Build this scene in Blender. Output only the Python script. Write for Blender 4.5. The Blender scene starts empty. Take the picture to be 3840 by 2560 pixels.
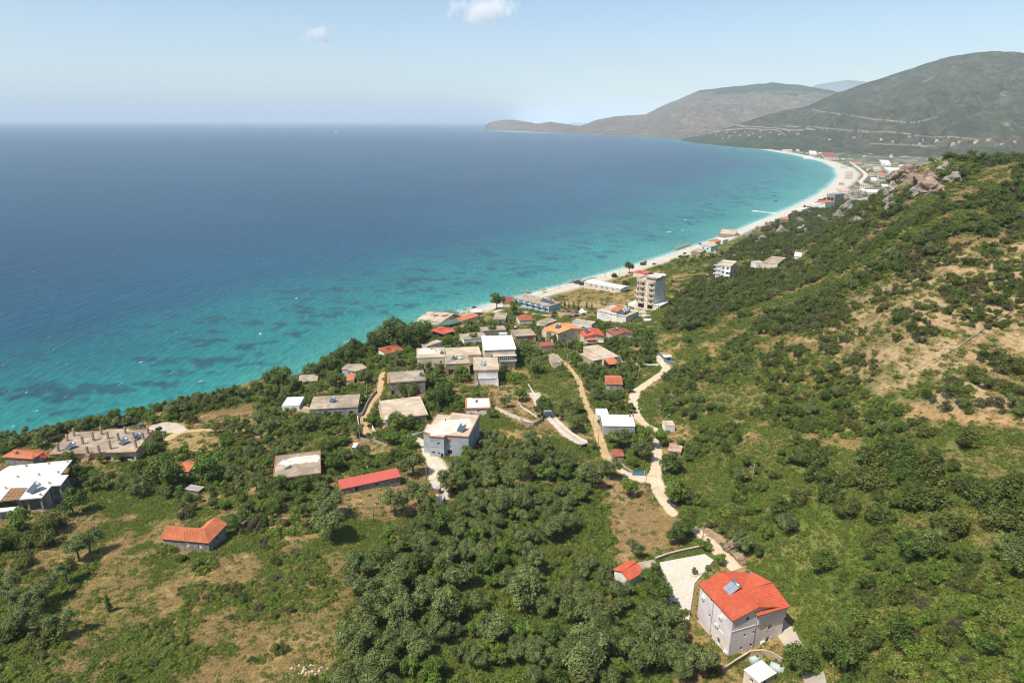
import bpy, bmesh, math, random
import numpy as np
from mathutils import Vector, Matrix
S = bpy.context.scene
R = math.radians
# ---------------------------------------------------------------- camera, sky, sun, exposure
CAMZ = 130.0
FPX = 2450.0                       # focal length in photograph pixels (3840 wide)
PITCH = math.atan2(825.0, FPX)
ROLL = R(-0.22)
cam_d = bpy.data.cameras.new('camera'); cam = bpy.data.objects.new('camera', cam_d)
S.collection.objects.link(cam); S.camera = cam
cam.location = (0, 0, CAMZ)
cam.rotation_euler = (Matrix.Rotation(math.pi / 2 - PITCH, 3, 'X') @ Matrix.Rotation(-ROLL, 3, 'Z')).to_euler()
cam_d.sensor_width = 36.0; cam_d.lens = 36.0 * FPX / 3840.0
cam_d.clip_start = 1.0; cam_d.clip_end = 250000.0
SUN_EL, SUN_AZ = R(59), R(-127)      # azimuth from +Y towards +X
w = bpy.data.worlds.new('World'); S.world = w; w.use_nodes = True
wn = w.node_tree.nodes; bg = wn['Background']
sky = wn.new('ShaderNodeTexSky'); sky.sky_type = 'NISHITA'; sky.sun_disc = False
sky.sun_elevation = SUN_EL; sky.sun_rotation = SUN_AZ
sky.altitude = 100; sky.air_density = 1.0; sky.dust_density = 0.8; sky.ozone_density = 1.9
w.node_tree.links.new(sky.outputs[0], bg.inputs[0]); bg.inputs[1].default_value = 0.125
sl = bpy.data.lights.new('sun', 'SUN'); sl.energy = 4.6; sl.angle = R(0.53); sl.color = (1.0, 0.925, 0.80)
so = bpy.data.objects.new('sun', sl); S.collection.objects.link(so)
sd_ = Vector((math.sin(SUN_AZ) * math.cos(SUN_EL), math.cos(SUN_AZ) * math.cos(SUN_EL), math.sin(SUN_EL)))
so.rotation_euler = sd_.to_track_quat('Z', 'Y').to_euler(); so.location = (0, 0, 400)
S.view_settings.view_transform = 'Standard'; S.view_settings.look = 'None'
S.view_settings.gamma = 1.0; S.view_settings.use_curve_mapping = False
S.view_settings.exposure = 0.33
S.render.engine = 'CYCLES'
S.cycles.filter_width = 1.15; S.cycles.max_bounces = 8; S.cycles.diffuse_bounces = 4; S.cycles.glossy_bounces = 2
S.cycles.transparent_max_bounces = 8; S.cycles.volume_bounces = 5; S.cycles.transmission_bounces = 2
rng = np.random.default_rng(7); random.seed(7)

# ---------------------------------------------------------------- measuring helpers (photograph pixel <-> world point)
_cp, _sp = math.cos(PITCH), math.sin(PITCH); _cr, _sr = math.cos(ROLL), math.sin(ROLL)
def ray(u, v):
    a = (u - 1920.0) / FPX; b = (1280.0 - v) / FPX
    a, b = a * _cr + b * _sr, -a * _sr + b * _cr
    return np.array((a, _cp + b * _sp, -_sp + b * _cp))
def project(x, y, z):
    dz = np.asarray(z, float) - CAMZ; y = np.asarray(y, float); x = np.asarray(x, float)
    dep = y * _cp - dz * _sp; up = y * _sp + dz * _cp
    dep = np.where(dep < .1, .1, dep); a, b = x / dep, up / dep
    a, b = a * _cr - b * _sr, a * _sr + b * _cr
    return 1920.0 + a * FPX, 1280.0 - b * FPX
def at_z(u, v, z):
    d = ray(u, v); t = (z - CAMZ) / d[2]; return np.array((d[0] * t, d[1] * t, z))
def at_d(u, v, D):
    d = ray(u, v); t = D / math.hypot(d[0], d[1]); return np.array((d[0] * t, d[1] * t, CAMZ + d[2] * t))
def _hash(i, j, s):
    h = (i.astype(np.int64) * 374761393 + j.astype(np.int64) * 668265263 + s * 974634777) & 0xffffffff
    h = ((h ^ (h >> 13)) * 1274126177) & 0xffffffff
    return ((h ^ (h >> 16)) & 0xffff) / 65535.0
def vnoise(x, y, s=0):
    xi, yi = np.floor(x), np.floor(y); fx, fy = x - xi, y - yi
    fx = fx * fx * (3 - 2 * fx); fy = fy * fy * (3 - 2 * fy)
    a, b = _hash(xi, yi, s), _hash(xi + 1, yi, s); c, d = _hash(xi, yi + 1, s), _hash(xi + 1, yi + 1, s)
    return (a + (b - a) * fx) * (1 - fy) + (c + (d - c) * fx) * fy
def fbm(x, y, s=0, o=4):
    r = 0; a = .5; n = 0
    for k in range(o):
        r = r + a * vnoise(x, y, s + k * 17); n += a; a *= .5; x = x * 2.03 + 11.7; y = y * 2.03 + 5.3
    return r / n
def inpoly(u, v, poly):
    c = np.zeros(np.shape(u), bool); n = len(poly)
    for i in range(n):
        x1, y1 = poly[i]; x2, y2 = poly[(i + 1) % n]
        if y1 == y2: continue
        c ^= ((y1 > v) != (y2 > v)) & (u < (x2 - x1) * (v - y1) / (y2 - y1) + x1)
    return c
def polydist(u, v, pts, closed=False):
    d = np.full(np.shape(u), 1e18); n = len(pts)
    for i in range(n if closed else n - 1):
        ax, ay = pts[i]; bx, by = pts[(i + 1) % n]; dx, dy = bx - ax, by - ay
        t = np.clip(((u - ax) * dx + (v - ay) * dy) / (dx * dx + dy * dy + 1e-9), 0, 1)
        d = np.minimum(d, (u - ax - t * dx) ** 2 + (v - ay - t * dy) ** 2)
    return np.sqrt(d)
def sstep(a, b, x):
    t = np.clip((x - a) / (b - a), 0, 1); return t * t * (3 - 2 * t)

# ---------------------------------------------------------------- node material helpers
MATS = {}
def newmat(name):
    m = bpy.data.materials.new(name); m.use_nodes = True; MATS[name] = m
    return m, m.node_tree.nodes, m.node_tree.links, m.node_tree.nodes['Principled BSDF']
def mixrgb(N, L, fac, a, b, mode='MIX'):
    n = N.new('ShaderNodeMix'); n.data_type = 'RGBA'; n.blend_type = mode
    for sock, val in ((n.inputs[0], fac), (n.inputs[6], a), (n.inputs[7], b)):
        if hasattr(val, 'is_output'): L.new(val, sock)
        elif isinstance(val, (int, float)): sock.default_value = val
        else: sock.default_value = (*val, 1)
    return n.outputs[2]
def noise(N, L, scale, detail=3, rough=.55, vec=None, dist=0.0):
    n = N.new('ShaderNodeTexNoise'); n.inputs['Scale'].default_value = scale
    n.inputs['Detail'].default_value = detail; n.inputs['Roughness'].default_value = rough
    n.inputs['Distortion'].default_value = dist
    if vec is not None: L.new(vec, n.inputs['Vector'])
    return n.outputs['Fac']
def ramp(N, L, fac, stops):
    n = N.new('ShaderNodeValToRGB'); e = n.color_ramp.elements
    while len(e) < len(stops): e.new(.5)
    for k, (p, c) in enumerate(stops):
        e[k].position = p; e[k].color = (c, c, c, 1) if isinstance(c, (int, float)) else (*c, 1)
    L.new(fac, n.inputs[0]); return n.outputs[0]
def coords(N, kind='Object'): return N.new('ShaderNodeTexCoord').outputs[kind]
def bump(N, L, h, strength, dist, bs):
    n = N.new('ShaderNodeBump'); n.inputs['Strength'].default_value = strength; n.inputs['Distance'].default_value = dist
    L.new(h, n.inputs['Height']); L.new(n.outputs[0], bs.inputs['Normal'])
def plain(name, col, rough=.8, var=.18, scale=1.2, dirt=None, metal=0.0, spec=.3, bmp=0.0, fine=9.0):
    """solid colour with two sizes of mottling and optional weather stains"""
    m, N, L, b = newmat(name); g = N.new('ShaderNodeNewGeometry').outputs['Position']
    n1 = noise(N, L, scale, 4, .6, g); n2 = noise(N, L, fine, 2, .6, g)
    lo = tuple(c * (1 - var) for c in col); hi = tuple(min(1, c * (1 + var)) for c in col)
    c = mixrgb(N, L, ramp(N, L, n1, ((.3, 0), (.7, 1))), lo, hi)
    c = mixrgb(N, L, ramp(N, L, n2, ((.25, 0.35), (.75, 0))), c, lo)
    if dirt:
        n3 = noise(N, L, scale * .45, 5, .65, g, .6)
        c = mixrgb(N, L, ramp(N, L, n3, ((.42, 0), (.60, .95))), c, dirt)
        n4 = noise(N, L, scale * 2.6, 4, .7, g, .8); c = mixrgb(N, L, ramp(N, L, n4, ((.55, 0), (.72, .7))), c, dirt)
    L.new(c, b.inputs['Base Color']); b.inputs['Roughness'].default_value = rough
    b.inputs['Metallic'].default_value = metal; b.inputs['Specular IOR Level'].default_value = spec
    if bmp: bump(N, L, n2, bmp, .05, b)
    return m
# ---------------------------------------------------------------- object helpers
COL = S.collection
def setp(o, label=None, cat=None, group=None, kind=None):
    if label: o['label'] = label
    if cat: o['category'] = cat
    if group: o['group'] = group
    if kind: o['kind'] = kind
    return o
def meshobj(name, verts, faces, mat=None, parent=None, smooth=False):
    me = bpy.data.meshes.new(name)
    if isinstance(verts, np.ndarray) and isinstance(faces, np.ndarray):
        me.vertices.add(len(verts)); me.vertices.foreach_set('co', verts.astype(np.float32).ravel())
        k = faces.shape[1]; me.loops.add(faces.size); me.loops.foreach_set('vertex_index', faces.astype(np.int32).ravel())
        me.polygons.add(len(faces)); me.polygons.foreach_set('loop_start', np.arange(0, faces.size, k, dtype=np.int32))
        me.update(calc_edges=True); me.validate()
    else:
        me.from_pydata([tuple(map(float, p)) for p in verts], [], faces); me.update()
    for mm in (mat if isinstance(mat, (list, tuple)) else [mat]):
        if mm: me.materials.append(mm)
    if smooth: me.polygons.foreach_set('use_smooth', [True] * len(me.polygons))
    o = bpy.data.objects.new(name, me); COL.objects.link(o)
    if parent: o.parent = parent
    return o
def empty(name, loc, rz=0.0, label=None, cat=None, group=None):
    o = bpy.data.objects.new(name, None); COL.objects.link(o); o.location = tuple(map(float, loc)); o.rotation_euler = (0, 0, float(rz))
    o.empty_display_size = 1.0
    return setp(o, label, cat, group)
def gridfaces(nr, nc):
    i = np.arange((nr - 1) * nc).reshape(nr - 1, nc)[:, :-1].ravel()
    return np.stack((i, i + 1, i + nc + 1, i + nc), 1)
# ================================================================ the coast and the land
CW = np.array([at_z(u, v, 0.0)[:2] for u, v in (
    (1815, 487), (1927, 495), (2139, 501), (2367, 509), (2547, 519), (2629, 531), (2759, 545), (2874, 563), (2988, 583),
    (3086, 607), (3135, 633), (3143, 661), (3118, 694), (3069, 730), (2988, 771), (2857, 828), (2694, 893), (2449, 975),
    (2204, 1047), (1959, 1112), (1796, 1152), (1650, 1195), (1540, 1235), (1440, 1290), (1330, 1345), (1235, 1385), (1180, 1404), (1100, 1445),
    (950, 1510), (820, 1555), (650, 1610), (480, 1658), (250, 1724), (0, 1806), (-300, 1920), (-700, 2050), (-1500, 2350))])
COAST = [tuple(p) for p in CW]
LANDPOLY = [(-2600.0, 300.0), (-2600, -3000.0), (60000, -3000.0), (60000, 60000.0), (CW[0][0] + 900, 60000.0), (CW[0][0] + 500, CW[0][1] + 1500)] + COAST
def coast_sd(x, y):
    d = polydist(x, y, COAST); return np.where(inpoly(x, y, LANDPOLY), d, -d)
CTRL = []
for u, v, e in (   # ground heights read off the photograph: pixel + height above the sea
    (0, 1650, 17), (250, 1600, 17), (450, 1700, 19), (150, 1880, 25), (640, 1560, 17), (900, 1500, 16), (1040, 1450, 14), (1200, 1430, 11),
    (900, 1650, 20), (1160, 1780, 25), (1200, 1560, 18), (1330, 1690, 23), (1320, 1450, 15), (1500, 1400, 15), (1500, 1560, 19), (1650, 1720, 24),
    (1800, 1540, 20), (1620, 1340, 12), (1800, 1440, 15), (1950, 1350, 12), (1450, 1300, 8), (1600, 1250, 5), (1800, 1210, 4), (1900, 1170, 3),
    (2000, 1190, 4), (2150, 1180, 5), (2100, 1290, 9), (2300, 1300, 10), (2300, 1380, 12), (2200, 1100, 4), (2440, 1165, 8), (2350, 1050, 4), (2600, 950, 4),
    (2620, 1200, 20), (2720, 1060, 17), (2500, 1350, 15), (2440, 1480, 17), (2300, 1600, 19), (2180, 1600, 20), (2380, 1680, 20), (2450, 1800, 21), (2230, 1740, 21),
    (2050, 1650, 22), (2150, 1900, 23), (2480, 1900, 22), (2640, 2030, 24), (2700, 2200, 26), (2560, 2150, 25), (2690, 2440, 26), (2980, 2420, 29), (2400, 2200, 25),
    (2300, 2500, 29), (1900, 2100, 27), (1600, 1950, 27), (1350, 1850, 27), (1000, 1900, 28), (1500, 2200, 31), (1900, 2560, 34), (1300, 2560, 38), (1000, 2250, 34), (720, 2050, 31),
    (400, 2250, 34), (0, 2150, 31), (0, 2560, 42), (600, 2560, 41), (2800, 2600, 28), (3000, 2100, 32), (2800, 1850, 28), (2700, 1600, 24), (2700, 1400, 23),
    (2900, 1700, 32), (2950, 1500, 33), (3100, 1950, 38), (3300, 2200, 42), (3200, 2550, 40), (3840, 2560, 56), (3840, 2100, 54), (3600, 1750, 47), (3840, 1750, 49), (3300, 1700, 41),
    (3450, 1560, 46), (3000, 1300, 42), (2850, 1200, 31), (2800, 960, 15), (2900, 900, 14), (3000, 850, 17), (2950, 1000, 26), (3000, 780, 5), (3080, 745, 4), (3180, 690, 3)):
    CTRL.append(at_z(u, v, e))
for u, v, D in (   # the hillside on the right: pixel + distance
    (3840, 1600, 208), (3840, 1400, 240), (3840, 1100, 283), (3840, 850, 365), (3840, 660, 470), (3840, 600, 545), (3600, 1450, 222), (3600, 1200, 262), (3600, 950, 335), (3600, 750, 455), (3600, 640, 540), (3600, 605, 590),
    (3400, 1400, 236), (3400, 1200, 259), (3400, 900, 365), (3400, 750, 480), (3420, 660, 560), (3200, 1400, 250), (3200, 1150, 318), (3200, 950, 434), (3240, 820, 560), (3330, 700, 600)):
    CTRL.append(at_d(u, v, D))
for u, D, e in ((3840, 640, 92), (3840, 900, 45), (3840, 1300, 8), (3600, 720, 70), (3600, 950, 22), (3420, 700, 50), (3420, 850, 12), (3330, 720, 30), (3300, 850, 5), (3400, 1300, 4), (3600, 1800, 4), (3840, 2300, 5),
                (3300, 1500, 3), (3300, 2500, 4), (3000, 3500, 4), (3840, 3500, 6), (3300, 3800, 5), (4500, 1500, 15), (4500, 800, 70), (4500, 500, 120), (4500, 250, 70), (4500, 120, 62), (4500, 3000, 8),
                (-400, 200, 30), (-400, 90, 44), (1920, 60, 40), (3000, 60, 44), (600, 60, 46)):
    d = ray(u, 900); n = math.hypot(d[0], d[1]); CTRL.append(np.array((d[0] / n * D, d[1] / n * D, e)))
for i in range(3, len(CW)):
    CTRL.append(np.array((CW[i][0], CW[i][1], 1.0 if i < 24 else (6.0 if i < 28 else 13.0))))
CTRL = np.array(CTRL)
def rbf_key(x, y): return np.stack((np.arctan2(x, y) * 1.6, np.log(np.hypot(x, y))), -1)
_K = rbf_key(CTRL[:, 0], CTRL[:, 1]); _n = len(_K)
def _phi(r2): return np.where(r2 > 1e-12, .5 * r2 * np.log(np.maximum(r2, 1e-12)), 0)
_A = np.zeros((_n + 3, _n + 3)); _A[:_n, :_n] = _phi(((_K[:, None] - _K[None]) ** 2).sum(-1)) + np.eye(_n) * 2e-4
_A[:_n, _n] = 1; _A[:_n, _n + 1:] = _K; _A[_n, :_n] = 1; _A[_n + 1:, :_n] = _K.T
_w = np.linalg.solve(_A, np.concatenate((CTRL[:, 2], (0, 0, 0))))
def land_raw(x, y):
    sh = np.shape(x); q = rbf_key(np.ravel(x), np.ravel(y)); out = np.empty(len(q))
    for s in range(0, len(q), 20000):
        qq = q[s:s + 20000]; out[s:s + 20000] = _phi(((qq[:, None] - _K[None]) ** 2).sum(-1)) @ _w[:_n] + _w[_n] + qq @ _w[_n + 1:]
    return out.reshape(sh)
def land_height(x, y):
    sd = coast_sd(x, y); e = np.maximum(land_raw(x, y), .8); r = np.hypot(x, y)
    az = np.degrees(np.arctan2(x, y))
    e = e + (fbm(x / 14, y / 14, 3) - .5) * np.clip(e * .06, .2, 2.2) + (fbm(x / 55, y / 55, 5) - .5) * np.clip(e * .10, .0, 7) * sstep(-10, 25, az)
    cap = .3 + .05 * np.maximum(sd, 0); cap = cap + sstep(6, 26, sd) * (sd - 6).clip(0) * 1.1
    cap2 = .4 + 2.0 * np.maximum(sd, 0)
    k = sstep(-7, -1, az); cap = cap2 * (1 - k) + cap * k
    lo = -np.minimum(.3 + .06 * np.maximum(-sd, 0), 12)
    return np.where(sd > 0, np.minimum(e, cap), lo), sd
AZ0, AZ1, GNC = R(-56), R(60), 580
LR0, LR1, GNR = math.log(48), math.log(8500), 680
_az = np.linspace(AZ0, AZ1, GNC); _lr = np.linspace(LR0, LR1, GNR)
_AZ, _LR = np.meshgrid(_az, _lr); _RR = np.exp(_LR)
GX, GY = _RR * np.sin(_AZ), _RR * np.cos(_AZ)
GZ, GSD = land_height(GX, GY)
def ground(x, y):
    x = np.asarray(x, float); y = np.asarray(y, float)
    c = np.clip((np.arctan2(x, y) - AZ0) / (AZ1 - AZ0) * (GNC - 1), 0, GNC - 1.001); r = np.clip((np.log(np.hypot(x, y)) - LR0) / (LR1 - LR0) * (GNR - 1), 0, GNR - 1.001)
    ci, ri = c.astype(int), r.astype(int); fc, fr = c - ci, r - ri
    return (GZ[ri, ci] * (1 - fc) + GZ[ri, ci + 1] * fc) * (1 - fr) + (GZ[ri + 1, ci] * (1 - fc) + GZ[ri + 1, ci + 1] * fc) * fr
_ts = np.exp(np.linspace(math.log(45), math.log(4500), 2600))
def hit(u, v, up=0.0):
    """first point along the ray of a pixel that is `up` metres above the ground"""
    d = ray(u, v); d = d / math.hypot(d[0], d[1]); x, y, z = d[0] * _ts, d[1] * _ts, CAMZ + d[2] * _ts
    f = z - up - np.maximum(ground(x, y), 0.0); k = np.argmax(f < 0)
    if f[k] >= 0: k = len(_ts) - 1
    t = _ts[k - 1] + (_ts[k] - _ts[k - 1]) * f[k - 1] / max(1e-9, f[k - 1] - f[k])
    return np.array((d[0] * t, d[1] * t, CAMZ + d[2] * t))
GU, GV = project(GX, GY, GZ)
# ---------------------------------------------------------------- what covers the ground (colour per point of the ground sheet)
C_GREEN, C_LUSH, C_DRY, C_SOIL, C_TAN, C_SAND, C_MEADOW, C_SCRUB = ((.105, .128, .036), (.120, .180, .032), (.36, .255, .105), (.36, .235, .125), (.42, .30, .165), (.58, .53, .45), (.17, .165, .055), (.055, .075, .024))
cov = np.zeros(GX.shape + (3,)); cov[:] = C_GREEN
def blend(mask, c):
    global cov
    cov = cov + (np.array(c) - cov) * np.clip(mask, 0, 1)[..., None]
n1 = fbm(GX / 9, GY / 9, 21, 5); n2 = fbm(GX / 30, GY / 30, 31, 4); n3 = fbm(GX / 3.2, GY / 3.2, 41, 3)
def pm(poly, feather=25, wob=50):
    uu = GU + (n1 - .5) * wob; vv = GV + (n2 - .5) * wob
    d = polydist(uu, vv, poly, True); d = np.where(inpoly(uu, vv, poly), d, -d); return sstep(-feather, feather, d)
blend(sstep(.48, .62, n1), C_DRY); blend(sstep(.6, .7, n2) * .6, C_SOIL); blend(sstep(.5, .6, n3) * .5, C_LUSH)
# open field at the lower left: bramble green and dry straw
fieldL = pm([(-200, 2000), (500, 1960), (900, 2010), (1250, 2080), (1340, 2250), (1250, 2700), (-300, 2700)])
blend(fieldL, (.115, .130, .042)); blend(fieldL * sstep(.525, .60, n2 * .5 + n1 * .5) * .9, C_DRY); blend(fieldL * sstep(.53, .45, n2 * .45 + n1 * .35 + n3 * .2), C_LUSH)
for pl, c, f, k in (
    ([(400, 2080), (560, 2130), (560, 2300), (330, 2430), (180, 2500), (150, 2380)], C_DRY, 30, .5),
    ([(1050, 2120), (1320, 2060), (1350, 2200), (1330, 2460), (1200, 2600), (900, 2560), (1050, 2350)], C_DRY, 40, .5),
    ([(0, 2080), (230, 2090), (200, 2200), (0, 2230)], C_DRY, 30, .5), ([(860, 1900), (1050, 1890), (1180, 1950), (1120, 2030), (860, 1990)], C_SOIL, 15, .9),
    ([(620, 1640), (740, 1610), (830, 1640), (830, 1690), (640, 1740), (560, 1740)], C_DRY, 14, .95), ([(700, 1560), (960, 1510), (970, 1590), (720, 1600)], C_SOIL, 12, .9),
    ([(1190, 1910), (1500, 1750), (1700, 1740), (1720, 1850), (1620, 1900), (1420, 1960)], C_SOIL, 16, .85), ([(1300, 1640), (1400, 1640), (1430, 1700), (1340, 1730), (1270, 1720)], C_SOIL, 10, .9),
    ([(1620, 1860), (1700, 1860), (1720, 2020), (1640, 2020)], C_TAN, 12, .8), ([(1800, 1460), (1930, 1440), (1990, 1500), (2090, 1600), (1960, 1600), (1850, 1530)], C_SOIL, 12, .95),
    ([(2010, 1320), (2130, 1350), (2230, 1520), (2260, 1640), (2140, 1560), (2020, 1440)], C_MEADOW, 22, .7), ([(2180, 1800), (2330, 1790), (2420, 1830), (2420, 1900), (2250, 1900)], C_SOIL, 18, .9),
    ([(2200, 1930), (2480, 1890), (2560, 1990), (2540, 2060), (2330, 2090)], C_SOIL, 25, .85), ([(2570, 2120), (2640, 2160), (2620, 2420), (2480, 2300)], C_DRY, 30, .5),
    ([(2100, 1080), (2380, 1080), (2400, 1140), (2080, 1120)], C_DRY, 12, .7), ([(2110, 1125), (2380, 1130), (2300, 1160), (2100, 1140)], C_TAN, 8, .8), ([(2060, 1170), (2200, 1160), (2240, 1190), (2080, 1195)], C_TAN, 6, .9),
    ([(2290, 1150), (2400, 1130), (2430, 1180), (2330, 1190)], C_SAND, 6, .9), ([(2360, 1300), (2420, 1310), (2410, 1350), (2350, 1340)], C_SOIL, 7, .9),
    ([(2600, 1430), (2800, 1440), (2950, 1520), (2750, 1560), (2600, 1500)], C_MEADOW, 22, .8), ([(3450, 1680), (3560, 1650), (3900, 1680), (3900, 1830), (3640, 1790), (3500, 1720)], C_MEADOW, 18, 1),
    ([(2650, 1160), (2760, 1060), (2830, 1090), (2820, 1160), (2700, 1220)], C_SOIL, 18, .7), ([(3050, 1640), (3260, 1700), (3200, 1760), (3000, 1700)], C_MEADOW, 30, .5),
    ([(3600, 1920), (3700, 1900), (3760, 2030), (3640, 2060)], C_TAN, 16, .9), ([(3330, 2480), (3400, 2460), (3480, 2560), (3380, 2560)], C_TAN, 12, .9)):
    blend(pm(pl, f, 40) * k, c)
blend(pm([(2560, 1700), (2900, 1640), (3340, 1740), (3700, 1900), (3900, 2000), (4100, 2700), (2980, 2700), (2960, 2160), (2600, 1950)], 40, 80) * .75, C_LUSH)
blend(pm([(1330, 2190), (1700, 1900), (2240, 1790), (2300, 2110), (2560, 2330), (2500, 2700), (1250, 2700)], 40, 80) * .8, C_LUSH)
# bare hillside on the right
hillR = pm([(3200, 1030), (3560, 880), (3840, 800), (4300, 780), (4300, 1600), (3840, 1590), (3540, 1550), (3340, 1490), (3080, 1390), (2960, 1230)], 60, 120)
blend(hillR * sstep(.34, .46, n1 * .6 + n3 * .4) * .9, C_TAN); blend(hillR * sstep(.60, .70, n3) * .5, C_GREEN)
scrub = pm([(2500, 1180), (2650, 1000), (2850, 850), (3100, 720), (3360, 640), (4300, 560), (4300, 850), (3600, 900), (3300, 1050), (3050, 1200), (2700, 1260)], 50, 90)
blend(scrub * .9, C_SCRUB); blend(scrub * sstep(.55, .66, n1) * .7, C_SOIL)
blend(pm([(3380, 1500), (3600, 1545), (3900, 1570), (3900, 1610), (3600, 1590), (3400, 1545)], 12, 25) * .95, (.40, .26, .12))
blend(pm([(3330, 620), (3420, 620), (3440, 700), (3340, 720)], 12, 30) * .8, (.30, .24, .18))
# valley floor behind the bay, then the beach
far = sstep(900, 1300, _RR) * (GSD > 0)
blend(far, (.075, .10, .05)); blend(far * sstep(.5, .62, fbm(GX / 90, GY / 40, 51)), (.20, .19, .12)); blend(far * sstep(.6, .7, fbm(GX / 30, GY / 30, 52)), (.42, .38, .31))
az_d = np.degrees(_AZ); bw = np.interp(_RR, (300, 480, 700, 1300, 1750, 2100, 2600, 4600), (12, 22, 30, 32, 52, 60, 42, 36))
beach = sstep(1.0, .75, GSD / bw) * sstep(-6, -2, az_d)
blend(beach, C_SAND)
blend(sstep(1.6, .4, GSD / 4) * (az_d < -2), (.45, .38, .28))
blend((GSD < .4) * 1.0, (.45, .50, .45))
# ground material
m, N, L, b = newmat('ground_cover')
at = N.new('ShaderNodeAttribute'); at.attribute_name = 'cover'; g = N.new('ShaderNodeNewGeometry').outputs['Position']
f1 = noise(N, L, .9, 5, .7, g); f2 = noise(N, L, 3.5, 3, .6, g)
c = mixrgb(N, L, 1.0, at.outputs['Color'], ramp(N, L, f1, ((.25, .55), (.5, .95), (.75, 1.35))), 'MULTIPLY')
c = mixrgb(N, L, 1.0, c, ramp(N, L, f2, ((.2, .6), (.55, 1.0), (.8, 1.3))), 'MULTIPLY')
L.new(c, b.inputs['Base Color']); b.inputs['Roughness'].default_value = 1; b.inputs['Specular IOR Level'].default_value = .05
bump(N, L, f1, .7, .5, b)
go = meshobj('ground', np.stack((GX, GY, GZ), -1).reshape(-1, 3), gridfaces(GNR, GNC)[:, ::-1], m, smooth=True); setp(go, kind='structure')
ca = go.data.color_attributes.new('cover', 'FLOAT_COLOR', 'POINT')
ca.data.foreach_set('color', np.concatenate((cov, np.ones(cov.shape[:2] + (1,))), -1).astype(np.float32).ravel())

# ---------------------------------------------------------------- sea
saz = np.linspace(R(-64), R(60), 420); slr = np.linspace(math.log(60), math.log(75000), 620)
sA, sL = np.meshgrid(saz, slr); sx, sy = np.exp(sL) * np.sin(sA), np.exp(sL) * np.cos(sA)
ssd = -coast_sd(sx, sy)
so_ = meshobj('sea', np.stack((sx, sy, np.zeros_like(sx)), -1).reshape(-1, 3), gridfaces(620, 420)[:, ::-1], None, smooth=True); setp(so_, kind='structure')
dwob = ssd + (fbm(sx / 60, sy / 60, 61) - .5) * 55 * np.clip(ssd / 60, 0, 1)
scale = np.interp(np.hypot(sx, sy), (200, 500, 900, 1500, 2500, 9000), (1.0, 1.0, 1.15, 1.6, 1.5, 1.6))
fa = so_.data.attributes.new('offshore', 'FLOAT', 'POINT'); fa.data.foreach_set('value', (dwob / scale).astype(np.float32).ravel())
patch = sstep(.60, .68, fbm(sx / 16, sy / 9, 71, 5)) * sstep(45, 80, dwob / scale) * sstep(230, 150, dwob / scale)
patch = np.maximum(patch, sstep(.64, .70, fbm(sx / 15, sy / 8, 75, 3)) * sstep(25, 50, dwob / scale) * sstep(140, 80, dwob / scale) * .9)
fa = so_.data.attributes.new('seagrass', 'FLOAT', 'POINT'); fa.data.foreach_set('value', patch.astype(np.float32).ravel())
m, N, L, b = newmat('sea_water')
a1 = N.new('ShaderNodeAttribute'); a1.attribute_name = 'offshore'; a2 = N.new('ShaderNodeAttribute'); a2.attribute_name = 'seagrass'
g = N.new('ShaderNodeNewGeometry').outputs['Position']
mr = N.new('ShaderNodeMapRange'); mr.inputs[1].default_value = 0; mr.inputs[2].default_value = 400; L.new(a1.outputs['Fac'], mr.inputs[0])
c = ramp(N, L, mr.outputs[0], ((0.0, (.55, .60, .55)), (.006, (.26, .46, .42)), (.022, (.060, .25, .215)), (.12, (.020, .188, .175)), (.31, (.010, .130, .150)), (.52, (.005, .068, .118)), (1.0, (.003, .043, .092))))
c = mixrgb(N, L, a2.outputs['Fac'], c, (.014, .075, .095))
big = noise(N, L, .004, 4, .6, g); c = mixrgb(N, L, 1.0, c, ramp(N, L, big, ((.3, .82), (.7, 1.18))), 'MULTIPLY')
mp = N.new('ShaderNodeMapping'); mp.inputs['Rotation'].default_value = (0, 0, R(28)); mp.inputs['Scale'].default_value = (1, .35, 1); L.new(g, mp.inputs[0])
w1 = noise(N, L, .35, 5, .65, mp.outputs[0], .3); w2 = noise(N, L, .09, 3, .6, mp.outputs[0])
c = mixrgb(N, L, 1.0, c, ramp(N, L, w1, ((.3, .72), (.7, 1.28))), 'MULTIPLY')
mp2 = N.new('ShaderNodeMapping'); mp2.inputs['Rotation'].default_value = (0, 0, R(-62)); mp2.inputs['Scale'].default_value = (1, .4, 1); L.new(g, mp2.inputs[0])
fl = noise(N, L, .42, 2, .5, mp2.outputs[0], .4); fleck = ramp(N, L, fl, ((.728, 0), (.765, .8)))
c = mixrgb(N, L, fleck, c, (.75, .8, .8))
L.new(c, b.inputs['Base Color']); b.inputs['Roughness'].default_value = .28; b.inputs['IOR'].default_value = 1.33; b.inputs['Specular IOR Level'].default_value = .14
hm = N.new('ShaderNodeMath'); hm.operation = 'ADD'; L.new(w1, hm.inputs[0]); L.new(w2, hm.inputs[1])
bump(N, L, hm.outputs[0], .9, .9, b)
so_.data.materials.append(m)

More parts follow.
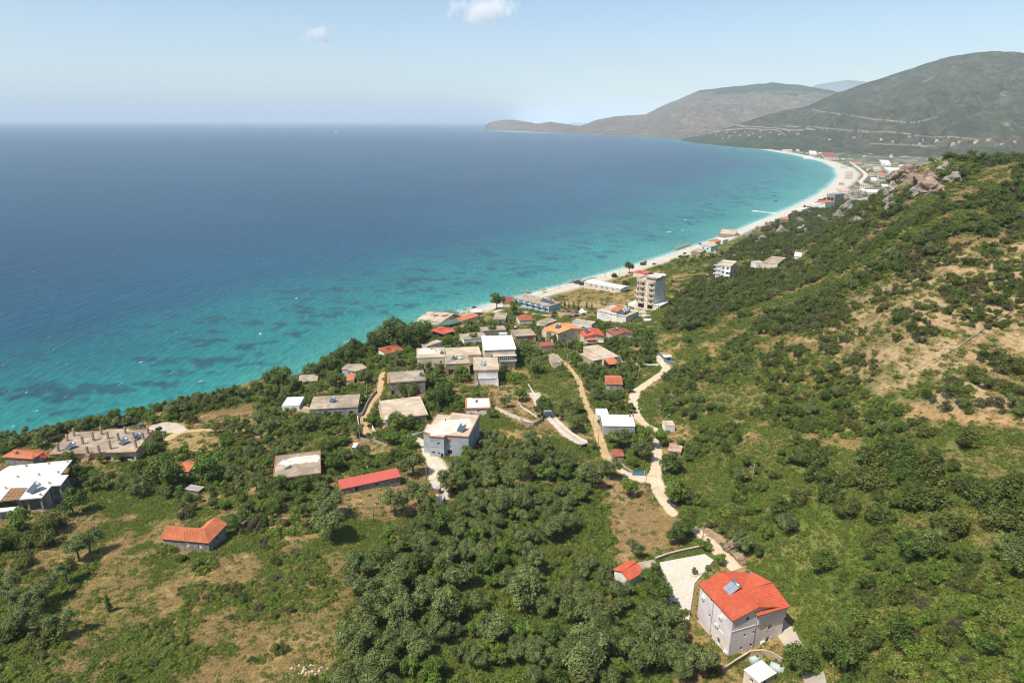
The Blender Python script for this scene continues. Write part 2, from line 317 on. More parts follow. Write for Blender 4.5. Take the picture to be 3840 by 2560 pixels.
# ---------------------------------------------------------------- far mountains: ridge line and foot line by azimuth
def azof(u): d = ray(u, 480); return math.atan2(d[0], d[1])
def massif(name, ridge, foot, back, seed, cols, rows, mat, gully=.16, exp=1.25):
    """ridge: (u, v, distance); foot: (u, distance)"""
    ra = np.array([(azof(u),) + tuple((lambda p: (math.hypot(p[0], p[1]), p[2]))(at_d(u, v, D))) for u, v, D in ridge])
    fa = np.array([(azof(u), D) for u, D in foot])
    A = np.linspace(ra[0, 0], ra[-1, 0], cols); T = np.concatenate((np.linspace(0, 1, rows), 1 + np.linspace(0, 1, rows // 3)[1:]))
    AA, TT = np.meshgrid(A, T)
    rd, rh, fd = np.interp(AA, ra[:, 0], ra[:, 1]), np.interp(AA, ra[:, 0], ra[:, 2]), np.interp(AA, fa[:, 0], fa[:, 1])
    rad = np.where(TT <= 1, fd + (rd - fd) * TT, rd + back * (TT - 1))
    x, y = rad * np.sin(AA), rad * np.cos(AA)
    prof = np.where(TT <= 1, np.clip(TT, 0, 1) ** exp, np.cos(np.clip(TT - 1, 0, 1) * math.pi / 2))
    nn = fbm(x / 420, y / 420, seed, 6); rg = 1 - np.abs(2 * fbm(AA * 26 + nn * 1.5, rad / 3500, seed + 9, 4) - 1)
    damp = np.sin(np.clip(TT, 0, 1) * math.pi) ** .8
    h = rh * (prof + damp * gully * ((nn - .5) * 1.6 + (rg - .75) * 1.1)) + (fbm(x / 90, y / 90, seed + 3, 4) - .5) * 14 * np.clip(prof * 3, 0, 1)
    h = np.where(TT > 1.99, -20, np.maximum(h, 0) - 2)
    o = meshobj(name, np.stack((x, y, h), -1).reshape(-1, 3), gridfaces(*TT.shape)[:, ::-1], mat, smooth=True); setp(o, kind='structure')
    return x, y, h, TT, o
def rock_mat(name, green, dry, scale, top=None):
    m, N, L, b = newmat(name); g = N.new('ShaderNodeNewGeometry').outputs['Position']
    a = noise(N, L, .0035 * scale, 6, .62, g, .5); f = noise(N, L, .022 * scale, 5, .7, g)
    sp = N.new('ShaderNodeSeparateXYZ'); L.new(g, sp.inputs[0])
    c = mixrgb(N, L, ramp(N, L, a, ((.40, 0), (.60, 1))), green, dry)
    c = mixrgb(N, L, ramp(N, L, f, ((.42, 0), (.60, .85))), c, tuple(k * .62 for k in green))
    if top:
        zz = N.new('ShaderNodeMath'); zz.operation = 'MULTIPLY_ADD'; L.new(a, zz.inputs[0]); zz.inputs[1].default_value = 420; L.new(sp.outputs['Z'], zz.inputs[2]); mr_ = N.new('ShaderNodeMapRange'); mr_.inputs[1].default_value = top; mr_.inputs[2].default_value = top + 50; L.new(zz.outputs[0], mr_.inputs[0]); c = mixrgb(N, L, mr_.outputs[0], c, (.045, .065, .035))
    st = noise(N, L, .012, 4, .7, g, 1.0); c = mixrgb(N, L, ramp(N, L, st, ((.62, 0), (.72, .7))), c, (.30, .25, .20))
    at = N.new('ShaderNodeAttribute'); at.attribute_name = 'track'; c = mixrgb(N, L, at.outputs['Fac'], c, (.29, .24, .18))
    L.new(c, b.inputs['Base Color']); b.inputs['Roughness'].default_value = 1; b.inputs['Specular IOR Level'].default_value = 0
    bump(N, L, f, 1.0, 14, b); return m
V = 1.6327
mg = rock_mat('mountain_scrub', (.052, .070, .040), (.110, .098, .066), 1.0); mh = rock_mat('hill_dry_grass', (.150, .130, .095), (.215, .172, .130), .8, 640)
mx, my, mz, mt, mo = massif('mountain', [(u * V, v * V, D) for u, v, D in ((1545, 323, 5600), (1610, 316, 5000), (1680, 291, 4900), (1760, 262, 5000), (1850, 243, 5200), (1910, 213, 5400), (2000, 181, 5600), (2080, 153, 5700), (2150, 129, 5800), (2200, 123, 5800), (2240, 119, 5800), (2300, 122, 5700), (2352, 133, 5600), (2500, 170, 5400), (2800, 150, 5200))],
        [(1545 * V, 5300), (1610 * V, 4400), (1700 * V, 3900), (1850 * V, 3300), (1960 * V, 3000), (2100 * V, 2900), (2352 * V, 2900), (2800 * V, 3200)], 2600, 101, 420, 240, mg, .22, 1.5)
hx, hy, hz, ht, ho = massif('far_hill', [(u * V, v * V, D) for u, v, D in ((1290, 305, 8300), (1330, 291, 8400), (1370, 275, 8500), (1420, 266, 8600), (1480, 263, 8700), (1520, 242, 8900), (1560, 225, 9000), (1600, 207, 9100), (1700, 196, 9300), (1760, 190, 9400), (1830, 196, 9500), (1900, 208, 9600), (1980, 226, 9600), (2100, 230, 9600))],
        [(1290 * V, 7700), (1370 * V, 7000), (1450 * V, 6600), (1550 * V, 5600), (2100 * V, 6000)], 2500, 131, 280, 130, mh, .17, 1.0)
massif('headland', [(u * V, v * V, D) for u, v, D in ((1111, 299, 11000), (1114, 289, 10900), (1124, 281, 10700), (1150, 276, 10500), (1180, 275, 10200), (1205, 279, 9900), (1232, 284, 9700), (1262, 280, 9400), (1290, 283, 9300), (1320, 288, 9000), (1350, 289, 9000), (1400, 285, 9000))],
        [(1111 * V, 10700), (1180 * V, 9300), (1250 * V, 8400), (1330 * V, 7400), (1400 * V, 6900)], 900, 151, 160, 50, mh, .10, .8)
mf = plain('far_range', (.10, .11, .11), 1, .1, .0006)
massif('far_range', [(u * V, v * V, D) for u, v, D in ((1800, 225, 24000), (1860, 195, 24000), (1930, 184, 24000), (1990, 190, 24000), (2100, 200, 24000))], [(1800 * V, 17000), (2100 * V, 17000)], 2000, 161, 60, 20, mf, .05)
massif('far_range', [(u * V, v * V, D) for u, v, D in ((1290, 289, 30000), (1320, 281, 30000), (1350, 283, 30000), (1400, 289, 30000))], [(1290 * V, 26000), (1400 * V, 26000)], 2000, 171, 40, 12, mf, .05)
# graded tracks cut into the mountainside
def track(o, x, y, z, lines, wpx):
    u, v = project(x, y, z); k = np.zeros(x.shape); u = u + (fbm(x / 260, y / 260, 8) - .5) * 40; v = v + (fbm(x / 180, y / 180, 9) - .5) * 16
    for ln in lines: k = np.maximum(k, sstep(wpx, wpx * .35, polydist(u, v, [(a * V, b_ * V) for a, b_ in ln])))
    t = o.data.attributes.new('track', 'FLOAT', 'POINT'); t.data.foreach_set('value', (k * (fbm(x / 60, y / 60, 5) > .32)).astype(np.float32).ravel())
track(mo, mx, my, mz, [[(1690, 288), (1760, 291), (1850, 293), (1950, 300), (2050, 306), (2140, 314), (2250, 322)], [(1870, 251), (1930, 264), (2000, 275), (2060, 278), (2100, 281), (2160, 268)], [(1640, 305), (1700, 295), (1800, 298), (1870, 300)], [(1780, 298), (1800, 312)], [(2000, 330), (2080, 333), (2150, 338)]], 2.4)

# ---------------------------------------------------------------- clouds and haze
def cloud(u, v, D, wpx, hpx, seed, dens):
    p = at_d(u, v, D); k = D / FPX; r_ = random.Random(seed); bm = bmesh.new()
    sx_, sz_ = wpx * k / 2, hpx * k / 2
    bmesh.ops.create_icosphere(bm, subdivisions=3, radius=1.0)
    for vv in bm.verts: vv.co = Vector((vv.co.x * sx_, vv.co.y * sx_ * .7, vv.co.z * sz_))
    me = bpy.data.meshes.new('cloud'); bm.to_mesh(me); bm.free()
    o = bpy.data.objects.new('cloud', me); COL.objects.link(o); o.location = p; o.rotation_euler = (0, 0, -math.atan2(p[0], p[1]))
    m = bpy.data.materials.new('cloud_vapour'); m.use_nodes = True; N, L = m.node_tree.nodes, m.node_tree.links
    N.remove(N['Principled BSDF']); pv = N.new('ShaderNodeVolumePrincipled'); L.new(pv.outputs[0], N['Material Output'].inputs['Volume'])
    tc = coords(N, 'Object'); mp = N.new('ShaderNodeMapping'); mp.inputs['Scale'].default_value = (1 / sx_, 1 / (sx_ * .7), 1 / sz_); L.new(tc, mp.inputs[0])
    ln = N.new('ShaderNodeVectorMath'); ln.operation = 'LENGTH'; L.new(mp.outputs[0], ln.inputs[0])
    mp2 = N.new('ShaderNodeMapping'); mp2.inputs['Location'].default_value = (seed * 3.1, 0, 0); mp2.inputs['Scale'].default_value = (1 / sz_, 1 / sz_, 1 / sz_); L.new(tc, mp2.inputs[0])
    nz = noise(N, L, 1.15, 6, .62, mp2.outputs[0], .2)
    ma = N.new('ShaderNodeMath'); ma.operation = 'MULTIPLY_ADD'; L.new(ln.outputs['Value'], ma.inputs[0]); ma.inputs[1].default_value = -.34; L.new(nz, ma.inputs[2])
    mm = N.new('ShaderNodeMapRange'); mm.inputs[1].default_value = .26; mm.inputs[2].default_value = .42; mm.inputs[3].default_value = 0; mm.inputs[4].default_value = dens / (sz_ * 2); L.new(ma.outputs[0], mm.inputs[0])
    L.new(mm.outputs[0], pv.inputs['Density']); pv.inputs['Color'].default_value = (1, 1, 1, 1); pv.inputs['Anisotropy'].default_value = .2
    me.materials.append(m); m.cycles.homogeneous_volume = False if hasattr(m.cycles, 'homogeneous_volume') else None
    return setp(o, kind='structure')
cloud(1815, 38, 16000, 270, 110, 3, 4.0); cloud(1188, 132, 16000, 130, 75, 5, 3.0)
hb = bmesh.new(); bmesh.ops.create_cube(hb, size=1); hm_ = bpy.data.meshes.new('haze'); hb.to_mesh(hm_); hb.free()
hz_o = bpy.data.objects.new('haze', hm_); COL.objects.link(hz_o); setp(hz_o, kind='stuff')
hz_o.location = (0, 34000, 458); hz_o.scale = (150000, 90000, 970)
m = bpy.data.materials.new('haze_air'); m.use_nodes = True; N, L = m.node_tree.nodes, m.node_tree.links
N.remove(N['Principled BSDF']); pv = N.new('ShaderNodeVolumePrincipled'); L.new(pv.outputs[0], N['Material Output'].inputs['Volume'])
pv.inputs['Color'].default_value = (.78, .90, 1.0, 1); pv.inputs['Density'].default_value = 5.8e-5; pv.inputs['Anisotropy'].default_value = 0.0
hm_.materials.append(m)
# ================================================================ materials for built things
plain('concrete', (.44, .355, .255), .9, .22, .35, (.25, .20, .145)); plain('concrete_pale', (.58, .475, .35), .9, .18, .3, (.40, .315, .215))
plain('concrete_white', (.70, .67, .63), .85, .06, .4, (.62, .58, .54)); plain('concrete_grey', (.33, .32, .30), .9, .2, .5, (.2, .19, .18))
plain('roof_white', (.82, .82, .82), .7, .04, .3); plain('wall_white', (.80, .78, .74), .9, .08, .3, (.60, .58, .55))
plain('wall_cream', (.76, .63, .42), .9, .08, .3, (.52, .44, .32)); plain('wall_beige', (.72, .61, .475), .9, .1, .35, (.55, .46, .35))
plain('wall_pink', (.74, .655, .65), .9, .05, .25, (.55, .49, .485)); plain('wall_greyblue', (.42, .455, .475), .9, .08, .3, (.29, .32, .345))
plain('wall_grey', (.42, .41, .395), .9, .12, .4, (.22, .215, .21)); plain('wall_stone', (.36, .32, .265), .95, .35, 1.6, (.17, .155, .13), bmp=.6, fine=5)
plain('wall_blue', (.34, .50, .62), .85, .08, .3); plain('paint_blue', (.06, .20, .42), .6, .1, .6); plain('wall_paleblue', (.45, .66, .74), .85, .08, .3)
plain('tile_orange', (.56, .19, .085), .8, .22, 1.1, (.42, .14, .065), fine=6); plain('tile_red', (.52, .12, .06), .8, .2, .9, (.47, .085, .04), fine=6)
plain('tile_rust', (.40, .115, .055), .85, .3, 1.0, (.24, .09, .055), fine=6); plain('tile_amber', (.66, .35, .14), .8, .15, .9, (.58, .25, .08), fine=6)
plain('tile_brown', (.33, .10, .06), .8, .2, .9, (.22, .08, .05), fine=6); plain('sheet_red', (.52, .11, .085), .6, .1, .4, (.48, .10, .08))
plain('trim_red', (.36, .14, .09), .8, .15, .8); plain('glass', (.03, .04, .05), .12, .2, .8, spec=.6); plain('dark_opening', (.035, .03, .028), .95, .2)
plain('shutter', (.70, .66, .52), .7, .06, 2); plain('shutter_green', (.03, .07, .05), .6, .1, 2); plain('wood', (.30, .17, .085), .8, .25, 2.0); plain('wood_orange', (.42, .19, .07), .8, .2, 2.0)
plain('frame_white', (.78, .78, .78), .5, .03); plain('steel', (.62, .63, .65), .28, .08, 2, metal=.9); plain('solar_blue', (.075, .095, .125), .15, .2, 3, spec=.7); plain('solar_pale', (.26, .30, .35), .16, .2, 3, spec=.8)
plain('rusty_sheet', (.42, .20, .11), .8, .35, .9, (.55, .50, .46)); plain('grey_sheet', (.47, .45, .43), .6, .2, .5, (.30, .25, .22)); plain('net_green', (.10, .135, .11), .9, .15)
plain('pole_wood', (.30, .27, .23), .9, .2, 1); plain('tank_green', (.42, .50, .47), .6, .1, .7); plain('cloth_red', (.6, .02, .03), .8, .1); plain('white_plastic', (.8, .8, .8), .4, .03)
plain('rubber', (.02, .02, .02), .8, .1); plain('rock', (.34, .25, .18), .95, .35, .4, (.16, .12, .095), bmp=.8, fine=1.5); plain('rock_grey', (.36, .32, .27), .95, .3, .12, (.17, .15, .12), bmp=.8, fine=.7)
plain('slate_slab', (.36, .23, .16), .9, .25, .8, (.25, .17, .12)); plain('thatch', (.30, .22, .13), .95, .25, 2)
plain('lane_dirt', (.58, .40, .215), .95, .14, .25, (.47, .32, .17), fine=1.8); plain('road_gravel', (.66, .545, .385), .95, .10, .2, (.54, .42, .275), fine=1.5); plain('drive_concrete', (.55, .465, .355), .9, .12, .3, (.44, .38, .31)); plain('pale_gravel', (.66, .57, .44), .95, .12, .3, (.58, .48, .36))
def worn(name, rut, verge):
    """wheel ruts along a way and weeds creeping in from its edges"""
    N, L = MATS[name].node_tree.nodes, MATS[name].node_tree.links; b = N['Principled BSDF']; src = b.inputs['Base Color'].links[0].from_socket; g = N.new('ShaderNodeNewGeometry').outputs['Position']; at = N.new('ShaderNodeAttribute'); at.attribute_name = 'across'
    n = noise(N, L, .9, 4, .7, g); md = N.new('ShaderNodeMath'); md.operation = 'MULTIPLY_ADD'; L.new(n, md.inputs[0]); md.inputs[1].default_value = .9; L.new(at.outputs['Fac'], md.inputs[2])
    mr = N.new('ShaderNodeMapRange'); mr.inputs[1].default_value = 1.22; mr.inputs[2].default_value = 1.42; L.new(md.outputs[0], mr.inputs[0])
    c = mixrgb(N, L, ramp(N, L, at.outputs['Fac'], ((0, .55), (.22, .15), (.42, 0), (.62, .45), (.8, .1))), src, rut); c = mixrgb(N, L, mr.outputs[0], c, verge); L.new(c, b.inputs['Base Color'])
worn('road_gravel', (.50, .40, .27), (.20, .19, .08)); worn('lane_dirt', (.40, .30, .14), (.17, .16, .06)); worn('pale_gravel', (.50, .42, .31), (.28, .24, .13))
CR = {'A': (0, 1400, .3827), 'B': (500, 1350, .3827), 'C': (1000, 1350, .3827), 'D': (1400, 1100, .3827), 'E': (1900, 950, .3189), 'F': (2000, 1300, .3827), 'G': (2200, 1900, .42096),
      'H': (2500, 700, .34014), 'I': (2800, 450, .29762), 'J': (0, 1850, .57398), 'K': (2900, 600, .63772), 'M': (2700, 1500, .67616), 'N': (2280, 1000, .12757), 'O': (1780, 1230, .15945), 'R': (1540, 1130, .12755), 'S': (2560, 2080, .30605), 'T': (0, 1640, .20408), 'P': (0, 0, 1)}
def Q(s, *xy):
    a, b, k = CR[s]; return [(a + xy[i] * k, b + xy[i + 1] * k) for i in range(0, len(xy), 2)]
FOOT = []; CLEAR = []; MARK = []; IMGB = []
def reg(world_poly, zt, zb, short=None):
    FOOT.append([(float(p[0]), float(p[1])) for p in world_poly])
    wp = np.array(FOOT[-1]); u0, v0 = project(wp[:, 0], wp[:, 1], np.full(len(wp), zt)); u1, v1 = project(wp[:, 0], wp[:, 1], np.full(len(wp), zb))
    IMGB.append((min(u0.min(), u1.min()), v0.min(), max(u0.max(), u1.max()), v1.max(), float(np.hypot(*wp.mean(0)))))
    if short: MARK.append((short, float(u0.mean()), float((v0.mean() + v1.mean()) / 2)))
# ---------------------------------------------------------------- mesh builders
class MB:
    def __init__(s): s.v = []; s.f = []
    def quad(s, a, b, c, d): n = len(s.v); s.v += [tuple(a), tuple(b), tuple(c), tuple(d)]; s.f.append((n, n + 1, n + 2, n + 3))
    def tri(s, a, b, c): n = len(s.v); s.v += [tuple(a), tuple(b), tuple(c)]; s.f.append((n, n + 1, n + 2))
    def box(s, x0, y0, z0, x1, y1, z1):
        n = len(s.v); s.v += [(x0, y0, z0), (x1, y0, z0), (x1, y1, z0), (x0, y1, z0), (x0, y0, z1), (x1, y0, z1), (x1, y1, z1), (x0, y1, z1)]
        s.f += [(n, n + 3, n + 2, n + 1), (n + 4, n + 5, n + 6, n + 7), (n, n + 1, n + 5, n + 4), (n + 1, n + 2, n + 6, n + 5), (n + 2, n + 3, n + 7, n + 6), (n + 3, n, n + 4, n + 7)]; return s
    def prism(s, poly, z0, z1):
        n = len(s.v); k = len(poly); s.v += [(p[0], p[1], z0) for p in poly] + [(p[0], p[1], z1) for p in poly]
        s.f += [tuple(range(n + k - 1, n - 1, -1)), tuple(range(n + k, n + 2 * k))] + [(n + i, n + (i + 1) % k, n + k + (i + 1) % k, n + k + i) for i in range(k)]; return s
    def bar(s, a, b, w, h=None):
        a, b = Vector(a), Vector(b); d = (b - a).normalized(); u = Vector((0, 0, 1)) if abs(d.z) < .95 else Vector((1, 0, 0)); sx = d.cross(u).normalized() * w / 2; sy = sx.cross(d).normalized() * (h or w) / 2
        n = len(s.v)
        for e in (a, b): s.v += [tuple(e + sx + sy), tuple(e - sx + sy), tuple(e - sx - sy), tuple(e + sx - sy)]
        s.f += [(n, n + 1, n + 2, n + 3), (n + 7, n + 6, n + 5, n + 4)] + [(n + i, n + 4 + i, n + 4 + (i + 1) % 4, n + (i + 1) % 4) for i in range(4)]; return s
    def tube(s, a, b, r0, r1=None, k=8, cap=True):
        a, b = Vector(a), Vector(b); d = (b - a).normalized(); u = Vector((0, 0, 1)) if abs(d.z) < .95 else Vector((1, 0, 0)); x = d.cross(u).normalized(); y = d.cross(x); n = len(s.v); r1 = r0 if r1 is None else r1
        for e, r in ((a, r0), (b, r1)):
            for i in range(k): t = 2 * math.pi * i / k; s.v.append(tuple(e + (x * math.cos(t) + y * math.sin(t)) * r))
        s.f += [(n + i, n + (i + 1) % k, n + k + (i + 1) % k, n + k + i) for i in range(k)]
        if cap: s.f += [tuple(range(n + k - 1, n - 1, -1)), tuple(range(n + k, n + 2 * k))]
        return s
    def build(s, name, mat, parent=None, smooth=False):
        return meshobj(name, s.v, s.f, MATS[mat] if isinstance(mat, str) else mat, parent, smooth)
def clone(root, loc, rz=0.0, sc=1.0, label=None, group=None, mats=None):
    r = root.copy(); COL.objects.link(r); r.location = tuple(map(float, loc)); r.rotation_euler = (0, 0, rz); r.scale = (sc, sc, sc) if isinstance(sc, (int, float)) else sc
    if label: r['label'] = label
    if group: r['group'] = group
    for ch in root.children:
        c = ch.copy(); COL.objects.link(c); c.parent = r
        if mats and ch.name.split('.')[0] in mats: c.material_slots[0].link = 'OBJECT'; c.material_slots[0].material = MATS[mats[ch.name.split('.')[0]]]
        for g in ch.children: e = g.copy(); COL.objects.link(e); e.parent = c
    return r
def wall_faces(mb, poly, z0, z1, opens, parent, mats, depth=.18):
    """walls round a footprint (x, y in the thing's own frame) with real openings; windows and doors become parts"""
    k = len(poly); reveals = MB()
    for i in range(k):
        ax, ay = poly[i]; bx, by = poly[(i + 1) % k]; Ln = math.hypot(bx - ax, by - ay); dx, dy = (bx - ax) / Ln, (by - ay) / Ln; nx, ny = dy, -dx
        P = lambda s_, z, o=0.0: (ax + dx * s_ + nx * o, ay + dy * s_ + ny * o, z)
        ops = []
        for (f, zz, ww, hh, kind) in opens.get(i, ()):
            s0, s1 = f * Ln - ww / 2, f * Ln + ww / 2
            if s0 > .05 and s1 < Ln - .05 and zz + hh < z1 - .05: ops.append((s0, zz, s1, zz + hh, kind))
        xs = sorted({0, Ln, *[o[0] for o in ops], *[o[2] for o in ops]}); zs = sorted({z0, z1, *[o[1] for o in ops], *[o[3] for o in ops]})
        for a in range(len(xs) - 1):
            for c in range(len(zs) - 1):
                xm, zm = (xs[a] + xs[a + 1]) / 2, (zs[c] + zs[c + 1]) / 2
                if any(o[0] < xm < o[2] and o[1] < zm < o[3] for o in ops): continue
                mb.quad(P(xs[a], zs[c]), P(xs[a + 1], zs[c]), P(xs[a + 1], zs[c + 1]), P(xs[a], zs[c + 1]))
        for (s0, a0, s1, a1, kind) in ops:
            d = -depth
            mb.quad(P(s0, a0), P(s0, a0, d), P(s0, a1, d), P(s0, a1)); mb.quad(P(s1, a0, d), P(s1, a0), P(s1, a1), P(s1, a1, d))
            mb.quad(P(s0, a1), P(s0, a1, d), P(s1, a1, d), P(s1, a1)); mb.quad(P(s0, a0, d), P(s0, a0), P(s1, a0), P(s1, a0, d))
            pm_ = MB(); pm_.quad(P(s0, a0, d), P(s1, a0, d), P(s1, a1, d), P(s0, a1, d))
            if kind in ('win', 'open', 'dbl'):
                fr = MB(); t = .07; e = d + .03
                def strip(q0, q1, r0, r1):
                    fr.quad(P(q0, r0, e), P(q1, r0, e), P(q1, r1, e), P(q0, r1, e))
                    fr.quad(P(q0, r0, d), P(q0, r0, e), P(q0, r1, e), P(q0, r1, d)); fr.quad(P(q1, r0, e), P(q1, r0, d), P(q1, r1, d), P(q1, r1, e))
                strip(s0, s0 + t, a0, a1); strip(s1 - t, s1, a0, a1); strip(s0 + t, s1 - t, a0, a0 + t); strip(s0 + t, s1 - t, a1 - t, a1)
                n_ = 1 if kind != 'dbl' else max(2, int((s1 - s0) / 1.0))
                for q in range(1, n_ + 1): m_ = s0 + (s1 - s0) * q / (n_ + 1); strip(m_ - t / 2, m_ + t / 2, a0 + t, a1 - t)
                fo = fr.build('window', mats.get('frame', 'frame_white'), parent); pm_.build('pane', 'glass', fo)
                if kind == 'open':
                    for q0, q1 in ((s0 - (s1 - s0) / 2 - .02, s0 - .02), (s1 + .02, s1 + (s1 - s0) / 2 + .02)):
                        sh = MB(); o1, o2 = .02, .07
                        sh.quad(P(q0, a0, o2), P(q1, a0, o2), P(q1, a1, o2), P(q0, a1, o2)); sh.quad(P(q0, a0, o1), P(q0, a0, o2), P(q0, a1, o2), P(q0, a1, o1)); sh.quad(P(q1, a0, o2), P(q1, a0, o1), P(q1, a1, o1), P(q1, a1, o2)); sh.quad(P(q0, a1, o2), P(q1, a1, o2), P(q1, a1, o1), P(q0, a1, o1))
                        sh.build('shutter', mats.get('shutter', 'shutter'), parent)
            elif kind == 'shut': pm_.build('shutter', mats.get('shutter', 'shutter'), parent)
            elif kind == 'door': pm_.build('door', mats.get('door', 'wood'), parent)
            elif kind == 'garage': pm_.build('garage_door', mats.get('door', 'wood_orange'), parent)
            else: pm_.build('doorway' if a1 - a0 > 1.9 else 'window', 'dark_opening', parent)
def rectfit(pts):
    P_ = np.array([p[:2] for p in pts]); c = P_.mean(0); s = 0; k = 0
    for i in range(4):
        d = P_[(i + 1) % 4] - P_[i]; a = math.atan2(d[1], d[0]) - i * math.pi / 2; l = np.hypot(*d); s += l * math.sin(a); k += l * math.cos(a)
    th = math.atan2(s, k); ux = np.array((math.cos(th), math.sin(th))); uy = np.array((-ux[1], ux[0])); q = (P_ - c) @ np.stack((ux, uy), 1)
    hw = (abs(q[:, 0])).mean(); hd = (abs(q[:, 1])).mean(); return c, th, hw, hd
def solve_top(px, h=None, base=None):
    """height of the roof plane: from a wall height, or from the pixel of the foot of the first roof corner's wall"""
    if base is not None:
        B = hit(*base); z = B[2]
        zs = np.linspace(B[2], B[2] + 45, 900); _, v = project(np.full(900, B[0]), np.full(900, B[1]), zs); z = zs[np.argmin(abs(v - px[1]))]; return z, B[2]
    p = hit(*px, up=h); return p[2], p[2] - h
def site(px, h=None, base=None, rect=True, corner=0, grow=0.0):
    """footprint on the ground from the roof corners (near-left, near-right, far-right, far-left) seen in the photograph"""
    zt, zb = solve_top(px[corner], h, base); W_ = [at_z(u, v, zt) for u, v in px]
    if rect and len(px) == 4:
        c, th, hw, hd = rectfit(W_); hw += grow; hd += grow; loc = np.array((c[0], c[1], zb)); poly = [(-hw, -hd), (hw, -hd), (hw, hd), (-hw, hd)]
    else:
        c = np.mean([p[:2] for p in W_], 0); th = 0.0; loc = np.array((c[0], c[1], zb)); poly = [(p[0] - c[0], p[1] - c[1]) for p in W_]
    return loc, th, poly, zt - zb
def world_poly(loc, th, poly):
    c, s = math.cos(th), math.sin(th); return [(loc[0] + x * c - y * s, loc[1] + x * s + y * c) for x, y in poly]
def offset(poly, o):
    k = len(poly); out = []
    for i in range(k):
        p0, p1, p2 = (Vector(poly[(i + j) % k]).to_2d() for j in (-1, 0, 1)); d1 = (p1 - p0).normalized(); d2 = (p2 - p1).normalized(); n1_ = Vector((d1.y, -d1.x)); n2_ = Vector((d2.y, -d2.x)); b_ = (n1_ + n2_)
        b_ = b_ / max(.35, b_.length_squared / 2); out.append((p1.x + b_.x * o, p1.y + b_.y * o))
    return out
def tiled(mb, e0, e1, r1, r0, pitch=.34, amp=.05, course=0.0):
    if course: pitch, amp = .46, .10
    """tile rolls running up a slope: eave e0-e1, top edge r0-r1"""
    e0, e1, r0, r1 = map(Vector, (e0, e1, r0, r1)); n = max(2, int((e1 - e0).length / pitch)); nrm = (e1 - e0).cross(r0 - e0).normalized(); rows = max(1, int((r0 - e0).length / course)) if course else 1
    prof = ((0, 0), (.25, 1), (.5, 1), (.75, 0))
    ts = [(i + a) / n for i in range(n) for a, _ in prof] + [1.0]; hs = [h for i in range(n) for _, h in prof] + [0]
    for j in range(rows):
        f0, f1 = j / rows, (j + 1) / rows; base = len(mb.v); lift = .06 if course else 0
        for f, l_ in ((f0, lift), (f1, 0)):
            for t, h in zip(ts, hs): mb.v.append(tuple((e0.lerp(e1, t)).lerp(r0.lerp(r1, t), f) + nrm * (h * amp + l_ + .02)))
        m_ = len(ts); mb.f += [(base + i, base + i + 1, base + m_ + i + 1, base + m_ + i) for i in range(m_ - 1)]
    lo = nrm * -.12; mb.quad(e0 + lo, r0 + lo, r1 + lo, e1 + lo)
    for a, b_ in ((e0, e1), (e1, r1), (r1, r0), (r0, e0)): mb.quad(a + lo, b_ + lo, b_ + nrm * .02, a + nrm * .02)
def ridge_cap(parent, pts, mat, r=.13):
    m_ = MB()
    for a, b_ in zip(pts[:-1], pts[1:]): m_.tube(a, b_, r, r, 6)
    m_.build('ridge_cap', mat, parent, True)
def gable(parent, x0, y0, x1, y1, ze, zr, axis, mat, ov=.4, wallmb=None, course=0.0, cap=True):
    m_ = MB()
    if axis == 'x':
        ym = (y0 + y1) / 2; s = (zr - ze) / (ym - y0); e = ze - s * ov
        tiled(m_, (x0 - ov, y0 - ov, e), (x1 + ov, y0 - ov, e), (x1 + ov, ym, zr), (x0 - ov, ym, zr), course=course); tiled(m_, (x1 + ov, y1 + ov, e), (x0 - ov, y1 + ov, e), (x0 - ov, ym, zr), (x1 + ov, ym, zr), course=course)
        rp = [(x0 - ov, ym, zr + .06), (x1 + ov, ym, zr + .06)]
        if wallmb: wallmb.tri((x0, y1, ze), (x0, y0, ze), (x0, ym, zr - .1)); wallmb.tri((x1, y0, ze), (x1, y1, ze), (x1, ym, zr - .1))
    else:
        xm = (x0 + x1) / 2; s = (zr - ze) / (xm - x0); e = ze - s * ov
        tiled(m_, (x0 - ov, y1 + ov, e), (x0 - ov, y0 - ov, e), (xm, y0 - ov, zr), (xm, y1 + ov, zr), course=course); tiled(m_, (x1 + ov, y0 - ov, e), (x1 + ov, y1 + ov, e), (xm, y1 + ov, zr), (xm, y0 - ov, zr), course=course)
        rp = [(xm, y0 - ov, zr + .06), (xm, y1 + ov, zr + .06)]
        if wallmb: wallmb.tri((x0, y0, ze), (x1, y0, ze), (xm, y0, zr - .1)); wallmb.tri((x1, y1, ze), (x0, y1, ze), (xm, y1, zr - .1))
    o = m_.build('roof', mat, parent)
    if cap: ridge_cap(o, rp, mat)
    return o
